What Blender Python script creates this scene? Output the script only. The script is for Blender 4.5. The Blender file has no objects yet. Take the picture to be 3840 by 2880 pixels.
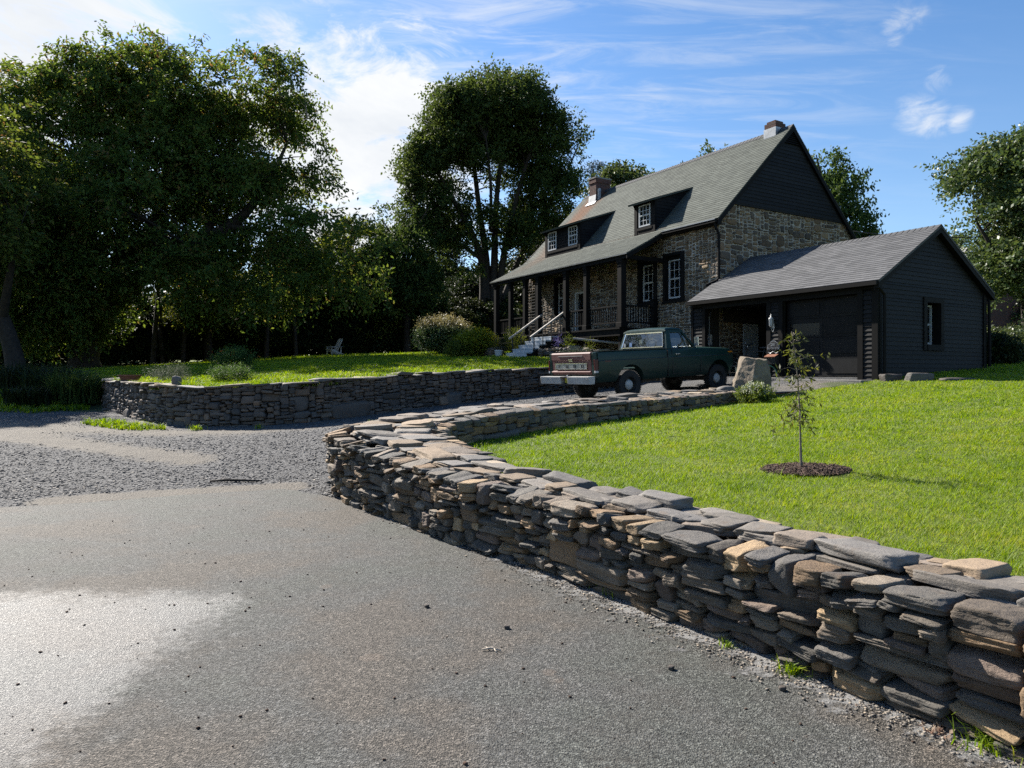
import bpy, bmesh, math, random
import numpy as np
from mathutils import Vector, Matrix
COL = bpy.context.scene.collection
SC = bpy.context.scene
rng = np.random.default_rng(11)
random.seed(5)
PI = math.pi

# ------------------------------------------------------------------ helpers
def tag(o, label=None, cat=None, group=None, kind=None):
    if label: o['label'] = label
    if cat: o['category'] = cat
    if group: o['group'] = group
    if kind: o['kind'] = kind
    return o

def thing(name, loc, label, cat, rz=0.0, group=None):
    o = bpy.data.objects.new(name, None); COL.objects.link(o)
    o.location = loc; o.rotation_euler = (0, 0, rz); o.empty_display_size = 0.2
    return tag(o, label, cat, group)

def link(name, me, mats, parent=None, loc=None):
    if not isinstance(mats, (list, tuple)): mats = [mats]
    if not me.materials:
        for m in mats: me.materials.append(m)
    o = bpy.data.objects.new(name, me); COL.objects.link(o)
    if parent is not None: o.parent = parent
    if loc is not None: o.location = loc
    return o

def np_mesh(name, V, F, smooth=False, mi=None, uv=None, attrs=None):
    """V (n,3); F (m,k) array, one polygon size"""
    V = np.asarray(V, dtype=np.float32); F = np.asarray(F, dtype=np.int32)
    me = bpy.data.meshes.new(name)
    me.vertices.add(len(V)); me.vertices.foreach_set('co', V.ravel())
    m, k = F.shape
    me.loops.add(m * k); me.loops.foreach_set('vertex_index', F.ravel())
    me.polygons.add(m)
    me.polygons.foreach_set('loop_start', np.arange(0, m * k, k, dtype=np.int32))
    try: me.polygons.foreach_set('loop_total', np.full(m, k, dtype=np.int32))
    except Exception: pass
    if smooth: me.polygons.foreach_set('use_smooth', np.ones(m, dtype=bool))
    if mi is not None: me.polygons.foreach_set('material_index', np.asarray(mi, dtype=np.int32))
    if uv is not None:
        l = me.uv_layers.new(name='UVMap'); l.data.foreach_set('uv', np.asarray(uv, dtype=np.float32).ravel())
    if attrs:
        for an, av in attrs.items():
            a = me.attributes.new(an, 'FLOAT', 'POINT'); a.data.foreach_set('value', np.asarray(av, dtype=np.float32))
    me.update(calc_edges=True); me.validate()
    return me

class MB:
    """collects boxes, prisms, tubes and turned shapes into one mesh"""
    def __init__(s): s.v = []; s.f = []; s.uv = {}
    def add(s, vs, fs):
        b = len(s.v); s.v += [tuple(p) for p in vs]; s.f += [tuple(b + i for i in f) for f in fs]
    def box(s, x0, x1, y0, y1, z0, z1):
        s.add([(x0,y0,z0),(x1,y0,z0),(x1,y1,z0),(x0,y1,z0),(x0,y0,z1),(x1,y0,z1),(x1,y1,z1),(x0,y1,z1)],
              [(0,3,2,1),(4,5,6,7),(0,1,5,4),(1,2,6,5),(2,3,7,6),(3,0,4,7)])
        return s
    def obox(s, c, ax, ay, az):
        c, ax, ay, az = map(Vector, (c, ax, ay, az))
        pts = [c + ax*i + ay*j + az*k for i, j, k in ((-1,-1,-1),(1,-1,-1),(1,1,-1),(-1,1,-1),(-1,-1,1),(1,-1,1),(1,1,1),(-1,1,1))]
        s.add(pts, [(0,3,2,1),(4,5,6,7),(0,1,5,4),(1,2,6,5),(2,3,7,6),(3,0,4,7)]); return s
    def bar(s, a, b, w, h=None, up=(0,0,1)):
        a, b = Vector(a), Vector(b); d = (b - a); L = d.length; d.normalize()
        r = d.cross(Vector(up))
        if r.length < 1e-4: r = d.cross(Vector((1,0,0)))
        r.normalize(); u = r.cross(d)
        return s.obox((a + b)/2, d*(L/2), r*(w/2), u*((h or w)/2))
    def hexa(s, b4, t4):
        s.add(list(b4) + list(t4), [(0,3,2,1),(4,5,6,7),(0,1,5,4),(1,2,6,5),(2,3,7,6),(3,0,4,7)]); return s
    def prism(s, poly, fn0, fn1):
        n = len(poly)
        s.add([fn0(*p) for p in poly] + [fn1(*p) for p in poly],
              [tuple(range(n-1,-1,-1)), tuple(range(n, 2*n))] + [(i, (i+1)%n, n+(i+1)%n, n+i) for i in range(n)]); return s
    def tube(s, pts, rad, n=6, cap=True):
        pts = [Vector(p) for p in pts]
        if not hasattr(rad, '__len__'): rad = [rad]*len(pts)
        rings = []; prev = None
        for i, p in enumerate(pts):
            d = (pts[min(i+1, len(pts)-1)] - pts[max(i-1, 0)])
            if d.length < 1e-9: d = Vector((0,0,1))
            d.normalize()
            if prev is None:
                r = d.orthogonal().normalized()
            else:
                r = prev - d*prev.dot(d)
                r = r.normalized() if r.length > 1e-6 else d.orthogonal().normalized()
            prev = r; u = d.cross(r)
            rings.append([p + (r*math.cos(2*PI*k/n) + u*math.sin(2*PI*k/n))*rad[i] for k in range(n)])
        vs = [q for rg in rings for q in rg]; fs = []
        for i in range(len(pts)-1):
            for k in range(n):
                fs.append((i*n+k, i*n+(k+1)%n, (i+1)*n+(k+1)%n, (i+1)*n+k))
        if cap: fs += [tuple(range(n-1,-1,-1)), tuple((len(pts)-1)*n+k for k in range(n))]
        s.add(vs, fs); return s
    def lathe(s, prof, n=20, M=None, close=False):
        """prof (r,z) turned about z"""
        M = M or Matrix(); vs = []; m = len(prof)
        for r, z in prof:
            for k in range(n): vs.append(M @ Vector((r*math.cos(2*PI*k/n), r*math.sin(2*PI*k/n), z)))
        fs = [(i*n+k, i*n+(k+1)%n, ((i+1)%m)*n+(k+1)%n, ((i+1)%m)*n+k) for i in range(m if close else m-1) for k in range(n)]
        if not close:
            if prof[0][0] > 1e-4: fs.append(tuple(range(n-1,-1,-1)))
            if prof[-1][0] > 1e-4: fs.append(tuple((m-1)*n+k for k in range(n)))
        s.add(vs, fs); return s
    def build(s, name, mat, parent=None, smooth=False, bevel=0, loc=None, bseg=2):
        me = bpy.data.meshes.new(name); me.from_pydata(s.v, [], s.f)
        if bevel:
            bm = bmesh.new(); bm.from_mesh(me)
            bmesh.ops.remove_doubles(bm, verts=bm.verts, dist=1e-5)
            es = [e for e in bm.edges if len(e.link_faces) == 2 and e.calc_face_angle(0) > 0.5]
            bmesh.ops.bevel(bm, geom=es, offset=bevel, segments=bseg, affect='EDGES', profile=0.6, clamp_overlap=True)
            bm.to_mesh(me); bm.free()
        if smooth: me.polygons.foreach_set('use_smooth', [True]*len(me.polygons))
        me.update()
        return link(name, me, mat, parent, loc)

def boolean(o, cutter, op='DIFFERENCE'):
    m = o.modifiers.new('cut', 'BOOLEAN'); m.object = cutter; m.operation = op; m.solver = 'EXACT'
    dg = bpy.context.evaluated_depsgraph_get(); dg.update()
    me = bpy.data.meshes.new_from_object(o.evaluated_get(dg))
    o.modifiers.clear(); mats = list(o.data.materials); o.data = me
    if not me.materials:
        for q in mats: me.materials.append(q)
    bpy.data.objects.remove(cutter)
    return o

def smooth_by_angle(o, ang=0.6):
    me = o.data
    me.polygons.foreach_set('use_smooth', [True]*len(me.polygons))
    try: me.set_sharp_from_angle(angle=ang)
    except Exception: pass

def text_mesh(txt, size, depth, align='CENTER'):
    cu = bpy.data.curves.new('lettering', 'FONT'); cu.body = txt; cu.size = size; cu.extrude = depth; cu.align_x = align
    cu.resolution_u = 2
    o = bpy.data.objects.new('lettering', cu); COL.objects.link(o)
    dg = bpy.context.evaluated_depsgraph_get(); dg.update()
    me = bpy.data.meshes.new_from_object(o.evaluated_get(dg))
    bpy.data.objects.remove(o); bpy.data.curves.remove(cu)
    return me

# ------------------------------------------------------------------ materials
def nd(nt, typ, ins=None, **props):
    n = nt.nodes.new(typ)
    for k, v in props.items(): setattr(n, k, v)
    for k, v in (ins or {}).items():
        s = n.inputs[k]
        if isinstance(v, bpy.types.NodeSocket): nt.links.new(v, s)
        else: s.default_value = v
    return n
def c4(c): return (c[0], c[1], c[2], 1.0)
def ramp(nt, fac, stops, interp='LINEAR'):
    n = nt.nodes.new('ShaderNodeValToRGB'); nt.links.new(fac, n.inputs[0]); cr = n.color_ramp; cr.interpolation = interp
    while len(cr.elements) < len(stops): cr.elements.new(0.5)
    for e, (p, c) in zip(cr.elements, stops):
        e.position = p; e.color = c4(c) if hasattr(c, '__len__') else (c, c, c, 1)
    return n.outputs[0]
def mix(nt, f, a, b, mode='MIX'):
    n = nt.nodes.new('ShaderNodeMix'); n.data_type = 'RGBA'; n.blend_type = mode
    for i, v in ((0, f), (6, a), (7, b)):
        s = n.inputs[i]
        if isinstance(v, bpy.types.NodeSocket): nt.links.new(v, s)
        else: s.default_value = c4(v) if hasattr(v, '__len__') else v
    return n.outputs[2]
def mth(nt, op, a, b=0.0, c=0.0, clamp=False):
    n = nt.nodes.new('ShaderNodeMath'); n.operation = op; n.use_clamp = clamp
    for i, v in enumerate((a, b, c)):
        if isinstance(v, bpy.types.NodeSocket): nt.links.new(v, n.inputs[i])
        else: n.inputs[i].default_value = v
    return n.outputs[0]
def smooth01(nt, v, lo, hi):
    return nd(nt, 'ShaderNodeMapRange', {'Value': v, 'From Min': lo, 'From Max': hi}, interpolation_type='SMOOTHSTEP').outputs[0]
def noise(nt, vec, scale, detail=4, rough=.55, dist=0.0, out='Fac'):
    return nd(nt, 'ShaderNodeTexNoise', {'Vector': vec, 'Scale': scale, 'Detail': detail, 'Roughness': rough, 'Distortion': dist}).outputs[out]
def objco(nt): return nd(nt, 'ShaderNodeTexCoord').outputs['Object']
def bump(nt, h, st=.5, dist=.02): return nd(nt, 'ShaderNodeBump', {'Height': h, 'Strength': st, 'Distance': dist}).outputs[0]
def material(name, fn):
    m = bpy.data.materials.new(name); m.use_nodes = True; nt = m.node_tree; nt.nodes.clear()
    out = nt.nodes.new('ShaderNodeOutputMaterial'); b = nt.nodes.new('ShaderNodeBsdfPrincipled')
    nt.links.new(b.outputs[0], out.inputs[0])
    fn(nt, b, out)
    return m
def setb(nt, b, **kw):
    for k, v in kw.items():
        s = b.inputs[k.replace('_', ' ')]
        if isinstance(v, bpy.types.NodeSocket): nt.links.new(v, s)
        else: s.default_value = c4(v) if (hasattr(v, '__len__') and len(v) == 3) else v
def paint(name, col, rough=.55, var=.25, scale=6, metal=0, bmp=.08, bscale=60, spec=.4, board=0):
    def fn(nt, b, o):
        co = objco(nt); f = noise(nt, co, scale, 6, .6); g = noise(nt, co, bscale, 3)
        lo = [c*(1-var) for c in col]; hi = [min(1, c*(1+var)) for c in col]
        base = ramp(nt, f, [(.3, lo), (.7, hi)])
        if board:   # each board weathers a little differently
            ri = nd(nt, 'ShaderNodeNewGeometry').outputs['Random Per Island']; v = mth(nt, 'MULTIPLY_ADD', ri, board*2, 1-board)
            base = mix(nt, 1.0, base, nd(nt, 'ShaderNodeCombineColor', {0: v, 1: v, 2: v}).outputs[0], 'MULTIPLY')
            st = noise(nt, nd(nt, 'ShaderNodeMapping', {'Vector': co, 'Scale': (3, 3, .6)}).outputs[0], 3, 6, .7); base = mix(nt, mth(nt, 'MULTIPLY', smooth01(nt, st, .52, .72), .45), base, [c*2.3 for c in col])
        setb(nt, b, Base_Color=base, Roughness=mth(nt, 'ADD', mth(nt, 'MULTIPLY', g, .2), rough-.1), Metallic=metal, Normal=bump(nt, g, bmp, .01))
        b.inputs['Specular IOR Level'].default_value = spec
    return material(name, fn)

def stone_mat(name, stops, bscale=25, bst=.6, rough=.8, warm=(1.12, .99, .84)):
    def fn(nt, b, o):
        r = nd(nt, 'ShaderNodeNewGeometry').outputs['Random Per Island']; co = objco(nt)
        base = ramp(nt, r, stops, 'CONSTANT')
        r2 = nd(nt, 'ShaderNodeTexWhiteNoise', {'W': r}, noise_dimensions='1D').outputs[0]
        f = noise(nt, co, 9, 6, .65, .4)
        v = mth(nt, 'ADD', mth(nt, 'MULTIPLY', r2, .65), mth(nt, 'MULTIPLY_ADD', f, .9, .22))
        base = mix(nt, 1.0, base, nd(nt, 'ShaderNodeCombineColor', {0: v, 1: v, 2: v}).outputs[0], 'MULTIPLY')
        # lichen and rust blotches
        l = smooth01(nt, noise(nt, co, 14, 5, .7), .63, .74)
        base = mix(nt, mth(nt, 'MULTIPLY', l, .3), base, (.19, .175, .145))
        q = smooth01(nt, noise(nt, co, 5.3, 4, .6), .58, .72)
        base = mix(nt, mth(nt, 'MULTIPLY', q, .4), base, (.10, .065, .037))
        base = mix(nt, 1.0, base, warm, 'MULTIPLY')
        h = mth(nt, 'ADD', noise(nt, nd(nt, 'ShaderNodeMapping', {'Vector': co, 'Scale': (1, 1, 2.2)}).outputs[0], bscale*.45, 8, .72, .3), mth(nt, 'MULTIPLY', noise(nt, co, bscale*3, 4, .6), .12))
        setb(nt, b, Base_Color=base, Roughness=rough, Normal=bump(nt, h, bst, .03))
    return material(name, fn)

M = {}
M['wall_stone'] = stone_mat('fieldstone', [(0,(.078,.079,.078)),(.16,(.105,.099,.09)),(.30,(.165,.122,.08)),(.42,(.084,.086,.089)),(.54,(.128,.113,.097)),(.64,(.178,.13,.082)),(.74,(.115,.095,.086)),(.84,(.16,.147,.128)),(.93,(.28,.22,.145))], 22, 1.0)
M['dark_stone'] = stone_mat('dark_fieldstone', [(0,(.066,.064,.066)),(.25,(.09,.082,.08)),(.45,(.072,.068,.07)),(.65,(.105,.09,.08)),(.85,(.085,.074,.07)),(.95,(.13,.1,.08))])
M['house_stone'] = stone_mat('house_stone', [(0,(.10,.073,.048)),(.2,(.07,.058,.046)),(.4,(.125,.093,.060)),(.55,(.06,.052,.044)),(.7,(.145,.11,.07)),(.85,(.085,.073,.06)),(.95,(.19,.15,.10))], 30, .6)
M['coping'] = stone_mat('flat_capstone', [(0,(.13,.122,.113)),(.25,(.155,.132,.112)),(.5,(.118,.116,.115)),(.7,(.19,.148,.105)),(.85,(.145,.138,.13)),(.94,(.27,.23,.18))], 20, .6, .8, (1.06, .99, .9))
M['core'] = paint('wall_fill', (.03,.028,.025), .95)  # fill coloured near-black so gaps between stones look deep in shade
def _mortar(nt, b, o):
    co = objco(nt); f = noise(nt, co, 3, 6, .65); g = noise(nt, co, 40, 6, .7)
    setb(nt, b, Base_Color=ramp(nt, f, [(.3,(.16,.138,.11)),(.5,(.28,.25,.205)),(.7,(.44,.41,.36))]), Roughness=.95, Normal=bump(nt, g, .7, .03))
M['mortar'] = material('lime_mortar', _mortar)
M['black_wood'] = paint('black_painted_wood', (.0072,.0074,.008), .65, .3, 3, 0, .15, 30, .2, .4)
M['black_trim'] = paint('black_trim_paint', (.0085,.008,.008), .65, .25, 4, 0, .1, 40, .1)
M['porch_wood'] = paint('dark_porch_paint', (.0075,.007,.007), .65, .25, 3, 0, .15, 30, .1)
M['white_wood'] = paint('white_painted_wood', (.46,.47,.48), .55, .12, 5)
M['grey_step'] = paint('grey_step_paint', (.36,.385,.41), .6, .15, 5)
M['rail_top'] = paint('worn_handrail', (.30,.27,.24), .6, .2, 8)
M['iron'] = paint('dark_iron', (.025,.025,.025), .5, .2, 8)
M['soffit'] = paint('porch_ceiling_paint', (.06,.06,.06), .7, .15, 3)
M['lead'] = paint('chimney_flashing', (.36,.37,.38), .45, .35, 3, .5)
M['pipe'] = paint('grey_pipe', (.16,.16,.16), .5)
M['metal'] = paint('dull_steel', (.34,.35,.36), .38, .12, 6, .9)
M['chrome'] = paint('chrome', (.75,.75,.74), .2, .06, 6, 1.0, .03)
M['concrete'] = paint('weathered_concrete', (.17,.162,.15), .9, .3, 4, 0, .5, 30)
M['terracotta'] = paint('terracotta', (.17,.07,.04), .8, .25, 9)
M['copper'] = paint('weathered_copper', (.20,.085,.05), .6, .3, 10, .3)
M['rubber'] = paint('tyre_rubber', (.018,.018,.018), .85, .2, 10)
M['white_steel'] = paint('aged_white_steel', (.36,.355,.34), .5, .2, 8)
M['black_plastic'] = paint('black_plastic', (.015,.015,.016), .5, .2, 8)
M['hose'] = paint('hose_vinyl', (.05,.16,.11), .4, .2, 12)
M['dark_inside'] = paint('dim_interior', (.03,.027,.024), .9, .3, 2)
M['white_plastic'] = paint('white_plastic', (.38,.38,.38), .5, .05, 4)
M['bluepot'] = paint('white_glazed_pot', (.38,.4,.43), .4, .1, 6)
M['trellis'] = paint('trellis_wood', (.05,.048,.045), .7, .2, 6)
M['letter'] = paint('black_lettering', (.012,.012,.015), .6, .1, 6)
M['pale_letter'] = paint('pewter_lettering', (.34,.35,.36), .4, .15, 8, .4)
M['orange_lens'] = paint('amber_lens', (.45,.15,.01), .25, .08, 8, 0, .02)
M['red_lens'] = paint('red_lens', (.055,.003,.004), .35, .15, 8, 0, .02, .2)
M['sticker'] = paint('blue_sticker', (.2,.3,.5), .5, .1, 8)
M['plate'] = paint('yellow_number_plate', (.5,.42,.05), .5, .2, 15)
M['mulch'] = paint('bark_mulch', (.06,.036,.025), .95, .5, 30, 0, 1.0, 60)
M['twig'] = paint('dry_twig', (.38,.33,.27), .9, .2, 20)
M['wire'] = paint('cable_jacket', (.03,.03,.03), .6, .1, 6)
def _brick(nt, b, o):
    co = nd(nt, 'ShaderNodeTexCoord').outputs['UV']
    t = nd(nt, 'ShaderNodeTexBrick', {'Vector': co, 'Color1': (.12,.042,.028,1), 'Color2': (.06,.025,.02,1), 'Mortar': (.11,.09,.08,1), 'Scale': 1.0, 'Mortar Size': .008, 'Brick Width': .21, 'Row Height': .07})
    setb(nt, b, Base_Color=mix(nt, .4, t.outputs[0], noise(nt, co, 6, 5, .6, 0, 'Color'), 'MULTIPLY'), Roughness=.9, Normal=bump(nt, t.outputs['Fac'], .5, -.01))
M['brick'] = material('chimney_brick', _brick)
def glass_mat(name, tint=(.01,.012,.014), trans=.35, rough=.03, refl=1.3):
    def fn(nt, b, o):
        nt.nodes.remove(b)
        g = nd(nt, 'ShaderNodeBsdfGlossy', {'Color': (1,1,1,1), 'Roughness': rough}); t = nd(nt, 'ShaderNodeBsdfTransparent', {'Color': (.8,.85,.85,1)})
        d = nd(nt, 'ShaderNodeBsdfDiffuse', {'Color': c4(tint)})
        wv = noise(nt, objco(nt), 2.5, 2, .5); nt.links.new(bump(nt, wv, .12, .05), g.inputs['Normal'])
        m1 = nd(nt, 'ShaderNodeMixShader', {0: trans}); nt.links.new(d.outputs[0], m1.inputs[1]); nt.links.new(t.outputs[0], m1.inputs[2])
        gm = nd(nt, 'ShaderNodeNewGeometry'); dt = nd(nt, 'ShaderNodeVectorMath', {0: gm.outputs['Normal'], 1: gm.outputs['Incoming']}, operation='DOT_PRODUCT').outputs['Value']
        f = mth(nt, 'MULTIPLY', mth(nt, 'MULTIPLY_ADD', mth(nt, 'POWER', mth(nt, 'SUBTRACT', 1.0, mth(nt, 'ABSOLUTE', dt), clamp=True), 5.0), .94, .06), refl, clamp=True)
        m2 = nd(nt, 'ShaderNodeMixShader', {0: f}); nt.links.new(m1.outputs[0], m2.inputs[1]); nt.links.new(g.outputs[0], m2.inputs[2])
        nt.links.new(m2.outputs[0], o.inputs[0])
    return material(name, fn)
M['glass'] = glass_mat('window_glass')
M['car_glass'] = glass_mat('truck_glass', (.012,.018,.018), .6, .03, 1.9)
M['dim_glass'] = glass_mat('dark_garage_glass', (.006,.007,.008), .1, .25, .3)  # darker glass with its sky reflection turned down

def shingle_mat(name, c1, c2, stain=False, spec=.5):
    def fn(nt, b, o):
        uv = nd(nt, 'ShaderNodeTexCoord').outputs['UV']; co = objco(nt)
        t = nd(nt, 'ShaderNodeTexBrick', {'Vector': uv, 'Color1': (0,0,0,1), 'Color2': (1,1,1,1), 'Mortar': (.0,.0,.0,1), 'Scale': 1.0, 'Mortar Size': .006, 'Brick Width': .30, 'Row Height': .14, 'Bias': 0.0}, offset=.37)
        f = mth(nt, 'ADD', mth(nt, 'MULTIPLY', nd(nt, 'ShaderNodeSeparateColor', {0: t.outputs[0]}).outputs[0], .6), mth(nt, 'MULTIPLY', noise(nt, uv, 1.3, 6, .65), .55))
        base = ramp(nt, f, [(.15, c1), (.85, c2)])
        gr = noise(nt, uv, 90, 3, .7); base = mix(nt, .35, base, ramp(nt, gr, [(.3, (.35,)*3), (.7, (1,)*3)]), 'MULTIPLY')
        if stain:
            sx = nd(nt, 'ShaderNodeSeparateXYZ', {0: co}).outputs
            w = noise(nt, co, 1.6, 4, .6)
            k = mth(nt, 'MULTIPLY', smooth01(nt, mth(nt, 'ABSOLUTE', mth(nt, 'ADD', mth(nt, 'SUBTRACT', sx[1], 10.95), mth(nt, 'MULTIPLY', mth(nt, 'SUBTRACT', w, .5), 1.2))), 1.15, .1), smooth01(nt, sx[0], -1.2, 3.9))
            k = mth(nt, 'MULTIPLY', k, smooth01(nt, noise(nt, nd(nt, 'ShaderNodeMapping', {'Vector': co, 'Scale': (.6, 5, .6)}).outputs[0], 1.5, 4, .6), .2, .5))
            base = mix(nt, mth(nt, 'MULTIPLY', k, .9), base, (.125,.05,.018))
        setb(nt, b, Base_Color=base, Roughness=.85, Normal=bump(nt, gr, .3, .01))
        b.inputs['Specular IOR Level'].default_value = spec
    return material(name, fn)
M['roof'] = shingle_mat('green_grey_shingle', (.056,.064,.055), (.102,.113,.097), True, .2)
M['garage_roof'] = shingle_mat('grey_shingle', (.075,.076,.079), (.132,.132,.135), False, .2)

def leaf_mat(name, stops, trans=.35, rough=.62, spec=.12):
    def fn(nt, b, o):
        r = nd(nt, 'ShaderNodeNewGeometry').outputs['Random Per Island']
        oi = nd(nt, 'ShaderNodeObjectInfo').outputs['Random']
        f = mth(nt, 'ADD', mth(nt, 'MULTIPLY', r, .75), mth(nt, 'MULTIPLY_ADD', noise(nt, objco(nt), .8, 4, .6), .8, -.18))
        base = ramp(nt, f, stops)
        base = nd(nt, 'ShaderNodeHueSaturation', {'Color': base, 'Hue': mth(nt, 'MULTIPLY_ADD', oi, .03, .485), 'Value': mth(nt, 'MULTIPLY_ADD', oi, .3, .85)}).outputs[0]
        setb(nt, b, Base_Color=base, Roughness=rough); b.inputs['Specular IOR Level'].default_value = spec
        tc = nd(nt, 'ShaderNodeHueSaturation', {'Color': base, 'Hue': .47, 'Saturation': 1.15, 'Value': 1.9}).outputs[0]
        t = nd(nt, 'ShaderNodeBsdfTranslucent', {'Color': tc})
        m = nd(nt, 'ShaderNodeMixShader', {0: trans}); nt.links.new(b.outputs[0], m.inputs[1]); nt.links.new(t.outputs[0], m.inputs[2])
        nt.links.new(m.outputs[0], o.inputs[0])
    return material(name, fn)
M['leaf_elder'] = leaf_mat('boxelder_leaf', [(.1,(.034,.058,.015)),(.5,(.055,.088,.021)),(.85,(.082,.118,.027)),(1,(.13,.09,.035))], .42)
M['leaf_maple'] = leaf_mat('maple_leaf', [(.1,(.026,.052,.017)),(.6,(.042,.076,.022)),(1,(.066,.104,.03))], .36)
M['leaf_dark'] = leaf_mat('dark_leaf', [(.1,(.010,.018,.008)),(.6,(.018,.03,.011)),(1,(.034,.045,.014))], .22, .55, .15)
M['leaf_lime'] = leaf_mat('bright_leaf', [(.1,(.045,.07,.016)),(.6,(.07,.10,.022)),(1,(.11,.14,.03))], .4)
M['leaf_gloss'] = leaf_mat('glossy_leaf', [(.1,(.03,.052,.018)),(.6,(.05,.078,.025)),(1,(.08,.105,.035))], .28, .45, .35)
M['needle'] = leaf_mat('blue_green_needles', [(.1,(.02,.035,.028)),(1,(.04,.06,.05))], .1)
M['leaf_tan'] = leaf_mat('russet_tipped_leaf', [(.1,(.05,.07,.025)),(.5,(.10,.09,.04)),(1,(.22,.14,.08))], .35)
M['leaf_gold'] = leaf_mat('golden_green_leaf', [(.1,(.08,.11,.015)),(.6,(.14,.165,.02)),(1,(.20,.19,.03))], .35)
M['leaf_white'] = leaf_mat('white_blossom', [(.1,(.26,.29,.2)),(1,(.44,.45,.38))], .3)
M['leaf_orange'] = leaf_mat('orange_blossom', [(.1,(.2,.055,.015)),(1,(.3,.1,.025))], .3)
M['leaf_purple'] = leaf_mat('lavender_blossom', [(.1,(.14,.1,.25)),(1,(.25,.2,.4))], .3)
M['leaf_sage'] = leaf_mat('grey_sage_leaf', [(.1,(.045,.06,.035)),(1,(.09,.105,.075))], .25)
M['dry_leaf'] = leaf_mat('dry_brown_leaf', [(.1,(.16,.11,.08)),(1,(.34,.26,.19))], .2)
M['leaf_sapling'] = leaf_mat('sapling_leaf', [(.1,(.04,.055,.016)),(.7,(.06,.08,.02)),(1,(.10,.115,.03))], .4, .55, .2)
M['bark'] = paint('grey_brown_bark', (.026,.021,.017), .9, .5, 8, 0, 1.0, 18)
M['bark_light'] = paint('young_bark', (.17,.14,.11), .8, .4, 20, 0, .5, 60)

def _grass(nt, b, o, dk=1.0):
    r = nd(nt, 'ShaderNodeNewGeometry').outputs['Random Per Island']; co = objco(nt)
    p = noise(nt, co, .55, 5, .6); p2 = noise(nt, co, 2.6, 4, .65)
    f = mth(nt, 'ADD', mth(nt, 'MULTIPLY_ADD', r, .5, -.42), mth(nt, 'ADD', mth(nt, 'MULTIPLY', p, .8), mth(nt, 'MULTIPLY', p2, .75)))
    base = ramp(nt, f, [(.2,(.05,.092,.009)),(.45,(.115,.185,.012)),(.7,(.19,.258,.017)),(.95,(.27,.275,.045))])
    setb(nt, b, Base_Color=base, Roughness=.55); b.inputs['Specular IOR Level'].default_value = .3
    tc = nd(nt, 'ShaderNodeHueSaturation', {'Color': base, 'Value': 1.7, 'Saturation': 1.1}).outputs[0]
    t = nd(nt, 'ShaderNodeBsdfTranslucent', {'Color': tc}); m = nd(nt, 'ShaderNodeMixShader', {0: .42})
    nt.links.new(b.outputs[0], m.inputs[1]); nt.links.new(t.outputs[0], m.inputs[2]); nt.links.new(m.outputs[0], o.inputs[0])
M['grass'] = material('grass_blade', _grass)
def _soil(nt, b, o):
    co = objco(nt); f = noise(nt, co, 1.2, 6, .65); g = noise(nt, co, 30, 6, .7)
    setb(nt, b, Base_Color=ramp(nt, mth(nt, 'ADD', mth(nt, 'MULTIPLY', f, .5), mth(nt, 'MULTIPLY', g, .5)), [(.3,(.06,.085,.010)),(.5,(.095,.125,.012)),(.7,(.12,.14,.022))]), Roughness=.95, Normal=bump(nt, g, .8, .04))
M['turf'] = material('turf_ground', _soil)
def _drive(nt, b, o):
    co = objco(nt); dirt = nd(nt, 'ShaderNodeAttribute', attribute_name='dirt').outputs['Fac']; gr = nd(nt, 'ShaderNodeAttribute', attribute_name='green').outputs['Fac']
    v = nd(nt, 'ShaderNodeTexVoronoi', {'Vector': nd(nt, 'ShaderNodeMapping', {'Vector': co, 'Scale': (34, 34, 34)}).outputs[0], 'Scale': 1.0})
    g = nd(nt, 'ShaderNodeSeparateColor', {0: v.outputs['Color']}).outputs[0]
    grav = ramp(nt, g, [(.0,(.038,.038,.04)),(.4,(.064,.064,.066)),(.8,(.09,.09,.091)),(.97,(.14,.136,.13))])
    n = noise(nt, co, 2.2, 6, .68); n2 = noise(nt, co, 45, 5, .7)
    dcol = ramp(nt, mth(nt, 'ADD', mth(nt, 'MULTIPLY', n, .6), mth(nt, 'MULTIPLY', n2, .4)), [(.35,(.095,.082,.066)),(.55,(.145,.126,.10)),(.72,(.20,.178,.145))])
    dm = mth(nt, 'MULTIPLY', smooth01(nt, mth(nt, 'ADD', dirt, mth(nt, 'MULTIPLY', mth(nt, 'SUBTRACT', noise(nt, co, 3, 7, .75), .5), 1.5)), .30, .85), .85)
    base = mix(nt, dm, grav, dcol)
    gm = smooth01(nt, mth(nt, 'ADD', gr, mth(nt, 'MULTIPLY', mth(nt, 'SUBTRACT', n, .5), .8)), .4, .6)
    base = mix(nt, gm, base, (.055,.07,.022))
    h = mth(nt, 'ADD', mth(nt, 'MULTIPLY', v.outputs['Distance'], -1.0), mth(nt, 'MULTIPLY', n2, .6))
    setb(nt, b, Base_Color=base, Roughness=.9, Normal=bump(nt, h, .9, .03))
M['drive'] = material('gravel_and_dirt', _drive)
M['pale_chips'] = stone_mat('pale_stone_chip', [(0,(.09,.09,.092)),(.3,(.14,.138,.135)),(.6,(.19,.187,.18)),(.9,(.27,.25,.22))], 60, .3)
M['chips'] = stone_mat('slate_chip', [(0,(.048,.048,.051)),(.3,(.07,.07,.073)),(.6,(.095,.094,.096)),(.85,(.125,.123,.122)),(.95,(.24,.22,.19))], 60, .3, .8, (1.03,1,.95))
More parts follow.
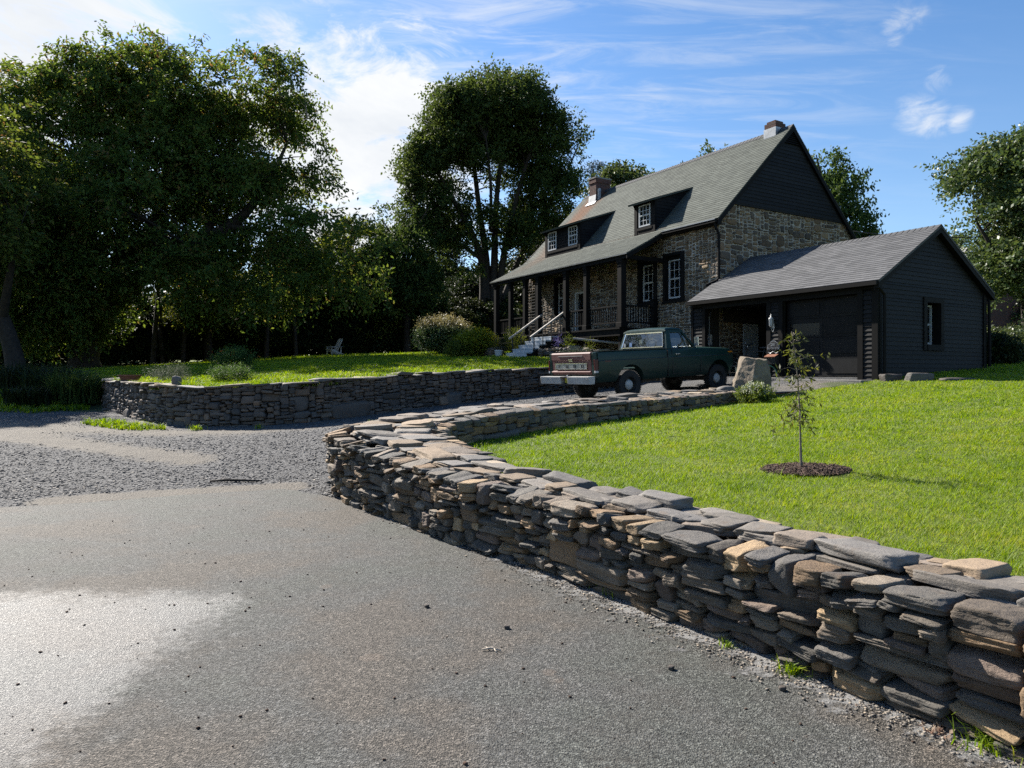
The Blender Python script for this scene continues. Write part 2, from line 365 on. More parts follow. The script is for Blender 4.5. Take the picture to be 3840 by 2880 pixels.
def _asphalt(nt, b, o):
    co = objco(nt)
    sp = nd(nt, 'ShaderNodeTexVoronoi', {'Vector': co, 'Scale': 120.0}); s = nd(nt, 'ShaderNodeSeparateColor', {0: sp.outputs['Color']}).outputs[0]
    f = noise(nt, co, .8, 5, .6); f2 = noise(nt, co, 2.7, 6, .7)
    s2 = noise(nt, co, 60, 5, .85); s = mth(nt, 'ADD', mth(nt, 'MULTIPLY', s, .55), mth(nt, 'MULTIPLY_ADD', s2, 1.9, -.72))
    base = ramp(nt, s, [(.08,(.014,.014,.0134)),(.40,(.047,.0472,.0438)),(.60,(.077,.0765,.071)),(.95,(.21,.206,.193))])
    tint = ramp(nt, f, [(.38,(.92,.97,.93)),(.5,(1,1,1)),(.6,(1.13,1.0,.9))])
    base = mix(nt, 1.0, base, tint, 'MULTIPLY')
    base = mix(nt, mth(nt, 'MULTIPLY', smooth01(nt, f2, .45, .7), .35), base, (.062,.052,.043))
    ds = smooth01(nt, noise(nt, co, 3.1, 3, .5), .71, .76)
    base = mix(nt, mth(nt, 'MULTIPLY', ds, .3), base, (.17,.13,.10))
    # a worn, smooth strip along the left edge of the pavement
    x = nd(nt, 'ShaderNodeSeparateXYZ', {0: co}).outputs; w = mth(nt, 'ADD', mth(nt, 'MULTIPLY', mth(nt, 'SUBTRACT', noise(nt, co, 1.3, 6, .7), .5), .9), mth(nt, 'MULTIPLY', mth(nt, 'SUBTRACT', noise(nt, co, 14, 5, .75), .5), .8))
    k = mth(nt, 'MULTIPLY', smooth01(nt, mth(nt, 'ADD', x[0], w), -1.78, -2.2), smooth01(nt, mth(nt, 'ADD', x[1], w), 5.35, 4.75))
    r = mth(nt, 'SUBTRACT', .76, mth(nt, 'MULTIPLY', k, mth(nt, 'MULTIPLY_ADD', smooth01(nt, noise(nt, co, 80, 5, .85), .42, .58), .38, -.03)))
    base = mix(nt, mth(nt, 'MULTIPLY', k, .3), base, (.06,.06,.066))
    h = mth(nt, 'ADD', mth(nt, 'MULTIPLY', sp.outputs['Distance'], .8), mth(nt, 'MULTIPLY', noise(nt, co, 55, 5, .75), 1.1))
    bn = nd(nt, 'ShaderNodeBump', {'Height': h, 'Strength': 1.0, 'Distance': .009}).outputs[0]
    setb(nt, b, Base_Color=base, Roughness=r, Normal=bn)
    nt.links.new(mth(nt, 'MULTIPLY_ADD', k, .7, .3), b.inputs['Specular IOR Level'])
M['asphalt'] = material('asphalt', _asphalt)
def _dust(nt, b, o):
    co = objco(nt); e = nd(nt, 'ShaderNodeAttribute', attribute_name='edge').outputs['Fac']; n = noise(nt, co, 7, 7, .72); g = noise(nt, co, 110, 4, .75)
    a = smooth01(nt, mth(nt, 'ADD', e, mth(nt, 'MULTIPLY', mth(nt, 'SUBTRACT', n, .5), 1.6)), .22, .5)
    a = mth(nt, 'MULTIPLY', a, smooth01(nt, mth(nt, 'ADD', g, mth(nt, 'MULTIPLY', e, .5)), .36, .52))
    setb(nt, b, Base_Color=ramp(nt, g, [(.3,(.12,.118,.115)),(.7,(.30,.295,.285))]), Roughness=.95, Alpha=a, Normal=bump(nt, g, 1.0, .01))
M['dust'] = material('stone_dust', _dust)
def _carpaint(nt, b, o):
    co = objco(nt); f = noise(nt, co, 2, 5, .6)
    z = nd(nt, 'ShaderNodeSeparateXYZ', {0: co}).outputs[2]; du = mth(nt, 'MULTIPLY', smooth01(nt, mth(nt, 'ADD', z, mth(nt, 'MULTIPLY', noise(nt, co, 7, 5, .7), .5)), 1.15, .62), .4)
    setb(nt, b, Base_Color=mix(nt, du, ramp(nt, f, [(.3,(.0035,.021,.0175)),(.7,(.006,.030,.025))]), (.05,.045,.037)), Roughness=mth(nt, 'MULTIPLY_ADD', f, .25, .28), Coat_Weight=.05, Coat_Roughness=.3); b.inputs['Specular IOR Level'].default_value = .3
M['green_paint'] = material('faded_green_paint', _carpaint)
def _rust(nt, b, o):
    co = objco(nt); f = noise(nt, co, 4, 6, .65)
    setb(nt, b, Base_Color=ramp(nt, f, [(.25,(.085,.03,.026)),(.55,(.135,.055,.046)),(.8,(.19,.09,.075))]), Roughness=.6)
M['primer'] = material('rust_red_primer', _rust)
# ------------------------------------------------------------------ terrain (camera eye at z = 0, pavement at z = -1.6)
OX, OY = 5.98, 23.4
DV = np.array((-.5196, .8544)); NV = np.array((.8544, .5196))
HROT = math.atan2(.5196, .8544)
def HW(t, s): return (OX + t*NV[0] + s*DV[0], OY + t*NV[1] + s*DV[1])   # house plan (t across, s along) -> world

class RBF:
    def __init__(s, pts):
        p = np.array(pts, float); s.p = p[:, :2]; n = len(p)
        A = np.linalg.norm(s.p[:, None] - s.p[None], axis=2)
        B = np.zeros((n+1, n+1)); B[:n, :n] = A; B[:n, n] = 1; B[n, :n] = 1
        s.w = np.linalg.solve(B, np.append(p[:, 2], 0))
    def __call__(s, x, y):
        x = np.asarray(x, float); q = np.stack([x.ravel(), np.asarray(y, float).ravel()], 1)
        out = np.empty(len(q))
        for i in range(0, len(q), 20000):
            d = np.linalg.norm(q[i:i+20000, None] - s.p[None], axis=2); out[i:i+20000] = d @ s.w[:-1] + s.w[-1]
        return out.reshape(x.shape)
def sstep(a, b, x):
    t = np.clip((x - a)/(b - a), 0, 1); return t*t*(3 - 2*t)

rD = RBF([(-30,0,-1.6),(-30,8,-1.6),(0,-5,-1.6),(-10,5,-1.6),(8,0,-1.6),(-2.3,9.3,-1.6),(-6,8.6,-1.6),(-12,9,-1.6),
  (-1.6,10.8,-1.45),(-.6,12.4,-1.22),(1.5,14.6,-.98),(3.5,16.4,-.78),(5.3,17.9,-.62),(3.08,18.14,-.675),(2.1,19.55,-.645),(5.87,20.0,-.51),(4.9,21.4,-.48),
  (-7,16.2,-1.22),(-4.9,16.2,-1.16),(-3.6,18.2,-1.06),(-1.4,20.5,-.85),(1.3,21.6,-.64),(3.3,23.5,-.5),(4.6,25.4,-.35),(6.59,22.0,-.15),(7.47,20.5,-.13),(6.9,18.6,-.38),(7.6,18.4,-.3),(8.5,18.2,-.2),(7.4,17.4,-.42),
  (-8.5,16.9,-1.2),(-12.3,21.5,-1.1),(-13.6,23,-.85),(-14,14,-1.4),(-20,18,-1.25),(-40,30,-.6),(-16,25,-.45),(-24,34,-.1),(12,26,.2),(60,-20,-1.6),(-80,60,.2),(-60,-10,-1.6)])
rL = RBF([(-.5,8.2,-1.06),(-.8,10.6,-1.05),(-.2,11.4,-1.0),(.7,11.9,-.93),(2.7,13.6,-.80),(5.3,16.6,-.71),(3.04,7.46,-1.03),(2.9,4,-1.08),(1.6,6,-1.07),(9.27,17.7,-.17),
  (13.83,20.78,.13),(7.4,17.4,-.42),(6.3,17.3,-.6),(5.95,11.5,-.72),(5.2,7.2,-.93),(7.1,9.8,-.65),(9,12.5,-.42),(12,16,-.12),(11.5,19,-.0),(17,22,.3),(20,30,.55),(14,26,.4),(40,60,1.0),(30,20,.4),(20,5,-.3),(8,2,-.9),(100,80,1.5),(120,0,.5)])
rU = RBF([(-12.4,22.3,-.30),(-8.4,17.4,-.37),(-7.0,16.7,-.40),(-4.9,16.7,-.30),(-3.4,18.7,-.18),(-1.2,21,0.0),(1.2,22.1,.07),(3.2,24,.2),(3.9,25.6,.35),
  (2.9,26.4,.55),(.2,28.7,.66),(-1.1,33.1,.75),(-2.5,38,1.13),(-11.2,45,1.15),(-11.7,25,.1),(-7,24,.22),(-3,26,.42),(-10,34,.6),(-16,25,-.1),(-24,36,.1),(-25,43,.2),(-19,47,.8),(-40,30,-.3),(-40,60,1.0),(0,60,1.6),(40,60,1.0),(10,34,.7),(12,30,.45),(0,120,2.2),(-120,100,1.5),(120,150,2)])
def zD(x, y):
    r = sstep(9.6, 12.8, np.asarray(y, float)); return -1.6 + r*(rD(x, y) + 1.6)
def zL(x, y): return rL(x, y)
def zU(x, y): return rU(x, y)

POLY_L = [(3.75,1.7),(2.6,3.4),(1.8,4.75),(.75,6.35),(0,7.3),(-.6,8.3),(-1.2,9.4),(-1.25,10.4),(-.35,11.7),(.45,12.4),(2.5,14.2),(5.2,17.4),(6.3,17.7),(7.4,17.5),(8.9,17.7),(9.35,18.15),(9.9,19.5),(7.5,23.5),(8,26),(10,30),(40,60),(150,150),(150,-30),(5,-10)]
POLY_U = [(-12.55,22.0),(-8.65,17.15),(-7.1,16.55),(-4.8,16.55),(-3.4,18.6),(-1.2,20.9),(1.2,22.0),(3.2,23.9),(3.9,25.5),(6.5,26),(8,26),(10,30),(40,60),(150,150),(-150,200),(-150,80),(-40,30),(-16,25),(-13.2,23.2)]
def inpoly(P, x, y):
    x = np.asarray(x); y = np.asarray(y); c = np.zeros(x.shape, bool); n = len(P)
    for i in range(n):
        x0, y0 = P[i]; x1, y1 = P[(i+1) % n]
        if y0 == y1: continue
        c ^= ((y0 > y) != (y1 > y)) & (x < (x1-x0)*(y-y0)/(y1-y0) + x0)
    return c
def ground_z(x, y):
    x, y = np.float64(x), np.float64(y)
    if inpoly(POLY_L, x, y): return float(zL(x, y))
    if inpoly(POLY_U, x, y): return float(zU(x, y))
    return float(zD(x, y))

def axis_steps(lo, a, b, hi, fine, grow=1.22):
    c = list(np.arange(a, b + 1e-6, fine)); st = fine; v = c[-1]
    while v < hi: st *= grow; v += st; c.append(v)
    st = fine; v = c[0]; pre = []
    while v > lo: st *= grow; v -= st; pre.append(v)
    return np.array(pre[::-1] + c)
XS = axis_steps(-160, -15, 14.5, 160, .16); YS = axis_steps(-60, .5, 28, 220, .16)
def sheet(name, zf, keep, mat, attrs=None):
    X, Y = np.meshgrid(XS, YS); Z = zf(X, Y)
    nx, ny = len(XS), len(YS)
    cx = (X[:-1, :-1] + X[1:, 1:])/2; cy = (Y[:-1, :-1] + Y[1:, 1:])/2
    k = keep(cx, cy).ravel()
    idx = np.arange(nx*ny).reshape(ny, nx)
    F = np.stack([idx[:-1, :-1], idx[:-1, 1:], idx[1:, 1:], idx[1:, :-1]], -1).reshape(-1, 4)[k]
    used = np.unique(F); mp = np.full(nx*ny, -1); mp[used] = np.arange(len(used))
    V = np.stack([X.ravel(), Y.ravel(), Z.ravel()], 1)[used]
    at = {kk: f(V[:, 0], V[:, 1]) for kk, f in (attrs or {}).items()}
    o = link(name, np_mesh(name, V, mp[F], smooth=True, attrs=at), mat)
    return tag(o, kind='structure')
def seg_dist(P, x, y, closed=False):
    d = np.full(np.shape(x), 1e9)
    for i in range(len(P) - (0 if closed else 1)):
        a = np.array(P[i], float); b = np.array(P[(i+1) % len(P)], float); ab = b - a
        t = np.clip(((x-a[0])*ab[0] + (y-a[1])*ab[1])/(ab @ ab), 0, 1)
        d = np.minimum(d, np.hypot(x - a[0] - t*ab[0], y - a[1] - t*ab[1]))
    return d
def dirt_f(x, y):
    a = np.exp(-(seg_dist([(-5.7,8.95),(-4.3,9.6),(-3.2,10.0)], x, y)/.34)**2)*1.7
    b = np.exp(-(seg_dist([(-16,16.5),(-11,15.2),(-7.2,13.0),(-5.4,12.0)], x, y)/.55)**2)*1.0 + np.exp(-(seg_dist([(-14,17.5),(-9.5,15.6),(-6.0,14.6)], x, y)/.9)**2)*.45
    c = np.exp(-(seg_dist([(-9.5,16.2),(-7.5,15.3),(-4.5,15.2),(-2.0,17.6)], x, y)/.45)**2)*.6
    d = np.exp(-(seg_dist([(-20,19),(-14.5,17.5),(-11,17)], x, y)/1.6)**2)*.6
    e = np.exp(-(np.hypot(x-7.6, y-18.2)/1.3)**2)*.8
    return np.clip(a + b + c + d + e, 0, 1)
def green_f(x, y):
    return np.clip(sstep(19.0, 22.5, y)*sstep(-9.5, -12.5, x)*1.0 + np.exp(-(seg_dist([(-9.6,17.2),(-8.3,16.2)], x, y)/.5)**2)*.7 + sstep(-30,-60,x) + np.exp(-(np.hypot(x-8.2, y-17.9)/.7)**2)*.7, 0, 1)
sheet('driveway', zD, lambda x, y: ~(inpoly(POLY_L, x, y) | inpoly(POLY_U, x, y)), M['drive'], {'dirt': dirt_f, 'green': green_f})
sheet('lower_lawn', zL, lambda x, y: inpoly(POLY_L, x, y), M['turf'])
sheet('upper_lawn', zU, lambda x, y: inpoly(POLY_U, x, y), M['turf'])

# pavement
FAR = [(-14,8.0),(-6.09,8.44),(-5.62,8.56),(-5.09,8.81),(-4.29,9.31),(-3.16,9.79),(-2.45,9.24),(-1.77,8.59),(-1.12,7.58),(-.47,6.75),(-.02,6.05),(.33,5.43),(.76,4.78),(1.1,4.28),(1.44,3.72),(1.72,3.32),(1.96,3.02),(2.2,2.7),(3.2,1.0)]
def densify(P, st):
    out = []
    for a, b in zip(P[:-1], P[1:]):
        n = max(1, int(math.dist(a, b)/st))
        out += [(a[0]+(b[0]-a[0])*i/n, a[1]+(b[1]-a[1])*i/n) for i in range(n)]
    return out + [P[-1]]
def rough_edge(P, st, amp, seed):
    r = np.random.default_rng(seed); D = densify(P, st); j = np.convolve(r.normal(0, 1, len(D)+4), [.2,.5,.2,.05,.05], 'valid')[:len(D)]*amp
    return [(x + jj, y + jj) for (x, y), jj in zip(D, j)]
E1 = rough_edge(FAR, .07, .022, 3)
b = MB(); zz = -1.592
poly = E1 + [(4.2,-8),(-14,-8)]
b.add([(x, y, zz) for x, y in poly] + [(x, y, -1.63) for x, y in poly], [tuple(range(len(poly)-1, -1, -1))] + [(i, (i+1) % len(poly), len(poly)+(i+1) % len(poly), len(poly)+i) for i in range(len(poly))])
o = b.build('asphalt_road', M['asphalt']); tag(o, kind='structure')
bm = bmesh.new(); bm.from_mesh(o.data); bmesh.ops.recalc_face_normals(bm, faces=bm.faces); bm.to_mesh(o.data); bm.free()

# ------------------------------------------------------------------ stone masonry
def cube_grid(n):
    pts = {}; V = []; F = []
    def vid(p):
        k = tuple(np.round(p, 5))
        if k not in pts: pts[k] = len(V); V.append(p)
        return pts[k]
    for ax in range(3):
        for sg in (-1, 1):
            for i in range(n):
                for j in range(n):
                    q = []
                    for di, dj in ((0,0),(1,0),(1,1),(0,1)):
                        p = [0,0,0]; p[ax] = sg; p[(ax+1)%3] = -1 + 2*(i+di)/n; p[(ax+2)%3] = -1 + 2*(j+dj)/n; q.append(vid(p))
                    F.append(q if sg > 0 else q[::-1])
    return np.array(V, float), np.array(F)
def make_stones(specs, n, r, rnd=9.0, rough=.05, cuts=7, shear=.25, flat=False, strata=0.0):
    """specs: centre(3), axis a(3) half-scaled later, up b(3), out c(3), w, h, d ; returns V,F of many separate stones"""
    U, Fc = cube_grid(n); N = len(specs); K = len(U)
    S = np.array([np.concatenate([s[0], s[1], s[2], s[3], [s[4], s[5], s[6]]]) for s in specs])
    P = np.repeat(U[None], N, 0)
    k = rnd*np.exp(r.normal(0, .35, (N, 1, 1))); k = np.clip(k, 3.2, 24)
    P = P/ (np.sum(np.abs(P)**k, 2, keepdims=True)**(1/k))
    for c in range(cuts):
        nr = r.normal(0, 1, (N, 3)); nr[:, 0] *= 1.0; nr[:, 1] *= 1.0; nr[:, 2] *= .8
        if flat: nr[:, 1] *= .45
        nr /= np.linalg.norm(nr, axis=1, keepdims=True)
        sup = np.sum(np.abs(nr), 1); dist = sup*(r.uniform(.66, .94, N) if c % 2 else r.uniform(.8, .97, N))
        dd = np.einsum('nkj,nj->nk', P, nr) - dist[:, None]
        P -= np.maximum(dd, 0)[..., None]*nr[:, None]
    sh = r.normal(0, shear, (N, 2))
    P[..., 0] += sh[:, :1]*P[..., 1]*.35*(S[:, 13:14]/S[:, 12:13]).clip(0, 1)
    tp = r.normal(0, .09, (N, 1)); P[..., 1] *= 1 + tp*P[..., 0]
    ph = r.uniform(0, 6.28, (N, 6)); fr = r.uniform(1.5, 4.2, (N, 6, 3))*np.where(r.random((N, 6, 3)) < .5, -1, 1)
    dz = np.zeros((N, K))
    for c in range(6): dz += np.sin(np.einsum('nkj,nj->nk', P, fr[:, c]) + ph[:, c:c+1])
    dz += r.normal(0, .8, (N, K))
    P *= 1 + rough*.45*dz[..., None]
    if strata:
        e = np.abs(P[..., 2:3])**2 + .3; ly = np.sin(P[..., 1]*r.uniform(3, 8, (N, 1)) + ph[:, :1])*np.sin(P[..., 1]*r.uniform(5, 12, (N, 1)) + P[..., 0]*r.normal(0, 1, (N, 1)) + ph[:, 1:2])
        P[..., 2] *= 1 + strata*ly*r.uniform(0, 1, (N, 1)); P[..., 0] *= 1 + strata*.25*ly
    P *= (S[:, None, 12:15]/2)
    W = S[:, None, 0:3] + P[..., 0:1]*S[:, None, 3:6] + P[..., 1:2]*S[:, None, 6:9] + P[..., 2:3]*S[:, None, 9:12]
    F = (Fc[None] + (np.arange(N)*K)[:, None, None]).reshape(-1, 4)
    return W.reshape(-1, 3), F
def pack(L, H, wr, hr, r, res=.02, big=.04):
    """random rubble packing under the height function H(u); returns rectangles (u, v, w, h)"""
    n = int(L/res); sk = np.zeros(n); top = np.array([H((i+.5)*res) for i in range(n)]); out = []
    for _ in range(20000):
        rem = top - sk; ok = rem > .02
        if not ok.any(): break
        m = np.where(ok, sk, 1e9); i = int(np.argmin(m)); v = sk[i]
        j = i
        while j + 1 < n and ok[j+1] and abs(sk[j+1] - v) < .012: j += 1
        run = (j - i + 1)*res
        w = float(np.clip(np.exp(r.normal(math.log(wr[0]), wr[1])), wr[2], wr[3])); h = float(np.clip(np.exp(r.normal(math.log(hr[0]), hr[1])), hr[2], hr[3]))
        if r.random() < big: w *= 1.3; h *= 1.8
        if run < w*1.45: w = run
        h = min(h, w*1.15)
        k = max(1, int(round(w/res))); k = min(k, j-i+1)
        t = float(np.min(top[i:i+k])); 
        if v + h > t - .045: h = max(t - v, .02)
        nb = [abs(x - v) for x in ((sk[i-1] if i else 1e9), (sk[i+k] if i+k < n else 1e9)) if .03 < x - v]
        if nb and k*res < .14: h = min(max(h, min(nb)), min(nb)) if min(nb) < .2 else h
        sk[i:i+k] = v + h
        out.append((i*res, v, k*res, h))
    return out
class Path:
    def __init__(s, P):
        s.P = np.array(P, float); seg = np.linalg.norm(np.diff(s.P[:, :2], axis=0), axis=1); s.u = np.concatenate([[0], np.cumsum(seg)]); s.L = s.u[-1]
    def at(s, u):
        return np.array([np.interp(u, s.u, s.P[:, i]) for i in range(s.P.shape[1])])
    def idx(s, u): return np.interp(u, s.u, np.arange(len(s.P)))
    def ati(s, i): return np.array([np.interp(i, np.arange(len(s.P)), s.P[:, k]) for k in range(s.P.shape[1])])
    def tan(s, u):
        a, b = s.at(max(0, u-.2)), s.at(min(s.L, u+.2)); t = (b - a)[:2]; return t/np.linalg.norm(t)
def smooth_path(P, st=.15, it=3):
    """Chaikin corner cutting"""
    P = [np.array(p, float) for p in P]
    for _ in range(it):
        Q = [P[0]]
        for a, b_ in zip(P[:-1], P[1:]): Q += [a*.75 + b_*.25, a*.25 + b_*.75]
        P = Q + [P[-1]]
    return Path(P)
def face_specs(path, side, wr, hr, r, depth=.24, batter=.08, big=.04, gap=.006, tilt=.05, out=.02, yaw=.10):
    """path columns x,y,zbase,ztop; side=+1 when the outside lies to the right of travel"""
    H = lambda u: float(path.at(u)[3] - path.at(u)[2])
    sp = []
    for (u, v, w, h) in pack(path.L, H, wr, hr, r, big=big):
        uc = u + w/2; p = path.at(uc); t = path.tan(uc); nrm = np.array((t[1], -t[0]))*side
        a = r.normal(0, tilt*min(1, .12/max(w, .05)))
        zb = p[2] + v + h/2; offs = r.uniform(-out, out*1.3) - batter*(v + h/2) - depth/2
        c = np.array((p[0] + nrm[0]*offs, p[1] + nrm[1]*offs, zb))
        # courses follow the slope of the wall base
        p2 = path.at(min(path.L, uc+.2)); p1 = path.at(max(0, uc-.2)); slope = (p2[2]-p1[2])/max(.05, math.dist(p1[:2], p2[:2]))
        yw = r.normal(0, yaw); A = np.array((t[0] + nrm[0]*yw, t[1] + nrm[1]*yw, slope + a)); A /= np.linalg.norm(A); Cc = np.array((nrm[0], nrm[1], r.normal(.05, .12))); Cc -= A*(A@Cc); Cc /= np.linalg.norm(Cc)
        B = np.cross(Cc, A); 
        if B[2] < 0: B = -B
        sp.append((c, A, B, Cc, max(.03, w - gap), max(.02, h - gap*.6), depth*r.uniform(.85, 1.15)))
    return sp
def coping_specs(po, pi, r, rows=2, wr=(.34,.35,.18,.62), th=(.04,.085), over=.04, lift=.0):
    """flat stones over the strip between an outer and an inner path (matched by fraction)"""
    sp = []
    for k in range(rows):
        u = r.uniform(0, .1)
        while u < po.L - .08:
            w = float(np.clip(np.exp(r.normal(math.log(wr[0]), wr[1])), wr[2], wr[3])); w = min(w, po.L - u + .05)
            f = (u + w/2)/po.L; a = po.at(f*po.L); b_ = pi.ati(po.idx(f*po.L))
            d = (b_ - a)[:2]; wd = np.linalg.norm(d); d /= wd
            fr0, fr1 = k/rows + r.uniform(-.06, .06), (k+1)/rows + r.uniform(-.06, .06)
            lo, hi = (-over/wd if k == 0 else fr0), (1 + over/wd if k == rows-1 else fr1)
            m = (lo + hi)/2; hgt = r.uniform(*th)
            zc = a[3]*(1-m) + b_[3]*m + hgt/2 + lift + r.uniform(-.012, .03)
            t = po.tan(f*po.L); ang = r.normal(0, .13); t = np.array((t[0]*math.cos(ang)-t[1]*math.sin(ang), t[0]*math.sin(ang)+t[1]*math.cos(ang)))
            p0 = po.at(max(0, f*po.L-.25)); p1 = po.at(min(po.L, f*po.L+.25)); sl = (p1[3]-p0[3])/max(.1, math.dist(p0[:2], p1[:2]))
            A = np.array((t[0], t[1], sl + r.normal(0, .035))); A /= np.linalg.norm(A)
            B = np.array((0, 0, 1.0)) + np.array((d[0], d[1], 0))*r.normal(0, .05); B -= A*(A@B); B /= np.linalg.norm(B); Cc = np.cross(A, B)
            c = np.array((a[0]*(1-m) + b_[0]*m, a[1]*(1-m) + b_[1]*m, zc))
            sp.append((c, A, B, Cc, w - .012, hgt, (hi - lo)*wd - .012)); u += w
    return sp
def core_mesh(po, pi, name, mat, parent, inset=.13, drop=.03, n=80):
    b = MB(); rows = []
    for i in range(n+1):
        a = po.at(po.L*i/n); c = pi.ati(po.idx(po.L*i/n)); d = (c-a)[:2]; L = np.linalg.norm(d); d = d/L*min(inset, L*.4)
        rows.append([(a[0]+d[0], a[1]+d[1], a[2]-.2), (a[0]+d[0]*1.25, a[1]+d[1]*1.25, a[3]-drop), (c[0]-d[0]*1.25, c[1]-d[1]*1.25, c[3]-drop), (c[0]-d[0], c[1]-d[1], c[2]-.2)])
    vs = [p for r_ in rows for p in r_]; fs = []
    for i in range(n):
        for k in range(4): fs.append((i*4+k, i*4+(k+1)%4, (i+1)*4+(k+1)%4, (i+1)*4+k))
    fs += [(0,1,2,3), (n*4+3, n*4+2, n*4+1, n*4)]
    b.add(vs, fs); return b.build(name, mat, parent)

r_ = np.random.default_rng(21)
# lower wall: outer line (pavement side, round the end, then the drive side) and inner line (lawn side)
OUT = [(3.6,1.1,-1.62,-1.02),(2.8,2.3,-1.62,-1.015),(2.26,3.13,-1.62,-1.01),(1.98,3.59,-1.62,-1.01),(1.43,4.43,-1.62,-1.01),(.97,5.07,-1.62,-1.0),(.29,6.08,-1.62,-.98),(-.48,6.94,-1.62,-.95),(-1.05,7.82,-1.62,-.90),(-1.65,8.6,-1.62,-.84),(-2.10,9.25,-1.62,-.78),
       (-2.16,9.75,-1.61,-.74),(-1.95,10.4,-1.56,-.70),(-1.35,11.2,-1.42,-.64),(-.5,12.15,-1.25,-.585),(.2,12.75,-1.15,-.555),(2.3,14.6,-.98,-.48),(5.0,17.9,-.66,-.42)]
INN = [(3.950,1.385,-1.15,-1.02),(3.150,2.585,-1.12,-1.015),(2.650,3.415,-1.1,-1.01),(2.350,3.865,-1.1,-1.01),(1.820,4.695,-1.1,-1.01),(1.360,5.365,-1.1,-1.0),(0.680,6.355,-1.1,-.98),(-0.080,7.255,-1.1,-.95),(-.45,8.1,-1.1,-.91),(-.85,8.95,-1.12,-.85),(-1.1,9.55,-1.12,-.79),
       (-1.12,9.85,-1.12,-.745),(-1.0,10.25,-1.12,-.70),(-.72,10.7,-1.1,-.65),(-.1,11.45,-1.06,-.59),(.62,12.15,-1.0,-.56),(2.75,14.0,-.86,-.49),(5.45,17.35,-.78,-.43)]
def resample_pair(O, I, it=2):
    o, i = smooth_path(O, it=it), smooth_path(I, it=it)
    return o, i
po, pi = resample_pair(OUT, INN)
lw = thing('stone_wall', (0, 0, -1.6), 'long dry-stacked fieldstone wall bending between the pavement and the sapling lawn', 'stone wall')
lw.location = (0, 0, 0)
def sub_path(p, f0, f1, n=120): return Path([p.at(p.L*(f0 + (f1-f0)*i/n)) for i in range(n+1)])
# fraction of the outer path that is the near face
fa = next(i for i in range(1000) if po.at(po.L*i/1000)[1] > 10.3)/1000
fs_near = face_specs(sub_path(po, 0, fa), 1, (.235,.45,.07,.55), (.061,.42,.026,.16), r_, .26, .13, .05, .010, .10, .036, .13)
V, F = make_stones(fs_near, 12, r_, 20.0, .028, 16, .3, False, .09)
fs_far = face_specs(sub_path(pi, .38, 1.0), -1, (.27,.4,.12,.6), (.09,.32,.05,.17), r_, .22, .03, .05, .005, .05, .018)
V2, F2 = make_stones(fs_far, 6, r_, 15.0, .035, 9, .3, False, .08)
fs_b = face_specs(sub_path(po, fa, 1.0), 1, (.34,.35,.2,.6), (.12,.3,.07,.2), r_, .22, .03, .05, .006)
V3, F3 = make_stones(fs_b, 3, r_, 9.0, .04, 5)
me = np_mesh('masonry', np.concatenate([V, V2, V3]), np.concatenate([F, F2+len(V), F3+len(V)+len(V2)]))
link('masonry', me, M['wall_stone'], lw)
ge, gi = po, pi
cs = coping_specs(ge, gi, r_, 2, (.33,.42,.14,.62), (.03,.085), .0, -.04) 
cs += [s for s in coping_specs(ge, gi, r_, 3, (.26,.4,.12,.46), (.03,.06), .01, -.06)]
V, F = make_stones(cs, 10, r_, 20.0, .022, 14, .55, True, .06)
link('coping', np_mesh('coping', V, F), M['coping'], lw)
# end face at the boulder
core_mesh(ge, gi, 'rubble_core', M['core'], lw, .16, .05, 120)

# upper wall
UO = [(-12.9,22.3,-1.12,-.22),(-12.3,21.5,-1.14,-.24),(-11.0,19.9,-1.2,-.27),(-9.4,17.9,-1.24,-.31),(-8.45,16.95,-1.25,-.33),(-7.6,16.45,-1.26,-.345),(-7.0,16.25,-1.26,-.34),(-6,16.15,-1.22,-.30),(-4.9,16.3,-1.19,-.23),(-3.65,18.2,-1.1,-.12),(-1.4,20.5,-.9,.03),(1.25,21.65,-.7,.12),(3.3,23.5,-.55,.25),(4.1,25.4,-.45,.4)]
UI = [(-12.5,22.7,-.6,-.22),(-11.9,21.9,-.6,-.24),(-10.6,20.3,-.6,-.27),(-9.0,18.3,-.6,-.31),(-8.15,17.4,-.6,-.33),(-7.45,16.95,-.6,-.345),(-6.9,16.75,-.6,-.34),(-6,16.65,-.5,-.30),(-5.15,16.8,-.5,-.23),(-4.0,18.55,-.5,-.12),(-1.65,20.95,-.4,.03),(1.0,22.1,-.3,.12),(2.95,23.85,-.2,.25),(3.7,25.5,-.1,.4)]
uo, ui = resample_pair(UO, UI)
uw = thing('stone_wall', (0, 0, 0), 'dark dry-stone retaining wall holding up the shaded upper lawn behind the gravel', 'stone wall')
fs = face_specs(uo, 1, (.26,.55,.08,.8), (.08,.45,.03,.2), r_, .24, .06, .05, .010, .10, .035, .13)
V, F = make_stones(fs, 5, r_, 14.0, .035, 9, .3, False, .06)
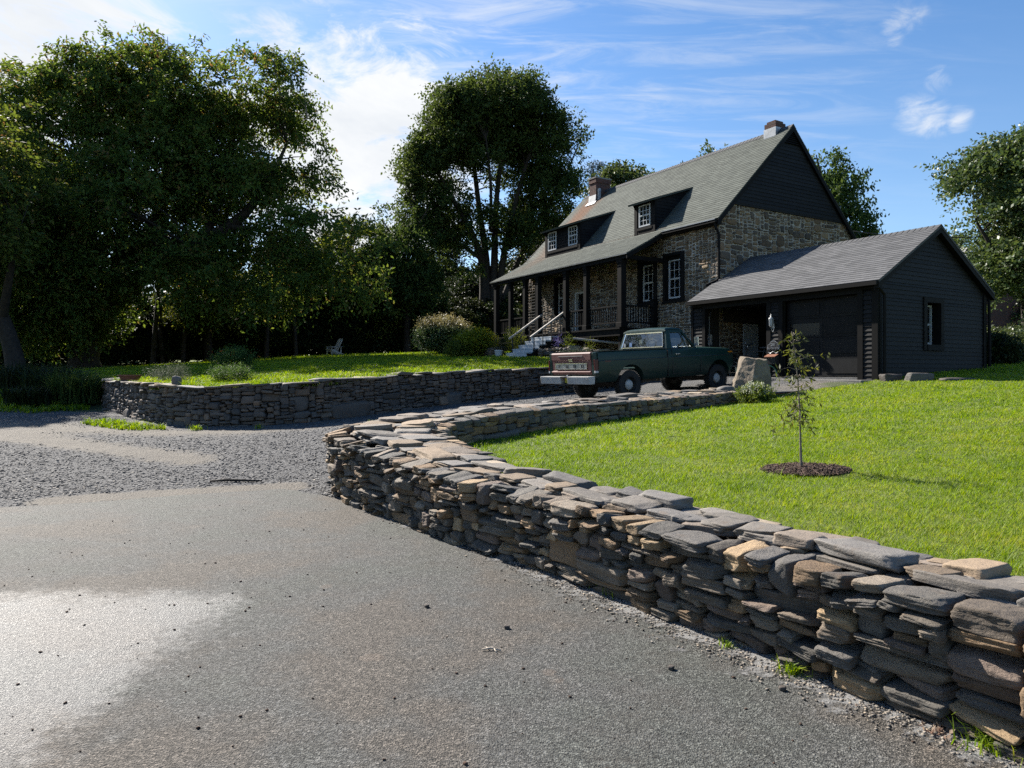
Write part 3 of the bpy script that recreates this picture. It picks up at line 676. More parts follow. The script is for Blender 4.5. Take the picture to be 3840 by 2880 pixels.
# three large slabs set in the base of the wall
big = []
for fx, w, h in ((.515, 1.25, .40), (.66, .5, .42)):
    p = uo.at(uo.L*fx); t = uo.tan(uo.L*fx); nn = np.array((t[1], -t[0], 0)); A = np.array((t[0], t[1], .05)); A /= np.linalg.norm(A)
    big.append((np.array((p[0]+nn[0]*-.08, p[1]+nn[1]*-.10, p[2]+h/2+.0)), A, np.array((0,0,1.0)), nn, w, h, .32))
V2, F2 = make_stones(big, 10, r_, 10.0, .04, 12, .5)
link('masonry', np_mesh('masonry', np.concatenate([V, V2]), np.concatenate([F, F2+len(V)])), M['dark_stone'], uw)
cs = coping_specs(uo, ui, r_, 1, (.5,.4,.2,.95), (.04,.08), .03, -.02)
V, F = make_stones(cs, 4, r_, 14.0, .025, 8, .5, True)
link('coping', np_mesh('coping', V, F), M['coping'], uw)
core_mesh(uo, ui, 'rubble_core', M['core'], uw, .15, .04, 120)
# ------------------------------------------------------------------ stone house (local x = t, depth from the drive side; y = s, along the house; root turned by HROT)
house = thing('stone_house', (OX, OY, 0), 'old two-storey fieldstone house with green-grey shingle roof, two shed dormers and a front porch', 'house', HROT)
TF, TB, SL = 1.21, 8.55, 12.1       # front wall, back wall, length
ZB, ZE = -.9, 5.3
OPEN = [(1.62, 2.66, 2.66, 4.30), (3.03, 4.06, 2.68, 4.28), (8.74, 9.75, 2.62, 4.22), (7.46, 8.36, 1.66, 3.56)]   # s0,s1,z0,z1: three windows and the door
# mortar body with real openings (tiles around the openings)
def holes_quad(b, u0, u1, v0, v1, holes, fn):
    us = sorted({u0, u1, *[h[0] for h in holes], *[h[1] for h in holes]}); vs = sorted({v0, v1, *[h[2] for h in holes], *[h[3] for h in holes]})
    for a, c in zip(us[:-1], us[1:]):
        for d, e in zip(vs[:-1], vs[1:]):
            m = ((a+c)/2, (d+e)/2)
            if any(h[0] < m[0] < h[1] and h[2] < m[1] < h[3] for h in holes): continue
            b.add([fn(a, d), fn(c, d), fn(c, e), fn(a, e)], [(0,1,2,3)])
b = MB()
holes_quad(b, 0, SL, ZB, ZE+.1, OPEN, lambda s, z: (TF-.004, s, z))
for h in OPEN:     # reveals
    for (p, q) in (((h[0],h[2]),(h[0],h[3])), ((h[1],h[3]),(h[1],h[2])), ((h[0],h[3]),(h[1],h[3])), ((h[1],h[2]),(h[0],h[2]))):
        b.add([(TF-.004,*p),(TF-.004,*q),(TF+.45,*q),(TF+.45,*p)], [(0,1,2,3)])
b.add([(TF-.004,-.004,ZB),(TB,-.004,ZB),(TB,-.004,ZE),(TB-.55,-.004,5.92),(TF+.55,-.004,5.92),(TF-.004,-.004,ZE)], [(0,1,2,3,4,5)])
b.add([(TF+.02,SL,ZB),(TB,SL,ZB),(TB,SL,ZE),(4.88,SL,8.95),(TF+.02,SL,ZE)], [(4,3,2,1,0)])
b.add([(TB,0,ZB),(TB,SL,ZB),(TB,SL,ZE),(TB,0,ZE)], [(0,1,2,3)])
b.build('wall', M['mortar'], house)
# face stones
rs = np.random.default_rng(4)
def rect_specs(L, Hf, fn, holes, r, wr, hr, big=.05, proud=.035):
    sp = []
    for (u, v, w, h) in pack(L, Hf, wr, hr, r, res=.03, big=big):
        u0, u1, v0, v1 = u, u+w, v, v+h
        for o in holes:
            if u0 < o[1] and u1 > o[0] and v0 < o[3] and v1 > o[2]:
                c = [(o[0]-u0, 0), (u1-o[1], 1), (o[2]-v0, 2), (v1-o[3], 3)]; m = max(c, key=lambda t: t[0]*(1 if t[1] < 2 else 2))
                if m[1] == 0: u1 = o[0]
                elif m[1] == 1: u0 = o[1]
                elif m[1] == 2: v1 = o[2]
                else: v0 = o[3]
        if u1 - u0 < .05 or v1 - v0 < .03: continue
        c, A, B, Cn = fn((u0+u1)/2, (v0+v1)/2); a = r.normal(0, .035)
        A2 = A*math.cos(a) + B*math.sin(a); B2 = B*math.cos(a) - A*math.sin(a)
        g = r.uniform(.02, .075)
        sp.append((c - Cn*(.05 - r.uniform(0, proud)), A2, B2, Cn, max(.04, u1-u0-g), max(.03, v1-v0-g*.8), .13))
    return sp
ey, ez, ex = np.array((0,1.,0)), np.array((0,0,1.)), np.array((1.,0,0))
HO = [(a-.02, b_+.02, c-ZB-.02, d-ZB+.02) for a, b_, c, d in OPEN]
sp = rect_specs(SL, lambda u: ZE - ZB - .1, lambda u, v: (np.array((TF, u, ZB+v)), ey, ez, -ex), HO, rs, (.27,.6,.07,.8), (.11,.5,.04,.3))
def gable_top(u):  # u measured from front wall along t
    return 5.88 - ZB if .55 < u < 6.8 else (ZE - ZB + min(u, 7.34-u)*1.0)
sp += rect_specs(7.34, gable_top, lambda u, v: (np.array((TF+u, 0.0, ZB+v)), ex, ez, -ey), [], rs, (.34,.6,.08,1.0), (.13,.5,.04,.3), .08)
V, F = make_stones(sp, 5, rs, 11.0, .05, 9, .4)
link('stone_facing', np_mesh('stone_facing', V, F), M['house_stone'], house)

# clapboards: sawtooth boards over a polygon given as width limits per height
def clap(b, z0, z1, lim, fn, step=.13, proud=.022):
    z = z0
    while z < z1 - .01:
        ze = min(z + step, z1); (a0, a1), (c0, c1) = lim(z), lim(ze)
        b.add([fn(a0, z, proud), fn(a1, z, proud), fn(c1, ze, .004), fn(c0, ze, .004), fn(a0, z, 0), fn(a1, z, 0)], [(0,1,2,3), (4,5,1,0)])
        z = ze
def gl(z): k = min(z, 9.0) - 5.9; return (TF+.55+k*.985, TB-.55-k*.985)
b = MB(); clap(b, 5.87, 8.95, gl, lambda t, z, p: (t, -.06-p, z))
b.box(TF+.5, TB-.5, -.075, .01, 5.80, 5.872)
b.build('gable_siding', M['black_wood'], house)
b = MB()
for k in range(7): zz_ = 8.35 + k*.075; hw = (8.9 - zz_)*.75; b.hexa([(4.88-hw,-.13,zz_),(4.88+hw,-.13,zz_),(4.88+hw,-.085,zz_),(4.88-hw,-.085,zz_)], [(4.88-hw+.05,-.095,zz_+.06),(4.88+hw-.05,-.095,zz_+.06),(4.88+hw-.05,-.085,zz_+.06),(4.88-hw+.05,-.085,zz_+.06)])
b.build('gable_vent', M['black_trim'], house)

# roof
def roof_sheet(prof, s0, s1, step=.14, th=.012, thick=.05, under=True):
    P = Path([(x, z) for x, z in prof]); V = []; F = []; UV = []; u = 0
    def q(a, bb, cc, dd, uv):
        i = len(V); V.extend([a, bb, cc, dd]); F.append((i, i+1, i+2, i+3)); UV.extend(uv)
    while u < P.L - .005:
        ue = min(u + step, P.L); a, c = P.at(u), P.at(ue); t = (c - a)/np.linalg.norm(c - a); n = np.array((-t[1], t[0]))
        if n[1] < 0: n = -n
        al = a + n*th; cl = c + n*.002; ab = a - n*.001
        q((al[0], s0, al[1]), (al[0], s1, al[1]), (cl[0], s1, cl[1]), (cl[0], s0, cl[1]), [(s0,u+.003),(s1,u+.003),(s1,ue-.003),(s0,ue-.003)])
        q((ab[0], s0, ab[1]), (ab[0], s1, ab[1]), (al[0], s1, al[1]), (al[0], s0, al[1]), [(s0,u+.005),(s1,u+.005),(s1,u+.006),(s0,u+.006)])
        u = ue
    if under:
        for a, c in zip(prof[:-1], prof[1:]):
            t = np.array((c[0]-a[0], c[1]-a[1])); t /= np.linalg.norm(t); n = np.array((-t[1], t[0])); n = n if n[1] > 0 else -n
            a2, c2 = np.array(a) - n*thick, np.array(c) - n*thick; z4 = [(0,0)]*4
            q((a2[0],s0,a2[1]), (c2[0],s0,c2[1]), (c2[0],s1,c2[1]), (a2[0],s1,a2[1]), z4)
            q((a[0],s0,a[1]), (a2[0],s0,a2[1]), (c2[0],s0,c2[1]), (c[0],s0,c[1]), z4); q((a[0],s1,a[1]), (c[0],s1,c[1]), (c2[0],s1,c2[1]), (a2[0],s1,a2[1]), z4)
        a = prof[0]; t = np.array((prof[1][0]-a[0], prof[1][1]-a[1])); t /= np.linalg.norm(t); n = np.array((-t[1], t[0])); n = n if n[1] > 0 else -n; a2 = np.array(a) - n*thick
        q((a[0],s0,a[1]), (a[0],s1,a[1]), (a2[0],s1,a2[1]), (a2[0],s0,a2[1]), [(0,0)]*4)
    return V, F, UV
MAINF = [(.98, 5.21), (4.88, 9.04)]; PORCHF = [(-.76, 4.27), (.30, 4.82), (1.15, 5.30), (1.65, 5.78), (2.15, 6.30), (4.88, 9.04)]
REAR = [(8.78, 5.21), (4.88, 9.04)]
parts = [roof_sheet(MAINF, -.16, 2.46), roof_sheet(PORCHF, 2.46, SL+.16), roof_sheet(REAR, -.16, SL+.16)]
V = sum((p[0] for p in parts), []); UV = sum((p[2] for p in parts), []); F = []; k = 0
for p in parts: F += [tuple(i + k for i in f) for f in p[1]]; k += len(p[0])
roof = link('roof', np_mesh('roof', V, np.array(F), uv=UV), M['roof'], house)
b = MB()   # ridge cap of folded shingles
s = -.16
while s < SL + .1:
    b.add([(4.72, s, 8.915), (4.72, s+.2, 8.90), (4.88, s+.2, 9.06), (4.88, s, 9.075), (5.04, s+.2, 8.90), (5.04, s, 8.915)], [(0,1,2,3), (3,2,4,5)]); s += .17
b.build('ridge_cap', M['garage_roof'], roof)
for s in (-.17, SL+.13):   # rake boards
    for (a, c) in (((.98,5.21),(4.88,9.04)), ((8.78,5.21),(4.88,9.04))):
        b = MB(); b.hexa([(a[0],s,a[1]-.24),(c[0],s,c[1]-.24),(c[0],s+.04,c[1]-.24),(a[0],s+.04,a[1]-.24)], [(a[0],s,a[1]-.05),(c[0],s,c[1]-.05),(c[0],s+.04,c[1]-.05),(a[0],s+.04,a[1]-.05)]); b.build('rake_board', M['black_trim'], roof)
b = MB()
for (a, c) in zip(PORCHF[:-2], PORCHF[1:-1]):
    b.hexa([(a[0],2.44,a[1]-.2),(c[0],2.44,c[1]-.2),(c[0],2.48,c[1]-.2),(a[0],2.48,a[1]-.2)], [(a[0],2.44,a[1]-.045),(c[0],2.44,c[1]-.045),(c[0],2.48,c[1]-.045),(a[0],2.48,a[1]-.045)])
b.build('rake_board', M['black_trim'], roof)
b = MB()   # gutters and fascia
b.box(1.0, 1.20, -.12, 2.44, 5.02, 5.16); b.box(.86, .985, -.13, 2.44, 5.07, 5.175)
b.box(-.70, -.64, 2.50, SL+.1, 4.10, 4.245)
b.build('gutter', M['black_trim'], roof)
b = MB(); b.box(.845, .86, -.13, 2.44, 5.155, 5.185); b.box(-.775, -.765, 2.46, SL+.16, 4.235, 4.268); b.build('drip_edge', M['metal'], roof)
b = MB(); b.tube([(.93,-.03,5.08),(1.0,-.05,4.9),(1.13,-.06,4.7),(1.13,-.06,3.22),(1.05,-.02,3.12),(.85,.25,2.98)], .045, 8); b.build('downpipe', M['black_trim'], house)

# chimneys
def brick_box(b, uv, x0, x1, y0, y1, z0, z1):
    for (p, L) in ((((x0,y0),(x1,y0)), x1-x0), (((x1,y0),(x1,y1)), y1-y0), (((x1,y1),(x0,y1)), x1-x0), (((x0,y1),(x0,y0)), y1-y0)):
        b.add([(*p[0],z0),(*p[1],z0),(*p[1],z1),(*p[0],z1)], [(0,1,2,3)]); uv += [(0,z0),(L,z0),(L,z1),(0,z1)]
    b.add([(x0,y0,z1),(x1,y0,z1),(x1,y1,z1),(x0,y1,z1)], [(0,1,2,3)]); uv += [(0,0)]*4
def chimney(x0, x1, y0, y1, z0, z1, corb, cap):
    b = MB(); uv = []
    brick_box(b, uv, x0, x1, y0, y1, z0, z1 - corb)
    n = max(1, int(corb/.09)); 
    for k in range(n): e = .03 + .0*k if k < n-1 or cap else -.03; brick_box(b, uv, x0-e, x1+e, y0-e, y1+e, z1-corb+k*corb/n+.002*k, z1-corb+(k+1)*corb/n)
    o = link('chimney', np_mesh('chimney', b.v, np.array(b.f), uv=uv), M['brick'], house)
    return o
ch = chimney(4.22, 5.1, 10.56, 11.08, 7.6, 9.52, .2, True)
MB().box(4.17, 5.15, 10.51, 11.13, 9.525, 9.60).build('cap', M['concrete'], ch)
b = MB(); b.hexa([(4.15,10.54,8.30),(4.205,10.54,8.33),(4.205,11.10,8.33),(4.15,11.10,8.30)], [(4.195,10.54,8.72),(4.21,10.54,8.72),(4.21,11.10,8.72),(4.195,11.10,8.72)])
b.hexa([(4.02,10.48,8.215),(4.21,10.48,8.40),(4.21,11.16,8.40),(4.02,11.16,8.215)], [(4.01,10.48,8.235),(4.20,10.48,8.42),(4.20,11.16,8.42),(4.01,11.16,8.235)]); b.build('flashing', M['lead'], ch)
b = MB(); b.bar((4.32,10.44,8.35),(4.32,10.44,9.0),.12); b.build('vent_pipe', M['lead'], ch)
ch = chimney(4.62, 5.12, .42, .86, 8.5, 9.36, .27, False)
MB().box(4.57, 5.17, .37, .91, 8.55, 9.085).build('flashing', M['lead'], ch)

# windows -------------------------------------------------------------
def sash_window(name, W, H, parent, place, cols=3, rows=2, frame=.045, bar=.016, thick=.05, casing=None, casing_mat=None, curtains=False):
    """double-hung window in local (u, v, out) mapped by place(u, v, d)"""
    def bx(b, u0, u1, v0, v1, d0, d1):
        b.hexa([place(u0,v0,d0),place(u1,v0,d0),place(u1,v0,d1),place(u0,v0,d1)], [place(u0,v1,d0),place(u1,v1,d0),place(u1,v1,d1),place(u0,v1,d1)])
    b = MB()
    for u0, u1, v0, v1 in ((0,frame,0,H), (W-frame,W,0,H), (frame,W-frame,0,frame*1.2), (frame,W-frame,H-frame,H)): bx(b, u0, u1, v0, v1, 0, thick)
    for half, d in ((0, .005), (1, .022)):
        v0 = frame*1.2 + half*(H-2.2*frame)/2; v1 = v0 + (H-2.2*frame)/2
        bx(b, frame, W-frame, v1-.025 if half == 0 else v0, v1 if half == 0 else v0+.03, d, d+.027)
        for c in range(1, cols): u = frame + (W-2*frame)*c/cols; bx(b, u-bar/2, u+bar/2, v0+.001, v1-.026, d, d+.018)
        for c in range(1, rows): v = v0 + (v1-v0)*c/rows; bx(b, frame+.001, W-frame-.001, v-bar/2, v+bar/2, d+.003, d+.0195)
    o = b.build(name, M['white_wood'], parent)
    g = MB(); g.add([place(frame*.5,frame,.004), place(W-frame*.5,frame,.004), place(W-frame*.5,H-frame,.004), place(frame*.5,H-frame,.004)], [(0,1,2,3)])
    return o, g
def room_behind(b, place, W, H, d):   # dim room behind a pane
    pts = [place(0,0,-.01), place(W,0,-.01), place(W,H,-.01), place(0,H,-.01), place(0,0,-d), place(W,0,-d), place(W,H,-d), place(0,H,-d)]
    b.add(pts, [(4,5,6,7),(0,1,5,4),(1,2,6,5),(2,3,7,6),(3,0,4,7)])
for i, (s0, s1, z0, z1) in enumerate(OPEN[:3]):
    c = .16
    b = MB()     # dark casing boards round the opening and the deep jamb
    for a in ((s0-.02, s0+c, z0, z1), (s1-c*.55, s1+.02, z0, z1), (s0-.02, s1+.02, z1-.002, z1+.10), (s0-.06, s1+.06, z0-.10, z0+.002)):
        b.box(TF-.05, TF+.10, a[0], a[1], a[2], a[3])
    b.box(TF+.101, TF+.3, s0, s0+.12, z0, z1); b.box(TF+.101, TF+.3, s1-.09, s1, z0, z1); b.box(TF+.101, TF+.3, s0+.121, s1-.091, z1-.12, z1); b.box(TF+.101, TF+.3, s0+.121, s1-.091, z0, z0+.09)
    W, H = s1 - s0 - .23, z1 - z0 - .23
    pl = lambda u, v, d, a=s1-.095, zb=z0+.095: (TF+.19-d, a-u, zb+v)
    o, g = sash_window('window', W, H, house, pl)
    b.build('casing', M['black_trim'], o); g.build('pane', M['glass'], o)
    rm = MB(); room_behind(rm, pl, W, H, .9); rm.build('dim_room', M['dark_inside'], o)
# front door
s0, s1, z0, z1 = OPEN[3]
b = MB(); b.box(TF+.24, TF+.29, s0+.1, s1-.1, z0+.04, z1-.1)
for k in range(3): b.box(TF+.225, TF+.239, s0+.2, s1-.2, z0+.2+k*.18, z0+.3+k*.18)
door = b.build('door', M['porch_wood'], house)
b = MB(); b.box(TF+.1, TF+.32, s0, s0+.098, z0, z1); b.box(TF+.1, TF+.32, s1-.098, s1, z0, z1); b.box(TF+.1, TF+.32, s0+.099, s1-.099, z1-.1, z1); b.build('door_frame', M['white_wood'], door)
MB().box(TF+.215, TF+.238, s0+.2, s1-.2, z0+.85, z1-.25).build('pane', M['glass'], door)
b = MB(); b.lathe([(0,0),(.03,.005),(.03,.04),(0,.05)], 10, Matrix.Translation((TF+.235, s1-.16, z0+.95)) @ Matrix.Rotation(-PI/2, 4, 'Y')); b.build('handle', M['metal'], door)

# dormers: shed roofs running back to the main roof
def roofz(t): return np.interp(t, [p[0] for p in PORCHF], [p[1] for p in PORCHF])
def dormer(s0, s1, wins):
    tf = 1.2; zt = 6.58; tb = 3.15; zb_ = 7.25
    b = MB()
    def lim(z):
        k = (z - zt)/(zb_ - zt)*(tb - tf) + tf if z > zt else tf
        e = np.interp(z, [roofz(x) for x in np.linspace(.9, 3.3, 40)], np.linspace(.9, 3.3, 40))
        return (k, max(k + .001, e))
    clap(b, 5.3, zb_, lim, lambda t, z, p: (t, s0-p, z), .12, .018); clap(b, 5.3, zb_, lim, lambda t, z, p: (t, s1+p, z), .12, .018)
    hl = [(w[0], w[1], 5.62, 6.46) for w in wins]
    zs = 5.35
    holes_quad(b, s0+.01, s1-.01, 5.3, zt, hl, lambda s, z: (tf+.03, s, z))
    dm = b.build('dormer', M['black_wood'], house)
    b = MB()   # boards on the face: corner posts, head, sill and siding between windows
    for a in ((s0-.03, s0+.13), (s1-.13, s1+.03)): b.box(tf-.03, tf+.06, a[0], a[1], 5.2, zt-.001)
    b.box(tf-.025, tf+.028, s0+.131, s1-.131, 6.462, zt); b.box(tf-.045, tf+.028, s0+.131, s1-.131, 5.50, 5.60)
    b.box(tf-.02, tf+.028, s0+.131, s1-.131, 5.3, 5.50)
    edges = [s0+.131] + [x for w in wins for x in (w[0], w[1])] + [s1-.131]
    for a, c in zip(edges[0::2], edges[1::2]):
        if c - a > .02: clap(b, 5.6, 6.46, lambda z: (a, c), lambda s, z, p: (tf+.028-.02-p, s, z), .12, .016)
    for sx in (s0+.06, s1-.06): b.bar((tf-.16, sx, 6.56), (tf-.035, sx, 6.34), .05, .05)
    b.build('trim', M['black_trim'], dm)
    pr = [(tf-.27, zt+.02-.085), (tb+.05, zb_+.035)]
    V, F, UV = roof_sheet(pr, s0-.12, s1+.12, .14, .012, .06)
    link('dormer_roof', np_mesh('dormer_roof', V, np.array(F), uv=UV), M['roof'], dm)
    for w in wins:
        pl = lambda u, v, d, a=w[1]-.012: (tf+.02-d, a-u, 5.625+v)
        o, g = sash_window('window', w[1]-w[0]-.024, .83, dm, pl, 3, 2, .045, .02, .05)
        rm = MB(); room_behind(rm, pl, w[1]-w[0]-.024, .83, .5)
        g.v += []; g.build('pane', M['glass'], dm); rm.build('dim_room', M['dark_inside'], dm)
    return dm
dormer(3.14, 4.24, [(3.36, 4.02)])
dormer(7.82, 10.45, [(7.98, 8.66), (9.58, 10.26)])

# porch ---------------------------------------------------------------
b = MB(); b.box(-.74, TF-.06, 2.86, SL, 1.60, 1.66); 
for k in range(14): b.box(-.75, -.741, 2.86, SL, 1.601, 1.659) if k == 0 else None
deck = b.build('porch_deck', M['porch_wood'], house)
b = MB(); b.box(-.70, -.66, 2.9, SL-.04, 1.36, 1.598); b.box(-.655, TF-.07, 2.9, 2.94, 1.36, 1.598)
for s in (3.0, 5.05, 6.3, 8.5, 10.3, 11.9): b.box(-.64, -.52, s-.06, s+.06, -.9, 1.598)
b.build('fascia', M['black_trim'], deck)
PS = [(2.97, .115), (5.05, .095), (6.40, .095), (8.42, .10), (9.46, .09), (10.68, .09), (11.98, .10)]
for s, w in PS:
    b = MB(); b.box(-.55-w, -.55+w, s-w, s+w, 1.662, 4.10)
    b.box(-.55-w-.035, -.55+w+.035, s-w-.035, s+w+.035, 1.661, 1.84); b.box(-.55-w-.025, -.55+w+.025, s-w-.025, s+w+.025, 3.98, 4.098)
    b.build('porch_post', M['porch_wood'], house, bevel=.012)
b = MB(); b.box(-.64, -.46, 2.62, SL+.02, 4.10, 4.26); b.box(-.455, TF-.07, 2.62, 2.78, 4.10, 4.24); b.build('porch_beam', M['porch_wood'], house)
MB().add([(0,0,0)], []) 
b = MB(); b.add([(-.44,2.8,4.262),(TF-.06,2.8,4.85),(TF-.06,SL,4.85),(-.44,SL,4.262)], [(0,1,2,3)]); b.build('porch_ceiling', M['soffit'], house)
def railing(p, q):
    p, q = Vector(p), Vector(q); d = q - p; L = d.length; n = int(L/.125)
    b = MB(); b.bar(p + Vector((0,0,.80)), q + Vector((0,0,.80)), .075, .05); b.bar(p + Vector((0,0,.20)), q + Vector((0,0,.20)), .05, .05)
    for k in range(1, n):
        c = p + d*(k/n); b.bar(c + Vector((0,0,.226)), c + Vector((0,0,.774)), .03)
    return b.build('railing', M['porch_wood'], house)
for a, c in ((3.11, 4.93), (5.17, 6.28), (9.57, 10.57), (10.79, 11.86)): railing((-.55, a, 1.66), (-.55, c, 1.66))
railing((-.41, 2.95, 1.66), (.86, 2.95, 1.66)); railing((-.41, SL-.1, 1.66), (1.1, SL-.1, 1.66))
b = MB(); b.box(.87, 1.07, 2.85, 3.05, 1.662, 2.72); b.box(.845, 1.095, 2.825, 3.075, 2.721, 2.76); b.build('newel_post', M['porch_wood'], house, bevel=.01)
# steps
b = MB(); nst = 6
for k in range(nst):
    z = 1.50 - k*.166; t0 = -.78 - k*.30
    b.box(t0-.32, t0, 6.62, 8.2, z-.05, z); b.box(t0-.03, t0-.001, 6.63, 8.19, z-.6 if k else z-.5, z-.051) 
    b.box(t0-.315, t0-.295, 6.66, 8.17, z-.166, z-.052)
st = b.build('steps', M['grey_step'], house)
b = MB()
for s in (6.58, 8.22): b.hexa([(-.76,s-.03,1.0),(-.76,s+.03,1.0),(-2.55,s+.03,.3),(-2.55,s-.03,.3)], [(-.76,s-.03,1.5),(-.76,s+.03,1.5),(-2.55,s+.03,.55),(-2.55,s-.03,.55)])
b.build('stringer', M['black_trim'], st)
for s in (6.58, 8.22):
    b = MB(); b.bar((-.5, s, 2.50), (-2.15, s, 1.42), .07, .06); hr = b.build('handrail', M['rail_top'], house)
    b = MB()
    for k in range(4): t = -.72 - k*.42; b.bar((t, s, 2.32+(t+.72)*.655), (t, s, 1.42+(t+.76)*.55), .03, up=(0,1,0))
    b.build('baluster', M['iron'], hr)
b = MB(); b.tube([(-1.15, 5.1, 1.33), (-.2, 3.4, 1.10)], .045, 8); b.build('drain_pipe', M['pipe'], house)
# trellis against the lit end of the front wall
b = MB()
for k in range(6): s = 11.25 + k*.14; b.bar((TF-.10, s, 1.68), (TF-.10, s, 4.3), .028)
for k in range(18): z = 1.8 + k*.14; b.bar((TF-.125, 11.2, z), (TF-.125, 12.0, z), .024)
b.build('trellis', M['trellis'], house)

# ------------------------------------------------------------------ garage
gar = thing('garage', (OX, OY, 0), 'black clapboard two-bay garage with grey shingle roof, left bay open and right bay closed', 'garage', HROT)
GS, GT, GE, GP = -6.32, 5.34, 2.36, 4.02
DO = [(-2.95, -.54, -.5, 2.07), (-5.81, -3.5, -.5, 2.07)]
b = MB()
# front: boards left of the open bay, between bays, right strip, head band
for a, c in ((-.42, -.02), (-3.36, -3.09), (-6.2, -5.95)): clap(b, -.3, 2.14, lambda z: (a, c), lambda s, z, p: (0.0-p, s, z), .115, .034)
b.box(.001, .06, -6.30, 0, 2.07, 2.36)
for a, c in ((-.54, 0), (-3.5, -2.95), (-6.32, -5.81)): b.box(.001, .1, a, c, -.45, 2.069)
# right wall with window hole, gable above
WH = (2.18, 2.98, .72, 1.95)
clap(b, -.08, WH[2], lambda z: (.05, GT), lambda t, z, p: (t, GS-p, z), .115); clap(b, WH[2], WH[3], lambda z: (.05, WH[0]), lambda t, z, p: (t, GS-p, z), .115)
clap(b, WH[2], WH[3], lambda z: (WH[1], GT), lambda t, z, p: (t, GS-p, z), .115)
clap(b, WH[3], 2.36, lambda z: (.02, GT-.02), lambda t, z, p: (t, GS-p, z), .115)
clap(b, 2.36, 3.93, lambda z: ((z-2.36)*1.67+.02, GT-.02-(z-2.36)*1.67), lambda t, z, p: (t, GS-p, z), .115)
b.box(GT-.1, GT, GS+.01, 1.2-1.2, -.45, 2.36)
b.build('wall', M['black_wood'], gar)
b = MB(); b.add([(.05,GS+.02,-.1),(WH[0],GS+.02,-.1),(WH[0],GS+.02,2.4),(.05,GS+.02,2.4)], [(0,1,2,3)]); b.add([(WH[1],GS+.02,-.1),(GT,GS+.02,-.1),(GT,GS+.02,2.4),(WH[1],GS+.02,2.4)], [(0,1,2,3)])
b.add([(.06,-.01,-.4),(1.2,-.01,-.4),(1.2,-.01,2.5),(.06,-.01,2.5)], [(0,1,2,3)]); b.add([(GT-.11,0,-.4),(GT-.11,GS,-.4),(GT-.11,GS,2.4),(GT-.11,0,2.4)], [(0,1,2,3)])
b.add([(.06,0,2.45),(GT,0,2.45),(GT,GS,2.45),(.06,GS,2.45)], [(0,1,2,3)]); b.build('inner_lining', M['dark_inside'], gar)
MB().box(.02, GT, GS, .0, -.36, -.1).build('floor_slab', M['concrete'], gar)
for a in ((-.545,-.42),(-3.09,-2.945),(-3.505,-3.36),(-5.95,-5.805)): MB().box(-.045, .02, a[0], a[1], -.3, 2.069).build('bay_casing', M['black_trim'], gar)
b = MB(); b.box(-.05, .0, -5.95, -.42, 2.07, 2.15); b.box(-.045, .0, -6.2, -.02, 2.151, 2.33); b.build('head_board', M['black_trim'], gar)
for q in ((-.05, .02, -6.36, -6.2, -.4, 2.36), (-.05, .02, -.02, .06, -.3, 2.36), (.021, .13, -6.37, -6.325, -.3, 2.36), (GT-.12, GT+.03, -6.37, -6.322, -.1, 2.40)): MB().box(*q).build('corner_board', M['black_trim'], gar)
V1 = roof_sheet([(-.22, 2.40-.06), (2.67, GP)], -6.5, .06, .14); V2_ = roof_sheet([(GT+.22, 2.34), (2.67, GP)], -6.5, -.01, .14)
V = V1[0] + V2_[0]; F = V1[1] + [tuple(i+len(V1[0]) for i in f) for f in V2_[1]]
gr = link('roof', np_mesh('roof', V, np.array(F), uv=V1[2]+V2_[2]), M['garage_roof'], gar)
b = MB(); s = -6.5
while s < -.05: b.add([(2.5,s,3.94),(2.5,s+.2,3.925),(2.67,s+.2,4.035),(2.67,s,4.05),(2.84,s+.2,3.925),(2.84,s,3.94)], [(0,1,2,3),(3,2,4,5)]); s += .17
b.build('ridge_cap', M['garage_roof'], gr)
for (a, c) in (((-.22,2.34),(2.67,GP)), ((GT+.22,2.34),(2.67,GP))):
    b = MB(); b.hexa([(a[0],-6.49,a[1]-.2),(c[0],-6.49,c[1]-.2),(c[0],-6.36,c[1]-.2),(a[0],-6.36,a[1]-.2)], [(a[0],-6.49,a[1]-.05),(c[0],-6.49,c[1]-.05),(c[0],-6.36,c[1]-.05),(a[0],-6.36,a[1]-.05)]); b.build('rake_board', M['black_trim'], gr)
b = MB(); b.box(-.30, -.20, -6.47, .04, 2.22, 2.32); b.build('gutter', M['black_trim'], gr)
b = MB(); b.tube([(-.2,-6.40,2.24),(-.02,-6.44,2.1),(.1,-6.45,1.98),(.1,-6.45,-.08),(.02,-6.55,-.14)], .04, 8); b.build('downpipe', M['black_trim'], gar); b = MB(); b.tube([(GT+.15,-6.3,2.3),(GT+.09,-6.4,2.1),(GT+.09,-6.42,.2)], .045, 8); b.build('downpipe', M['black_trim'], gar)
# right bay door, closed: four panels, window light in the second
b = MB()
for k in range(4):
    z0 = -.08 + k*.5375; z1 = z0 + .53
    for c in range(2):
        a0 = -5.80 + c*1.15; a1 = a0 + 1.145
        if k == 2 and c == 1:   # light in the left half
            b.box(.17, .2, a0, a1, z0, z0+.06); b.box(.17, .2, a0, a1, z1-.12, z1); b.box(.17, .2, a0, a0+.1, z0+.06, z1-.12); b.box(.17, .2, a1-.1, a1, z0+.06, z1-.12)
        else:
            b.box(.17, .2, a0, a1, z0, z1); b.box(.155, .1695, a0+.09, a1-.09, z0+.08, z1-.08)
gd = b.build('garage_door', M['black_wood'], gar)
b = MB(); b.add([(.185,-4.55,.91+.145),(.185,-3.61,.91+.145),(.185,-3.61,1.42-.01),(.185,-4.55,1.42-.01)], [(0,1,2,3)]); b.build('door_pane', M['dim_glass'], gd)
b = MB(); b.box(.19, .24, -4.7, -4.62, .74, .80); b.build('door_handle', M['iron'], gd)
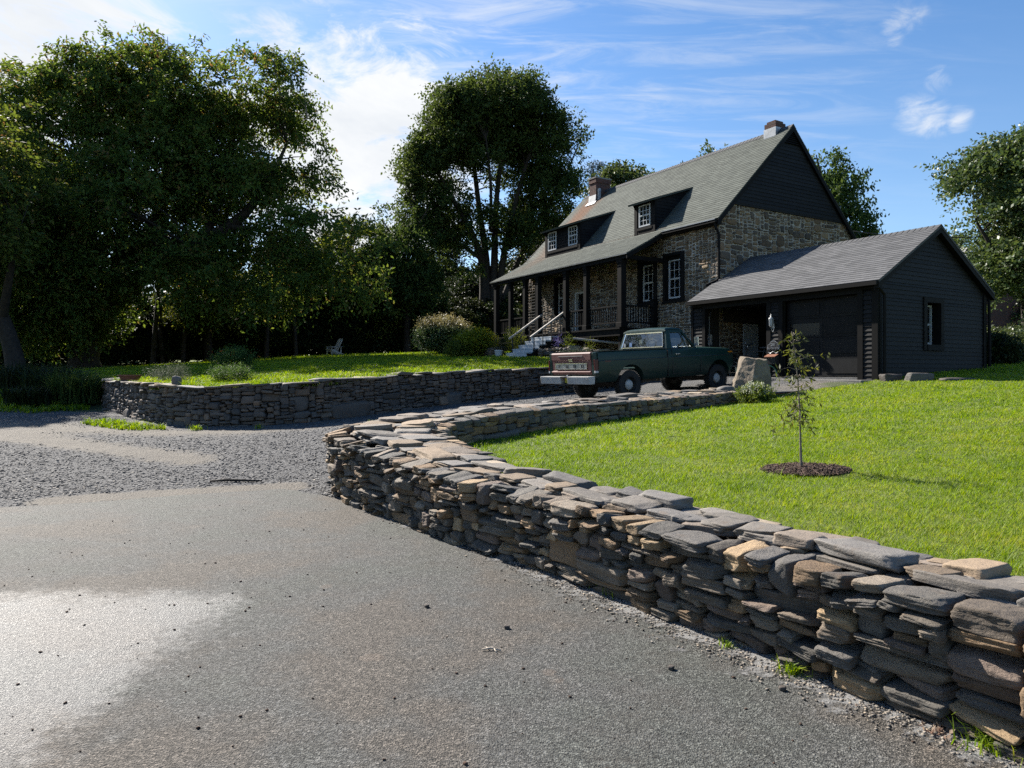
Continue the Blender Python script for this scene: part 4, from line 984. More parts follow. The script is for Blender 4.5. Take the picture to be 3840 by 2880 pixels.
# left bay door, raised under the ceiling, with its tracks
b = MB(); b.box(.4, 2.6, -2.93, -.56, 2.22, 2.26)
for k in range(4): b.box(.42+k*.55, .9+k*.55, -2.8, -.7, 2.19, 2.2195)
ud = b.build('garage_door', M['black_wood'], gar)
tag(ud, 'raised garage door under the ceiling of the open bay')
b = MB()
for s in (-.50, -2.99): b.tube([(.2,s,-.1),(.2,s,1.85),(.3,s,2.05),(.5,s,2.15),(2.5,s,2.16)], .02, 6)
b.build('door_track', M['metal'], ud)
# side window
pl = lambda u, v, d: (WH[0]+.06+u, GS+.26-d, WH[2]+.07+v)
o, g = sash_window('window', .68, 1.09, gar, pl, 1, 1, .05, .02)
g.build('pane', M['dim_glass'], o)
b = MB(); b.box(WH[0]-.1, WH[0]+.055, GS-.045, GS+.12, WH[2]-.1, WH[3]+.1); b.box(WH[1]-.055, WH[1]+.1, GS-.045, GS+.12, WH[2]-.1, WH[3]+.1); b.box(WH[0]+.056, WH[1]-.056, GS-.045, GS+.12, WH[3]-.03, WH[3]+.1); b.box(WH[0]+.056, WH[1]-.056, GS-.06, GS+.12, WH[2]-.1, WH[2]+.06)
b.box(WH[1]-.0545, WH[1]-.02, GS+.121, GS+.3, WH[2], WH[3]); b.box(WH[0]+.02, WH[0]+.0545, GS+.121, GS+.3, WH[2], WH[3])
b.build('casing', M['black_trim'], o); o.data.materials[0] = M['grey_step']
# things inside the open bay: pale door in the back wall, meter box
b = MB(); b.box(2.28, 3.02, -.13, -.085, -.08, 1.71); pd = b.build('back_door', M['grey_step'], gar); MB().box(2.36, 2.41, -.17, -.131, .8, .92).build('handle', M['iron'], pd)
b = MB(); b.box(3.06, GT-.12, -.12, -.085, -.08, 2.44); b.box(TF+.1, 3.055, -.12, -.085, 1.74, 2.44); b.build('shade_panel', M['dark_inside'], gar)  # dark panels added over the stone to stand in for the bay's shade
b = MB(); b.box(.55, .75, -.11, -.02, .95, 1.3); b.build('fuse_box', M['white_plastic'], gar)
# ------------------------------------------------------------------ pickup truck (x forward from the tailgate, y left, z up from the ground)
HT = math.atan2(.559, .829); PT = math.radians(2.8)
truck = thing('pickup_truck', (1.58, 18.32, -.735), 'old dark green single-cab pickup with a rust-red tailgate parked on the gravel drive', 'pickup truck')
truck.rotation_euler = (0, -PT, HT)
def loft(secs, cap=True):
    n = len(secs[0]); vs = [p for s in secs for p in s]; fs = []
    for i in range(len(secs)-1):
        for k in range(n): fs.append((i*n+k, i*n+(k+1) % n, (i+1)*n+(k+1) % n, (i+1)*n+k))
    if cap: fs += [tuple(range(n-1, -1, -1)), tuple((len(secs)-1)*n+k for k in range(n))]
    return vs, fs
def fix(o):
    bm = bmesh.new(); bm.from_mesh(o.data); bmesh.ops.remove_doubles(bm, verts=bm.verts, dist=1e-5); bmesh.ops.recalc_face_normals(bm, faces=bm.faces); bm.to_mesh(o.data); bm.free(); return o
SIDE = [(.90,.50),(.955,.58),(.985,.80),(.988,.98),(.988,1.03),(.968,1.055),(.962,1.20),(.945,1.25),(.92,1.27)]
# bed
def bedsec(x, k=0.0):
    R = [(x, -y, z) for y, z in SIDE]; L = [(x, y, z) for y, z in SIDE]
    return R + [(x,-.80,1.27),(x,-.80,.80),(x,.80,.80),(x,.80,1.27)] + L[::-1]
b = MB(); b.add(*loft([bedsec(x) for x in (.06, .3, 1.2, 2.3, 2.47)])); bed = fix(b.build('bed', M['green_paint'], truck))
def arch_cut(o, x, r, z):
    for y0, y1 in ((-1.2, -.6), (.6, 1.2)):
        c = MB(); c.lathe([(r,y0),(r,y1)], 32, Matrix.Translation((x, 0, z)) @ Matrix.Rotation(-PI/2, 4, 'X')); cu = fix(c.build('cutter', M['rubber'], truck)); 
        bpy.context.view_layer.update(); boolean(o, cu)
WZ = .385
arch_cut(bed, 1.15, .475, .44)
smooth_by_angle(bed, .5)
# nose and lower cab
def nose(x, ts, tc, wf=1.0, bot=.50):
    S = [(.90,bot),(.955,bot+.08),(.985,.80),(.988,.98),(.988,1.03),(.968,1.055),(.955,ts-.06),(.93,ts-.015),(.88,ts)]
    R = [(x, -y*wf, z) for y, z in S]; L = [(x, y*wf, z) for y, z in S]
    return R + [(x,-.55,ts+(tc-ts)*.75),(x,-.2,tc),(x,.2,tc),(x,.55,ts+(tc-ts)*.75)] + L[::-1]
b = MB(); b.add(*loft([nose(2.495,1.27,1.27), nose(3.55,1.275,1.275), nose(3.62,1.28,1.30), nose(3.7,1.275,1.325), nose(4.3,1.255,1.30), nose(4.95,1.225,1.255,.995), nose(5.08,1.20,1.225,.985), nose(5.16,1.12,1.14,.96,.58)]))
body = fix(b.build('body', M['green_paint'], truck)); arch_cut(body, 4.52, .47, .44); smooth_by_angle(body, .5)
b = MB()   # dark wheel wells, frame and axles
for x in (1.15, 4.52):
    for y in (-1, 1):
        b.lathe([(.49,0),(.49,.30)], 24, Matrix.Translation((x, .965*y, .44)) @ Matrix.Rotation(PI/2*y, 4, 'X')) if False else None
    b.bar((x,-.8,WZ), (x,.8,WZ), .12, .12)
for y in (-.42, .42): b.bar((.05,y,.56), (5.0,y,.56), .08, .16)
b.box(1.75, 2.25, -.75, -.2, .42, .6); b.bar((.3,.55,.42), (3.0,.55,.45), .07, .07)
b.build('chassis', M['black_plastic'], truck)
# seams: door outline and crease
b = MB()
for x in (2.66, 3.76): b.box(x-.009, x+.009, -.9905, -.986, .60, 1.03)
b.box(.12, 5.0, -.9915, -.985, 1.028, 1.040)
b.box(2.66, 3.76, -.990, -.986, .594, .606); b.box(2.482, 2.494, -.984, -.95, .55, 1.24); b.box(2.66, 2.672, -.966, -.955, 1.06, 1.25)
b.build('door_seam', M['black_plastic'], truck)
# upper cab
def pl4(a, w, top, wt):   # pillar between a base quad and a top quad
    return a
b = MB()
ZB1, ZT1 = 1.268, 1.765
for sy in (-1, 1):
    yb, yt = .93*sy, .80*sy; ib, it = .85*sy, .735*sy
    for (xb0, xb1, xt0, xt1) in ((2.50, 2.70, 2.62, 2.76), (3.58, 3.66, 3.17, 3.24)):
        b.hexa([(xb0,ib,ZB1),(xb1,ib,ZB1),(xb1,yb,ZB1),(xb0,yb,ZB1)], [(xt0,it,ZT1),(xt1,it,ZT1),(xt1,yt,ZT1),(xt0,yt,ZT1)])
    b.hexa([(3.28,.90*sy,ZB1),(3.31,.90*sy,ZB1),(3.31,.92*sy,ZB1),(3.28,.92*sy,ZB1)], [(3.13,.785*sy,ZT1),(3.155,.785*sy,ZT1),(3.155,.80*sy,ZT1),(3.13,.80*sy,ZT1)])
# rear wall below and around the back window, header rails
def rearx(z): return 2.50 + (z-ZB1)/(ZT1-ZB1)*.12
for z0, z1 in ((ZB1, 1.325), (1.725, ZT1)):
    w0, w1 = .86 - (z0-ZB1)*.24, .86 - (z1-ZB1)*.24
    b.hexa([(rearx(z0),-w0,z0),(rearx(z0)+.05,-w0,z0),(rearx(z0)+.05,w0,z0),(rearx(z0),w0,z0)], [(rearx(z1),-w1,z1),(rearx(z1)+.05,-w1,z1),(rearx(z1)+.05,w1,z1),(rearx(z1),w1,z1)])
for sy in (-1, 1): b.hexa([(2.7,.80*sy-.03*sy,1.70),(3.2,.80*sy-.03*sy,1.70),(3.2,.815*sy,1.70),(2.7,.815*sy,1.70)], [(2.7,.745*sy,ZT1),(3.2,.745*sy,ZT1),(3.2,.80*sy,ZT1),(2.7,.80*sy,ZT1)])
cab = b.build('cab', M['green_paint'], truck, bevel=.01)
RS = []
for x, z, w in ((2.585,1.755,.775),(2.60,1.80,.77),(2.68,1.84,.73),(2.9,1.852,.71),(3.12,1.845,.72),(3.24,1.81,.755),(3.275,1.76,.78)):
    zb = 1.735
    RS.append([(x,-w-.02,zb),(x,-w-.035,(zb+z)/2),(x,-w,z-.012),(x,-w*.8,z+.004),(x,0,z+.016),(x,w*.8,z+.004),(x,w,z-.012),(x,w+.035,(zb+z)/2),(x,w+.02,zb)])
b = MB(); b.add(*loft(RS)); rf = fix(b.build('roof', M['green_paint'], cab)); smooth_by_angle(rf, .7)
b = MB()
def rq(u, z, o=-.004): w = (.80 - (z-1.33)*.24); return (rearx(z)+o, u*w, z)
b.add([rq(-1,1.33), rq(1,1.33), rq(1,1.72), rq(-1,1.72)], [(0,1,2,3)]); b.build('rear_window', M['car_glass'], cab)
b = MB()
for (p, q) in (((-1,1.33),(1,1.33)), ((1,1.33),(1,1.72)), ((1,1.72),(-1,1.72)), ((-1,1.72),(-1,1.33))): b.bar(rq(*p,-.012), rq(*q,-.012), .028, .028, up=(1,0,0))
b.build('window_trim', M['chrome'], cab)
for sy in (-1, 1):
    y = lambda z: (.905 - (z-ZB1)*.26)*sy
    b = MB(); b.add([(2.71,y(1.28),1.28),(3.57,y(1.28),1.28),(3.20,y(1.74),1.70),(2.77,y(1.74),1.70)], [(0,1,2,3)]); b.build('side_window', M['car_glass'], cab)
b = MB(); b.add([(3.63,-.84,1.29),(3.63,.84,1.29),(3.22,.74,1.74),(3.22,-.74,1.74)], [(0,1,2,3)]); b.build('windshield', M['car_glass'], cab)
b = MB(); b.box(2.72, 2.92, -.75, .75, 1.15, 1.42); b.box(2.72,3.3,-.8,.8,1.268,1.29); st = b.build('seat', M['black_plastic'], truck, bevel=.02)
b = MB()
for k in range(16):
    a0, a1 = 2*PI*k/16, 2*PI*(k+1)/16
    b.bar((3.34-.06*math.sin(a0), .38+.2*math.cos(a0), 1.36+.17*math.sin(a0)), (3.34-.06*math.sin(a1), .38+.2*math.cos(a1), 1.36+.17*math.sin(a1)), .022)
b.bar((3.34,.2,1.36),(3.34,.56,1.36),.02); b.build('steering_wheel', M['black_plastic'], truck)
b = MB(); b.box(2.475, 2.482, .62, .70, 1.36, 1.46); b.build('window_sticker', M['white_plastic'], truck)
b = MB(); b.box(2.472, 2.48, .36, .46, 1.36, 1.48); b.build('window_sticker', M['sticker'], truck)
b = MB(); b.box(2.16, 2.47, -.955, .955, 1.271, 1.281); b.box(.1, 2.47, -.958, -.79, 1.272, 1.283); b.box(.1, 2.47, .79, .958, 1.272, 1.283); b.build('bed_rail_cap', M['black_plastic'], bed)
# tailgate with raised trim, name panel and ledge
b = MB()
TG = [(-.005,.70),(-.005,.745),(-.06,.752),(-.06,.778),(-.012,.80),(-.02,1.06),(-.045,1.075),(-.05,1.23),(-.03,1.262),(.05,1.27),(.05,.70)]
b.prism(TG, lambda x, z: (x, -.79, z), lambda x, z: (x, .79, z)); tg = fix(b.build('tailgate', M['primer'], truck, bevel=.006)); 
tag(tg, 'rust-red primer tailgate with a silver name panel')
b = MB(); b.box(-.062, -.048, -.50, .50, 1.165, 1.185); b.build('trim_strip', M['rail_top'], tg)
b = MB(); b.box(-.034, -.018, -.63, .63, .842, .985); b.build('name_panel', M['metal'], tg)
b = MB(); b.box(-.042,-.030,-.645,.645,.83,.848); b.box(-.042,-.030,-.645,.645,.979,.995); b.box(-.042,-.030,-.645,-.629,.849,.978); b.box(-.042,-.030,.629,.645,.849,.978); b.build('panel_border', M['chrome'], tg)
LET = {'F': [(0,.2,0,1),(.2,.8,.8,1),(.2,.62,.42,.6)], 'O': [(0,.22,0,1),(.58,.8,0,1),(.22,.58,.8,1),(.22,.58,0,.2)],
       'R': [(0,.22,0,1),(.22,.8,.8,1),(.6,.8,.42,.8),(.22,.8,.4,.58),(.52,.78,0,.4)], 'D': [(0,.22,0,1),(.22,.66,.8,1),(.22,.66,0,.2),(.6,.82,.12,.88)]}
for ch_, yc in zip('FORD', (.46, .155, -.155, -.47)):
    b = MB()
    for u0, u1, v0, v1 in LET[ch_]: b.box(-.041, -.0345, yc+.05-u1*.115, yc+.05-u0*.115, .875+v0*.075, .875+v1*.075)
    b.build('letter', M['letter'], tg)
b = MB(); b.box(-.066, -.05, -.10, .06, 1.075, 1.095); b.box(-.04, -.02, -.08, .06, 1.035, 1.055); b.build('handle', M['chrome'], tg)
for sy in (-1, 1):
    b = MB(); b.hexa([(-.02,.81*sy,.70),(.10,.81*sy,.70),(.10,.955*sy,.70),(-.02,.94*sy,.70)], [(-.03,.81*sy,1.25),(.10,.81*sy,1.27),(.10,.925*sy,1.27),(-.03,.90*sy,1.25)]); b.build('corner_post', M['green_paint'], truck, bevel=.02)
    b = MB(); b.hexa([(-.032,.905*sy,.80),(.045,.905*sy,.80),(.045,.987*sy,.80),(-.032,.962*sy,.80)], [(-.036,.895*sy,1.08),(.045,.895*sy,1.08),(.045,.987*sy,1.08),(-.036,.95*sy,1.08)]); tl = b.build('tail_light', M['red_lens'], truck, bevel=.012)
    b = MB(); b.hexa([(-.031,.905*sy,.745),(.045,.905*sy,.745),(.045,.984*sy,.745),(-.031,.958*sy,.745)], [(-.031,.905*sy,.797),(.045,.905*sy,.797),(.045,.984*sy,.797),(-.031,.958*sy,.797)]); b.build('reverse_lens', M['white_plastic'], tl)
    MB().box(.27, .46, .984*sy-.006, .984*sy+.006, 1.0, 1.045).build('side_marker', M['red_lens'], truck)
    b = MB(); b.box(4.93, 5.09, .965*sy-.02, .965*sy+.014, 1.095, 1.135); b.build('side_marker', M['orange_lens'], truck)
    b = MB(); b.lathe([(0,0),(.125,.0),(.14,.02),(.125,.05),(0,.075)], 20, Matrix.Translation((5.13, .66*sy, .93)) @ Matrix.Rotation(PI/2, 4, 'Y')); b.build('headlight', M['white_plastic'], truck)
    b = MB(); b.bar((3.50, .94*sy, 1.27), (3.5, 1.06*sy, 1.30), .02); b.bar((3.50, 1.06*sy, 1.28), (3.50, 1.06*sy, 1.40), .015); b.obox((3.505,1.08*sy,1.44), (.015,0,0), (0,.075,0), (0,0,.12)); b.build('door_mirror', M['chrome'], truck, bevel=.008)
    b = MB(); b.box(2.78, 2.93, .985*sy-.015, .985*sy+.02, 1.11, 1.135); b.build('door_handle', M['chrome'], truck, bevel=.005)
b = MB(); b.box(3.60, 3.66, -.75, .75, 1.298, 1.312); b.box(3.58, 3.72, -.93, -.70, 1.293, 1.303); b.bar((3.62,-.2,1.32), (3.5,-.62,1.42), .015); b.build('cowl_vent', M['chrome'], body)
b = MB(); b.box(5.165, 5.185, -.8, .8, .72, 1.08); 
for k in range(7): b.box(5.186, 5.196, -.5, .5, .74+k*.048, .765+k*.048)
b.build('grille', M['black_plastic'], truck)
b = MB(); b.box(5.2, 5.32, -1.0, 1.0, .50, .68); b.build('front_bumper', M['chrome'], truck, bevel=.02)
# rear step bumper with centre notch
b = MB()
for y0, y1 in ((-1.0, -.14), (.14, 1.0)):
    b.hexa([(-.27,y0,.47),(-.10,y0,.47),(-.10,y1,.47),(-.27,y1,.47)], [(-.30,y0,.665),(-.08,y0,.665),(-.08,y1,.665),(-.30,y1,.665)])
bp = b.build('rear_bumper', M['white_steel'], truck, bevel=.018)
b = MB(); b.box(-.25, -.08, -.139, .139, .45, .475); b.box(-.29, -.08, -.139, .139, .635, .66); b.box(-.15, -.10, -.138, .138, .476, .634); b.build('bumper_step', M['black_plastic'], bp)
MB().box(-.165, -.152, -.10, .10, .495, .62).build('number_plate', M['plate'], bp)
for y in (-.55, .55, -.92, .92): b = MB(); b.lathe([(0,0),(.02,.0),(.014,.012),(0,.016)], 8, Matrix.Translation((-.288, y, .60)) @ Matrix.Rotation(-PI/2, 4, 'Y')); b.build('bolt', M['metal'], bp)
b = MB(); b.lathe([(0,-.035),(.025,-.03),(.03,0),(.02,.02),(.0,.03)], 10, Matrix.Translation((-.2,-.06,.675))); b.build('tow_ball', M['metal'], bp)
# wheels
TY = [(.205,-.10),(.24,-.105),(.30,-.112),(.345,-.108),(.372,-.085),(.382,-.04),(.384,0),(.382,.04),(.372,.085),(.345,.108),(.30,.112),(.24,.105),(.205,.10)]
RI = [(.0,.035),(.05,.04),(.06,.03),(.11,.03),(.14,.005),(.18,.0),(.195,.03),(.212,.095),(.222,.108),(.214,-.09),(.0,-.09)]
HC = [(0,.088),(.05,.086),(.09,.078),(.125,.056),(.135,.036),(.13,.034)]
for x in (1.15, 4.52):
    for sy in (-1, 1):
        Mx = Matrix.Translation((x, .83*sy, WZ)) @ Matrix.Rotation(-PI/2*sy, 4, 'X')
        b = MB(); b.lathe(TY, 40, Mx, close=True)
        for k in range(44):   # tread blocks
            a = 2*PI*k/44
            for zz2, o in ((-.055, 0), (.055, .5)): a2 = a + o*2*PI/44; p = Mx @ Vector((.383*math.cos(a2), .383*math.sin(a2), zz2)); t = (Mx.to_3x3() @ Vector((-math.sin(a2), math.cos(a2), 0))); rr = (Mx.to_3x3() @ Vector((math.cos(a2), math.sin(a2), 0))); b.obox(p, t*.018, (Mx.to_3x3() @ Vector((0,0,1)))*.045, rr*.008)
        w = b.build('wheel', M['rubber'], truck, smooth=True)
        smooth_by_angle(w, .6)
        b = MB(); b.lathe(RI, 32, Mx); rim = b.build('rim', M['iron'], w); smooth_by_angle(rim, .5)
        b = MB(); b.lathe(HC, 28, Mx); hc = b.build('hubcap', M['white_steel'], w); smooth_by_angle(hc, .7)

# ------------------------------------------------------------------ fittings on the garage front
def on_front(name, s, z, label, cat):
    x, y = HW(-.045, s); return thing(name, (x, y, z), label, cat, HROT)
lan = on_front('wall_lantern', -3.22, 1.30, 'silver coach lantern on the siding between the two garage bays', 'wall lamp')
b = MB(); b.lathe([(0,.0),(.05,.02),(.055,.05),(.075,.06),(.08,.075),(.078,.08)], 6, Matrix.Translation((-.16,.02,.05))); b.lathe([(.10,.33),(.085,.37),(.04,.41),(.02,.44),(.035,.46),(.012,.49),(.02,.51),(0,.55)], 10, Matrix.Translation((-.16,.02,.05)))
for k in range(6): a = 2*PI*k/6; b.bar((-.16+.075*math.cos(a), .02+.075*math.sin(a), .125), (-.16+.095*math.cos(a), .02+.095*math.sin(a), .385), .01)
b.build('lantern_frame', M['pale_letter'], lan)
b = MB(); b.lathe([(.068,.085),(.086,.325)], 6, Matrix.Translation((-.16,.02,.05))); b.build('lantern_glass', M['lead'], lan)
b = MB(); b.tube([(-.0,.02,-.03),(-.06,.02,-.14),(-.13,.02,-.08),(-.16,.02,.06)], .012, 6); b.obox((0,.02,.1), (.012,0,0), (0,.045,0), (0,0,.10)); b.tube([(-.01,.02,.2),(-.06,.02,.26),(-.1,.02,.2)], .01, 6); b.build('bracket', M['pale_letter'], lan); lan.scale = (.72, .72, .72)
sg = on_front('house_number_plaque', -3.22, .76, 'arched black house-number plaque below the wall lantern', 'sign')
arch = [(-.19,-.07),(.19,-.07),(.19,.07),(.15,.07),(.12,.10)] + [(.12*math.cos(a), .09+.09*math.sin(a)) for a in np.linspace(.2, PI-.2, 9)] + [(-.12,.10),(-.15,.07),(-.19,.07)]
b = MB(); b.prism(arch, lambda y, z: (-.035, y*1.06, z*1.06), lambda y, z: (-.02, y*1.06, z*1.06)); fix(b.build('plaque_border', M['pale_letter'], sg))
b = MB(); b.prism(arch, lambda y, z: (-.042, y*.98, z*.97), lambda y, z: (-.036, y*.98, z*.97)); fix(b.build('plaque_face', M['letter'], sg))
for txt, sz, z in (('281', .12, .03), ('West Main Street', .058, -.045)):
    me = text_mesh(txt, sz, .002); o = link('lettering', me, M['pale_letter'], sg, (-.046, 0, z)); o.rotation_euler = (PI/2, 0, -PI/2)
mb_ = on_front('mailbox', -3.20, .42, 'small mailbox with an orange copper lid under the number plaque', 'mailbox')
b = MB(); b.hexa([(-.13,-.18,-.16),(0,-.18,-.16),(0,.18,-.16),(-.13,.18,-.16)], [(-.16,-.18,.06),(0,-.18,.12),(0,.18,.12),(-.16,.18,.06)]); b.build('box', M['iron'], mb_)
b = MB(); b.hexa([(-.19,-.19,.05),(-.01,-.19,.125),(-.01,.19,.125),(-.19,.19,.05)], [(-.19,-.19,.066),(-.01,-.19,.141),(-.01,.19,.141),(-.19,.19,.066)]); b.build('lid', M['copper'], mb_)
b = MB(); b.tube([(-.02,y,.19+.025*math.cos(y*30)) for y in np.linspace(-.18,.18,25)], .008, 5); b.build('scroll', M['pale_letter'], mb_)

# bicycle standing in the open bay
bx, by = HW(.75, -2.0)
bk = thing('bicycle', (bx, by, -.1), 'black bicycle parked inside the open garage bay behind the boulder', 'bicycle', HROT + PI/2 + .25)
for x in (-.52, .52):
    b = MB(); b.lathe([(.335,-.015),(.345,0),(.335,.015),(.318,.0)], 28, Matrix.Translation((x,0,.345)) @ Matrix.Rotation(PI/2, 4, 'X'), close=True); w = b.build('wheel', M['rubber'], bk)
    b = MB()
    for k in range(14): a = 2*PI*k/14; b.bar((x,0,.345), (x+.325*math.cos(a),0,.345+.325*math.sin(a)), .004, up=(0,1,0))
    b.build('spokes', M['metal'], w)
b = MB()
for p, q in (((-.52,0,.345),(-.08,0,.33)), ((-.52,0,.345),(-.2,0,.82)), ((-.2,0,.86),(-.08,0,.33)), ((-.18,0,.78),(.36,0,.80)), ((-.08,0,.33),(.37,0,.74)), ((.35,0,.92),(.52,0,.345))): b.tube([p, q], .016, 8)
b.build('frame', M['iron'], bk)
b = MB(); b.tube([(.28,-.3,1.04),(.34,-.22,1.02),(.36,-.05,.98),(.36,.05,.98),(.34,.22,1.02),(.28,.3,1.04)], .013, 8); b.tube([(.355,0,.9),(.36,0,.98)], .014, 8); b.build('handlebar', M['metal'], bk)
b = MB(); b.hexa([(-.34,-.09,.87),(-.05,-.025,.88),(-.05,.025,.88),(-.34,.09,.87)], [(-.34,-.08,.93),(-.05,-.02,.91),(-.05,.02,.91),(-.34,.08,.93)]); b.build('saddle', M['black_plastic'], bk, bevel=.012)

# boulder, small rocks, blocks -------------------------------------------------
def rock(name, loc, size, label, cat, mat, seed, n=18, cuts=9, rz=0, rnd=5.0, rough=.03, group=None, custom=None):
    r = np.random.default_rng(seed)
    a = np.array((math.cos(rz), math.sin(rz), 0)); c = np.array((math.sin(rz), -math.cos(rz), 0))
    V, F = make_stones([(np.array((0,0,size[1]/2*.94)), a, np.array((0,0,1.0)), c, size[0], size[1], size[2])], n, r, rnd, rough, cuts, .2)
    if custom: V = custom(V)
    o = link(name, np_mesh(name, V, F), mat); o.location = loc
    return tag(o, label, cat, group)
def boulder_stone(nt, b, o):
    co = objco(nt); f = noise(nt, co, 3.2, 8, .66, .8); g = noise(nt, co, 14, 8, .7)
    setb(nt, b, Base_Color=ramp(nt, mth(nt, 'MULTIPLY_ADD', g, .3, mth(nt, 'MULTIPLY', f, .7)), [(.2,(.05,.04,.03)),(.3,(.085,.064,.043)),(.45,(.145,.115,.082)),(.58,(.19,.155,.112)),(.75,(.26,.23,.185))]), Roughness=.9, Normal=bump(nt, g, .7, .05))
M['boulder'] = material('sandstone_boulder', boulder_stone)
def boulder_shape(V):
    # outline of a leaning slab: sloping left shoulder, high crest, broken front facet
    z = V[:, 2]/.95; x = V[:, 0]/.46
    V = V.copy()
    for nrm, d in (((-.95,.05,.30), .50), ((-.6,-.1,.8), .93), ((.12,.0,1.0), 1.03), ((.72,-.1,.70), 1.04), ((.22,-.97,.10), .35), ((-.62,-.74,.25), .40), ((.1,-.70,.71), .93), ((.95,-.25,.12), .50)):
        n_ = np.array(nrm)/np.linalg.norm(nrm); dd = V @ n_ - d; V -= np.maximum(dd, 0)[:, None]*n_
    from mathutils import noise as mn
    ce = np.array((0, 0, .5)); out = V - ce; out /= np.linalg.norm(out, axis=1, keepdims=True)
    h = np.array([mn.ridged_multi_fractal(Vector(p*2.1), .9, 2.1, 5, .9, 2.0) for p in V]); g2 = np.array([mn.fractal(Vector(p*1.7 + np.array((3.1, 1.7, .4))), 1.0, 2.0, 4) for p in V]); V += out*((h - h.mean())*.03 + g2*.055)[:, None]
    return V
rock('boulder', (5.98, 17.75, -.64), (.96, 1.10, .72), 'big tan sandstone boulder standing at the end of the wall by the truck', 'boulder', M['boulder'], 3, 44, 2, .1, 9, .012, None, boulder_shape)
rock('rock', (5.22, 17.35, -.50), (.42, .2, .3), 'small pale rock lying at the foot of the big boulder', 'rock', M['coping'], 8, 8, 8, .3)
x, y = HW(-.12, -6.75); rock('stone_block', (x, y, ground_z(x, y)-.10), (.5, .26, .3), 'reddish grey stone block beside the garage corner post', 'stone block', M['dark_stone'], 12, 10, 10, .2, 14, .03)
x, y = HW(.02, -7.35); rock('stone_block', (x, y, ground_z(x, y)-.09), (.58, .28, .34), 'pale squared stone block with twigs, right of the garage corner', 'stone block', M['coping'], 15, 10, 9, -.25, 16, .025)
x, y = HW(.35, -8.1); rock('flat_stone', (x, y, ground_z(x, y)-.04), (.9, .1, .3), 'flat grey stone lying in the shaded grass beside the garage', 'flat stone', M['dark_stone'], 16, 8, 7, .1)
b = MB(); x0, y0 = HW(-.55, -3.3)
b.box(-.28, .28, -3.35, .1, -.05, .07); o = b.build('concrete_apron', M['concrete'], None, bevel=.02, loc=(*HW(-.28, -2.9), -.24)); o.rotation_euler = (0, 0, HROT); tag(o, 'low concrete threshold slab in front of the closed garage bay', 'slab')
# hose coil
hx, hy = HW(-.55, -3.2); b = MB(); pts = []
for k in range(90): a = k*.42; rr = .22 + .03*math.sin(k*.9); pts.append((rr*math.cos(a), rr*math.sin(a)*.8, .03 + .0025*k + .02*math.sin(k)))
b.tube(pts, .014, 6); b.tube([(.2+.28*math.cos(a)*.9, 0.05, .12+.28*math.sin(a)) for a in np.linspace(-.5, PI+.5, 20)], .014, 6)
o = b.build('garden_hose', M['hose'], None, True, loc=(hx, hy, ground_z(hx, hy)+.02)); tag(o, 'green garden hose coiled between the garage bays', 'hose')
# small dry-stone garden edgings by the porch
def edging(P, label, seed):
    P = [(x, y, zU(np.float64(x), np.float64(y)).item()-.05, zU(np.float64(x), np.float64(y)).item()+h) for x, y, h in P]
    r = np.random.default_rng(seed); p = smooth_path(P, it=2)
    fs = face_specs(p, 1, (.3,.4,.12,.6), (.08,.3,.04,.14), r, .3, .05); V, F = make_stones(fs, 4, r, 8, .04, 6)
    tag(link('garden_wall', np_mesh('garden_wall', V, F), M['dark_stone']), label, 'garden wall')
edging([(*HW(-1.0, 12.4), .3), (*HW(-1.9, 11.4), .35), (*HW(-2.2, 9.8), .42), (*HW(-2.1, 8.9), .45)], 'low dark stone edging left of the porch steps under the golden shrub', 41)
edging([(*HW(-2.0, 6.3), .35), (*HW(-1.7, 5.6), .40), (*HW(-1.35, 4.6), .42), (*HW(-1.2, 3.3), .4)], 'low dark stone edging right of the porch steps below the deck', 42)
# adirondack chair facing left across the lawn
cz = ground_z(-11.1, 44.0)
ac = thing('garden_chair', (-11.05, 44.0, cz), 'grey slatted wooden garden chair standing alone at the far edge of the upper lawn', 'chair', math.radians(222))
b = MB()
for k in range(6): y = -.24 + k*.096; b.hexa([(-.16,y-.04,.30),(-.13,y-.04,.30),(-.13,y+.04,.30),(-.16,y+.04,.30)], [(-.48,y-.042,1.02+.05*math.sin((k+.5)/6*PI)),(-.455,y-.042,1.02+.05*math.sin((k+.5)/6*PI)),(-.455,y+.042,1.02+.05*math.sin((k+.5)/6*PI)),(-.48,y+.042,1.02+.05*math.sin((k+.5)/6*PI))])
b.bar((-.20,-.28,.42), (-.20,.28,.42), .03, .06); b.bar((-.42,-.26,.9), (-.42,.26,.9), .03, .06); M['chair_wood'] = paint('weathered_chair_wood', (.27,.275,.28), .75, .2, 8); b.build('backrest', M['chair_wood'], ac)
b = MB()
for k in range(6): x = -.12 + k*.095; z = .30 + k*.018; b.box(x, x+.085, -.28, .28, z, z+.02)
b.build('seat', M['chair_wood'], ac)
for sy in (-1, 1):
    MB().box(.27, .31, .30*sy-.04, .30*sy+.04, 0, .52).build('leg', M['chair_wood'], ac)
    b = MB(); b.bar((-.55,.27*sy,.03), (.28,.27*sy,.36), .03, .12); b.build('leg', M['chair_wood'], ac)
    b = MB(); b.box(-.38, .38, .34*sy-.07, .34*sy+.07, .521, .545); b.bar((-.33,.30*sy,.51), (-.33,.30*sy,.10), .03, .06); b.build('armrest', M['chair_wood'], ac)
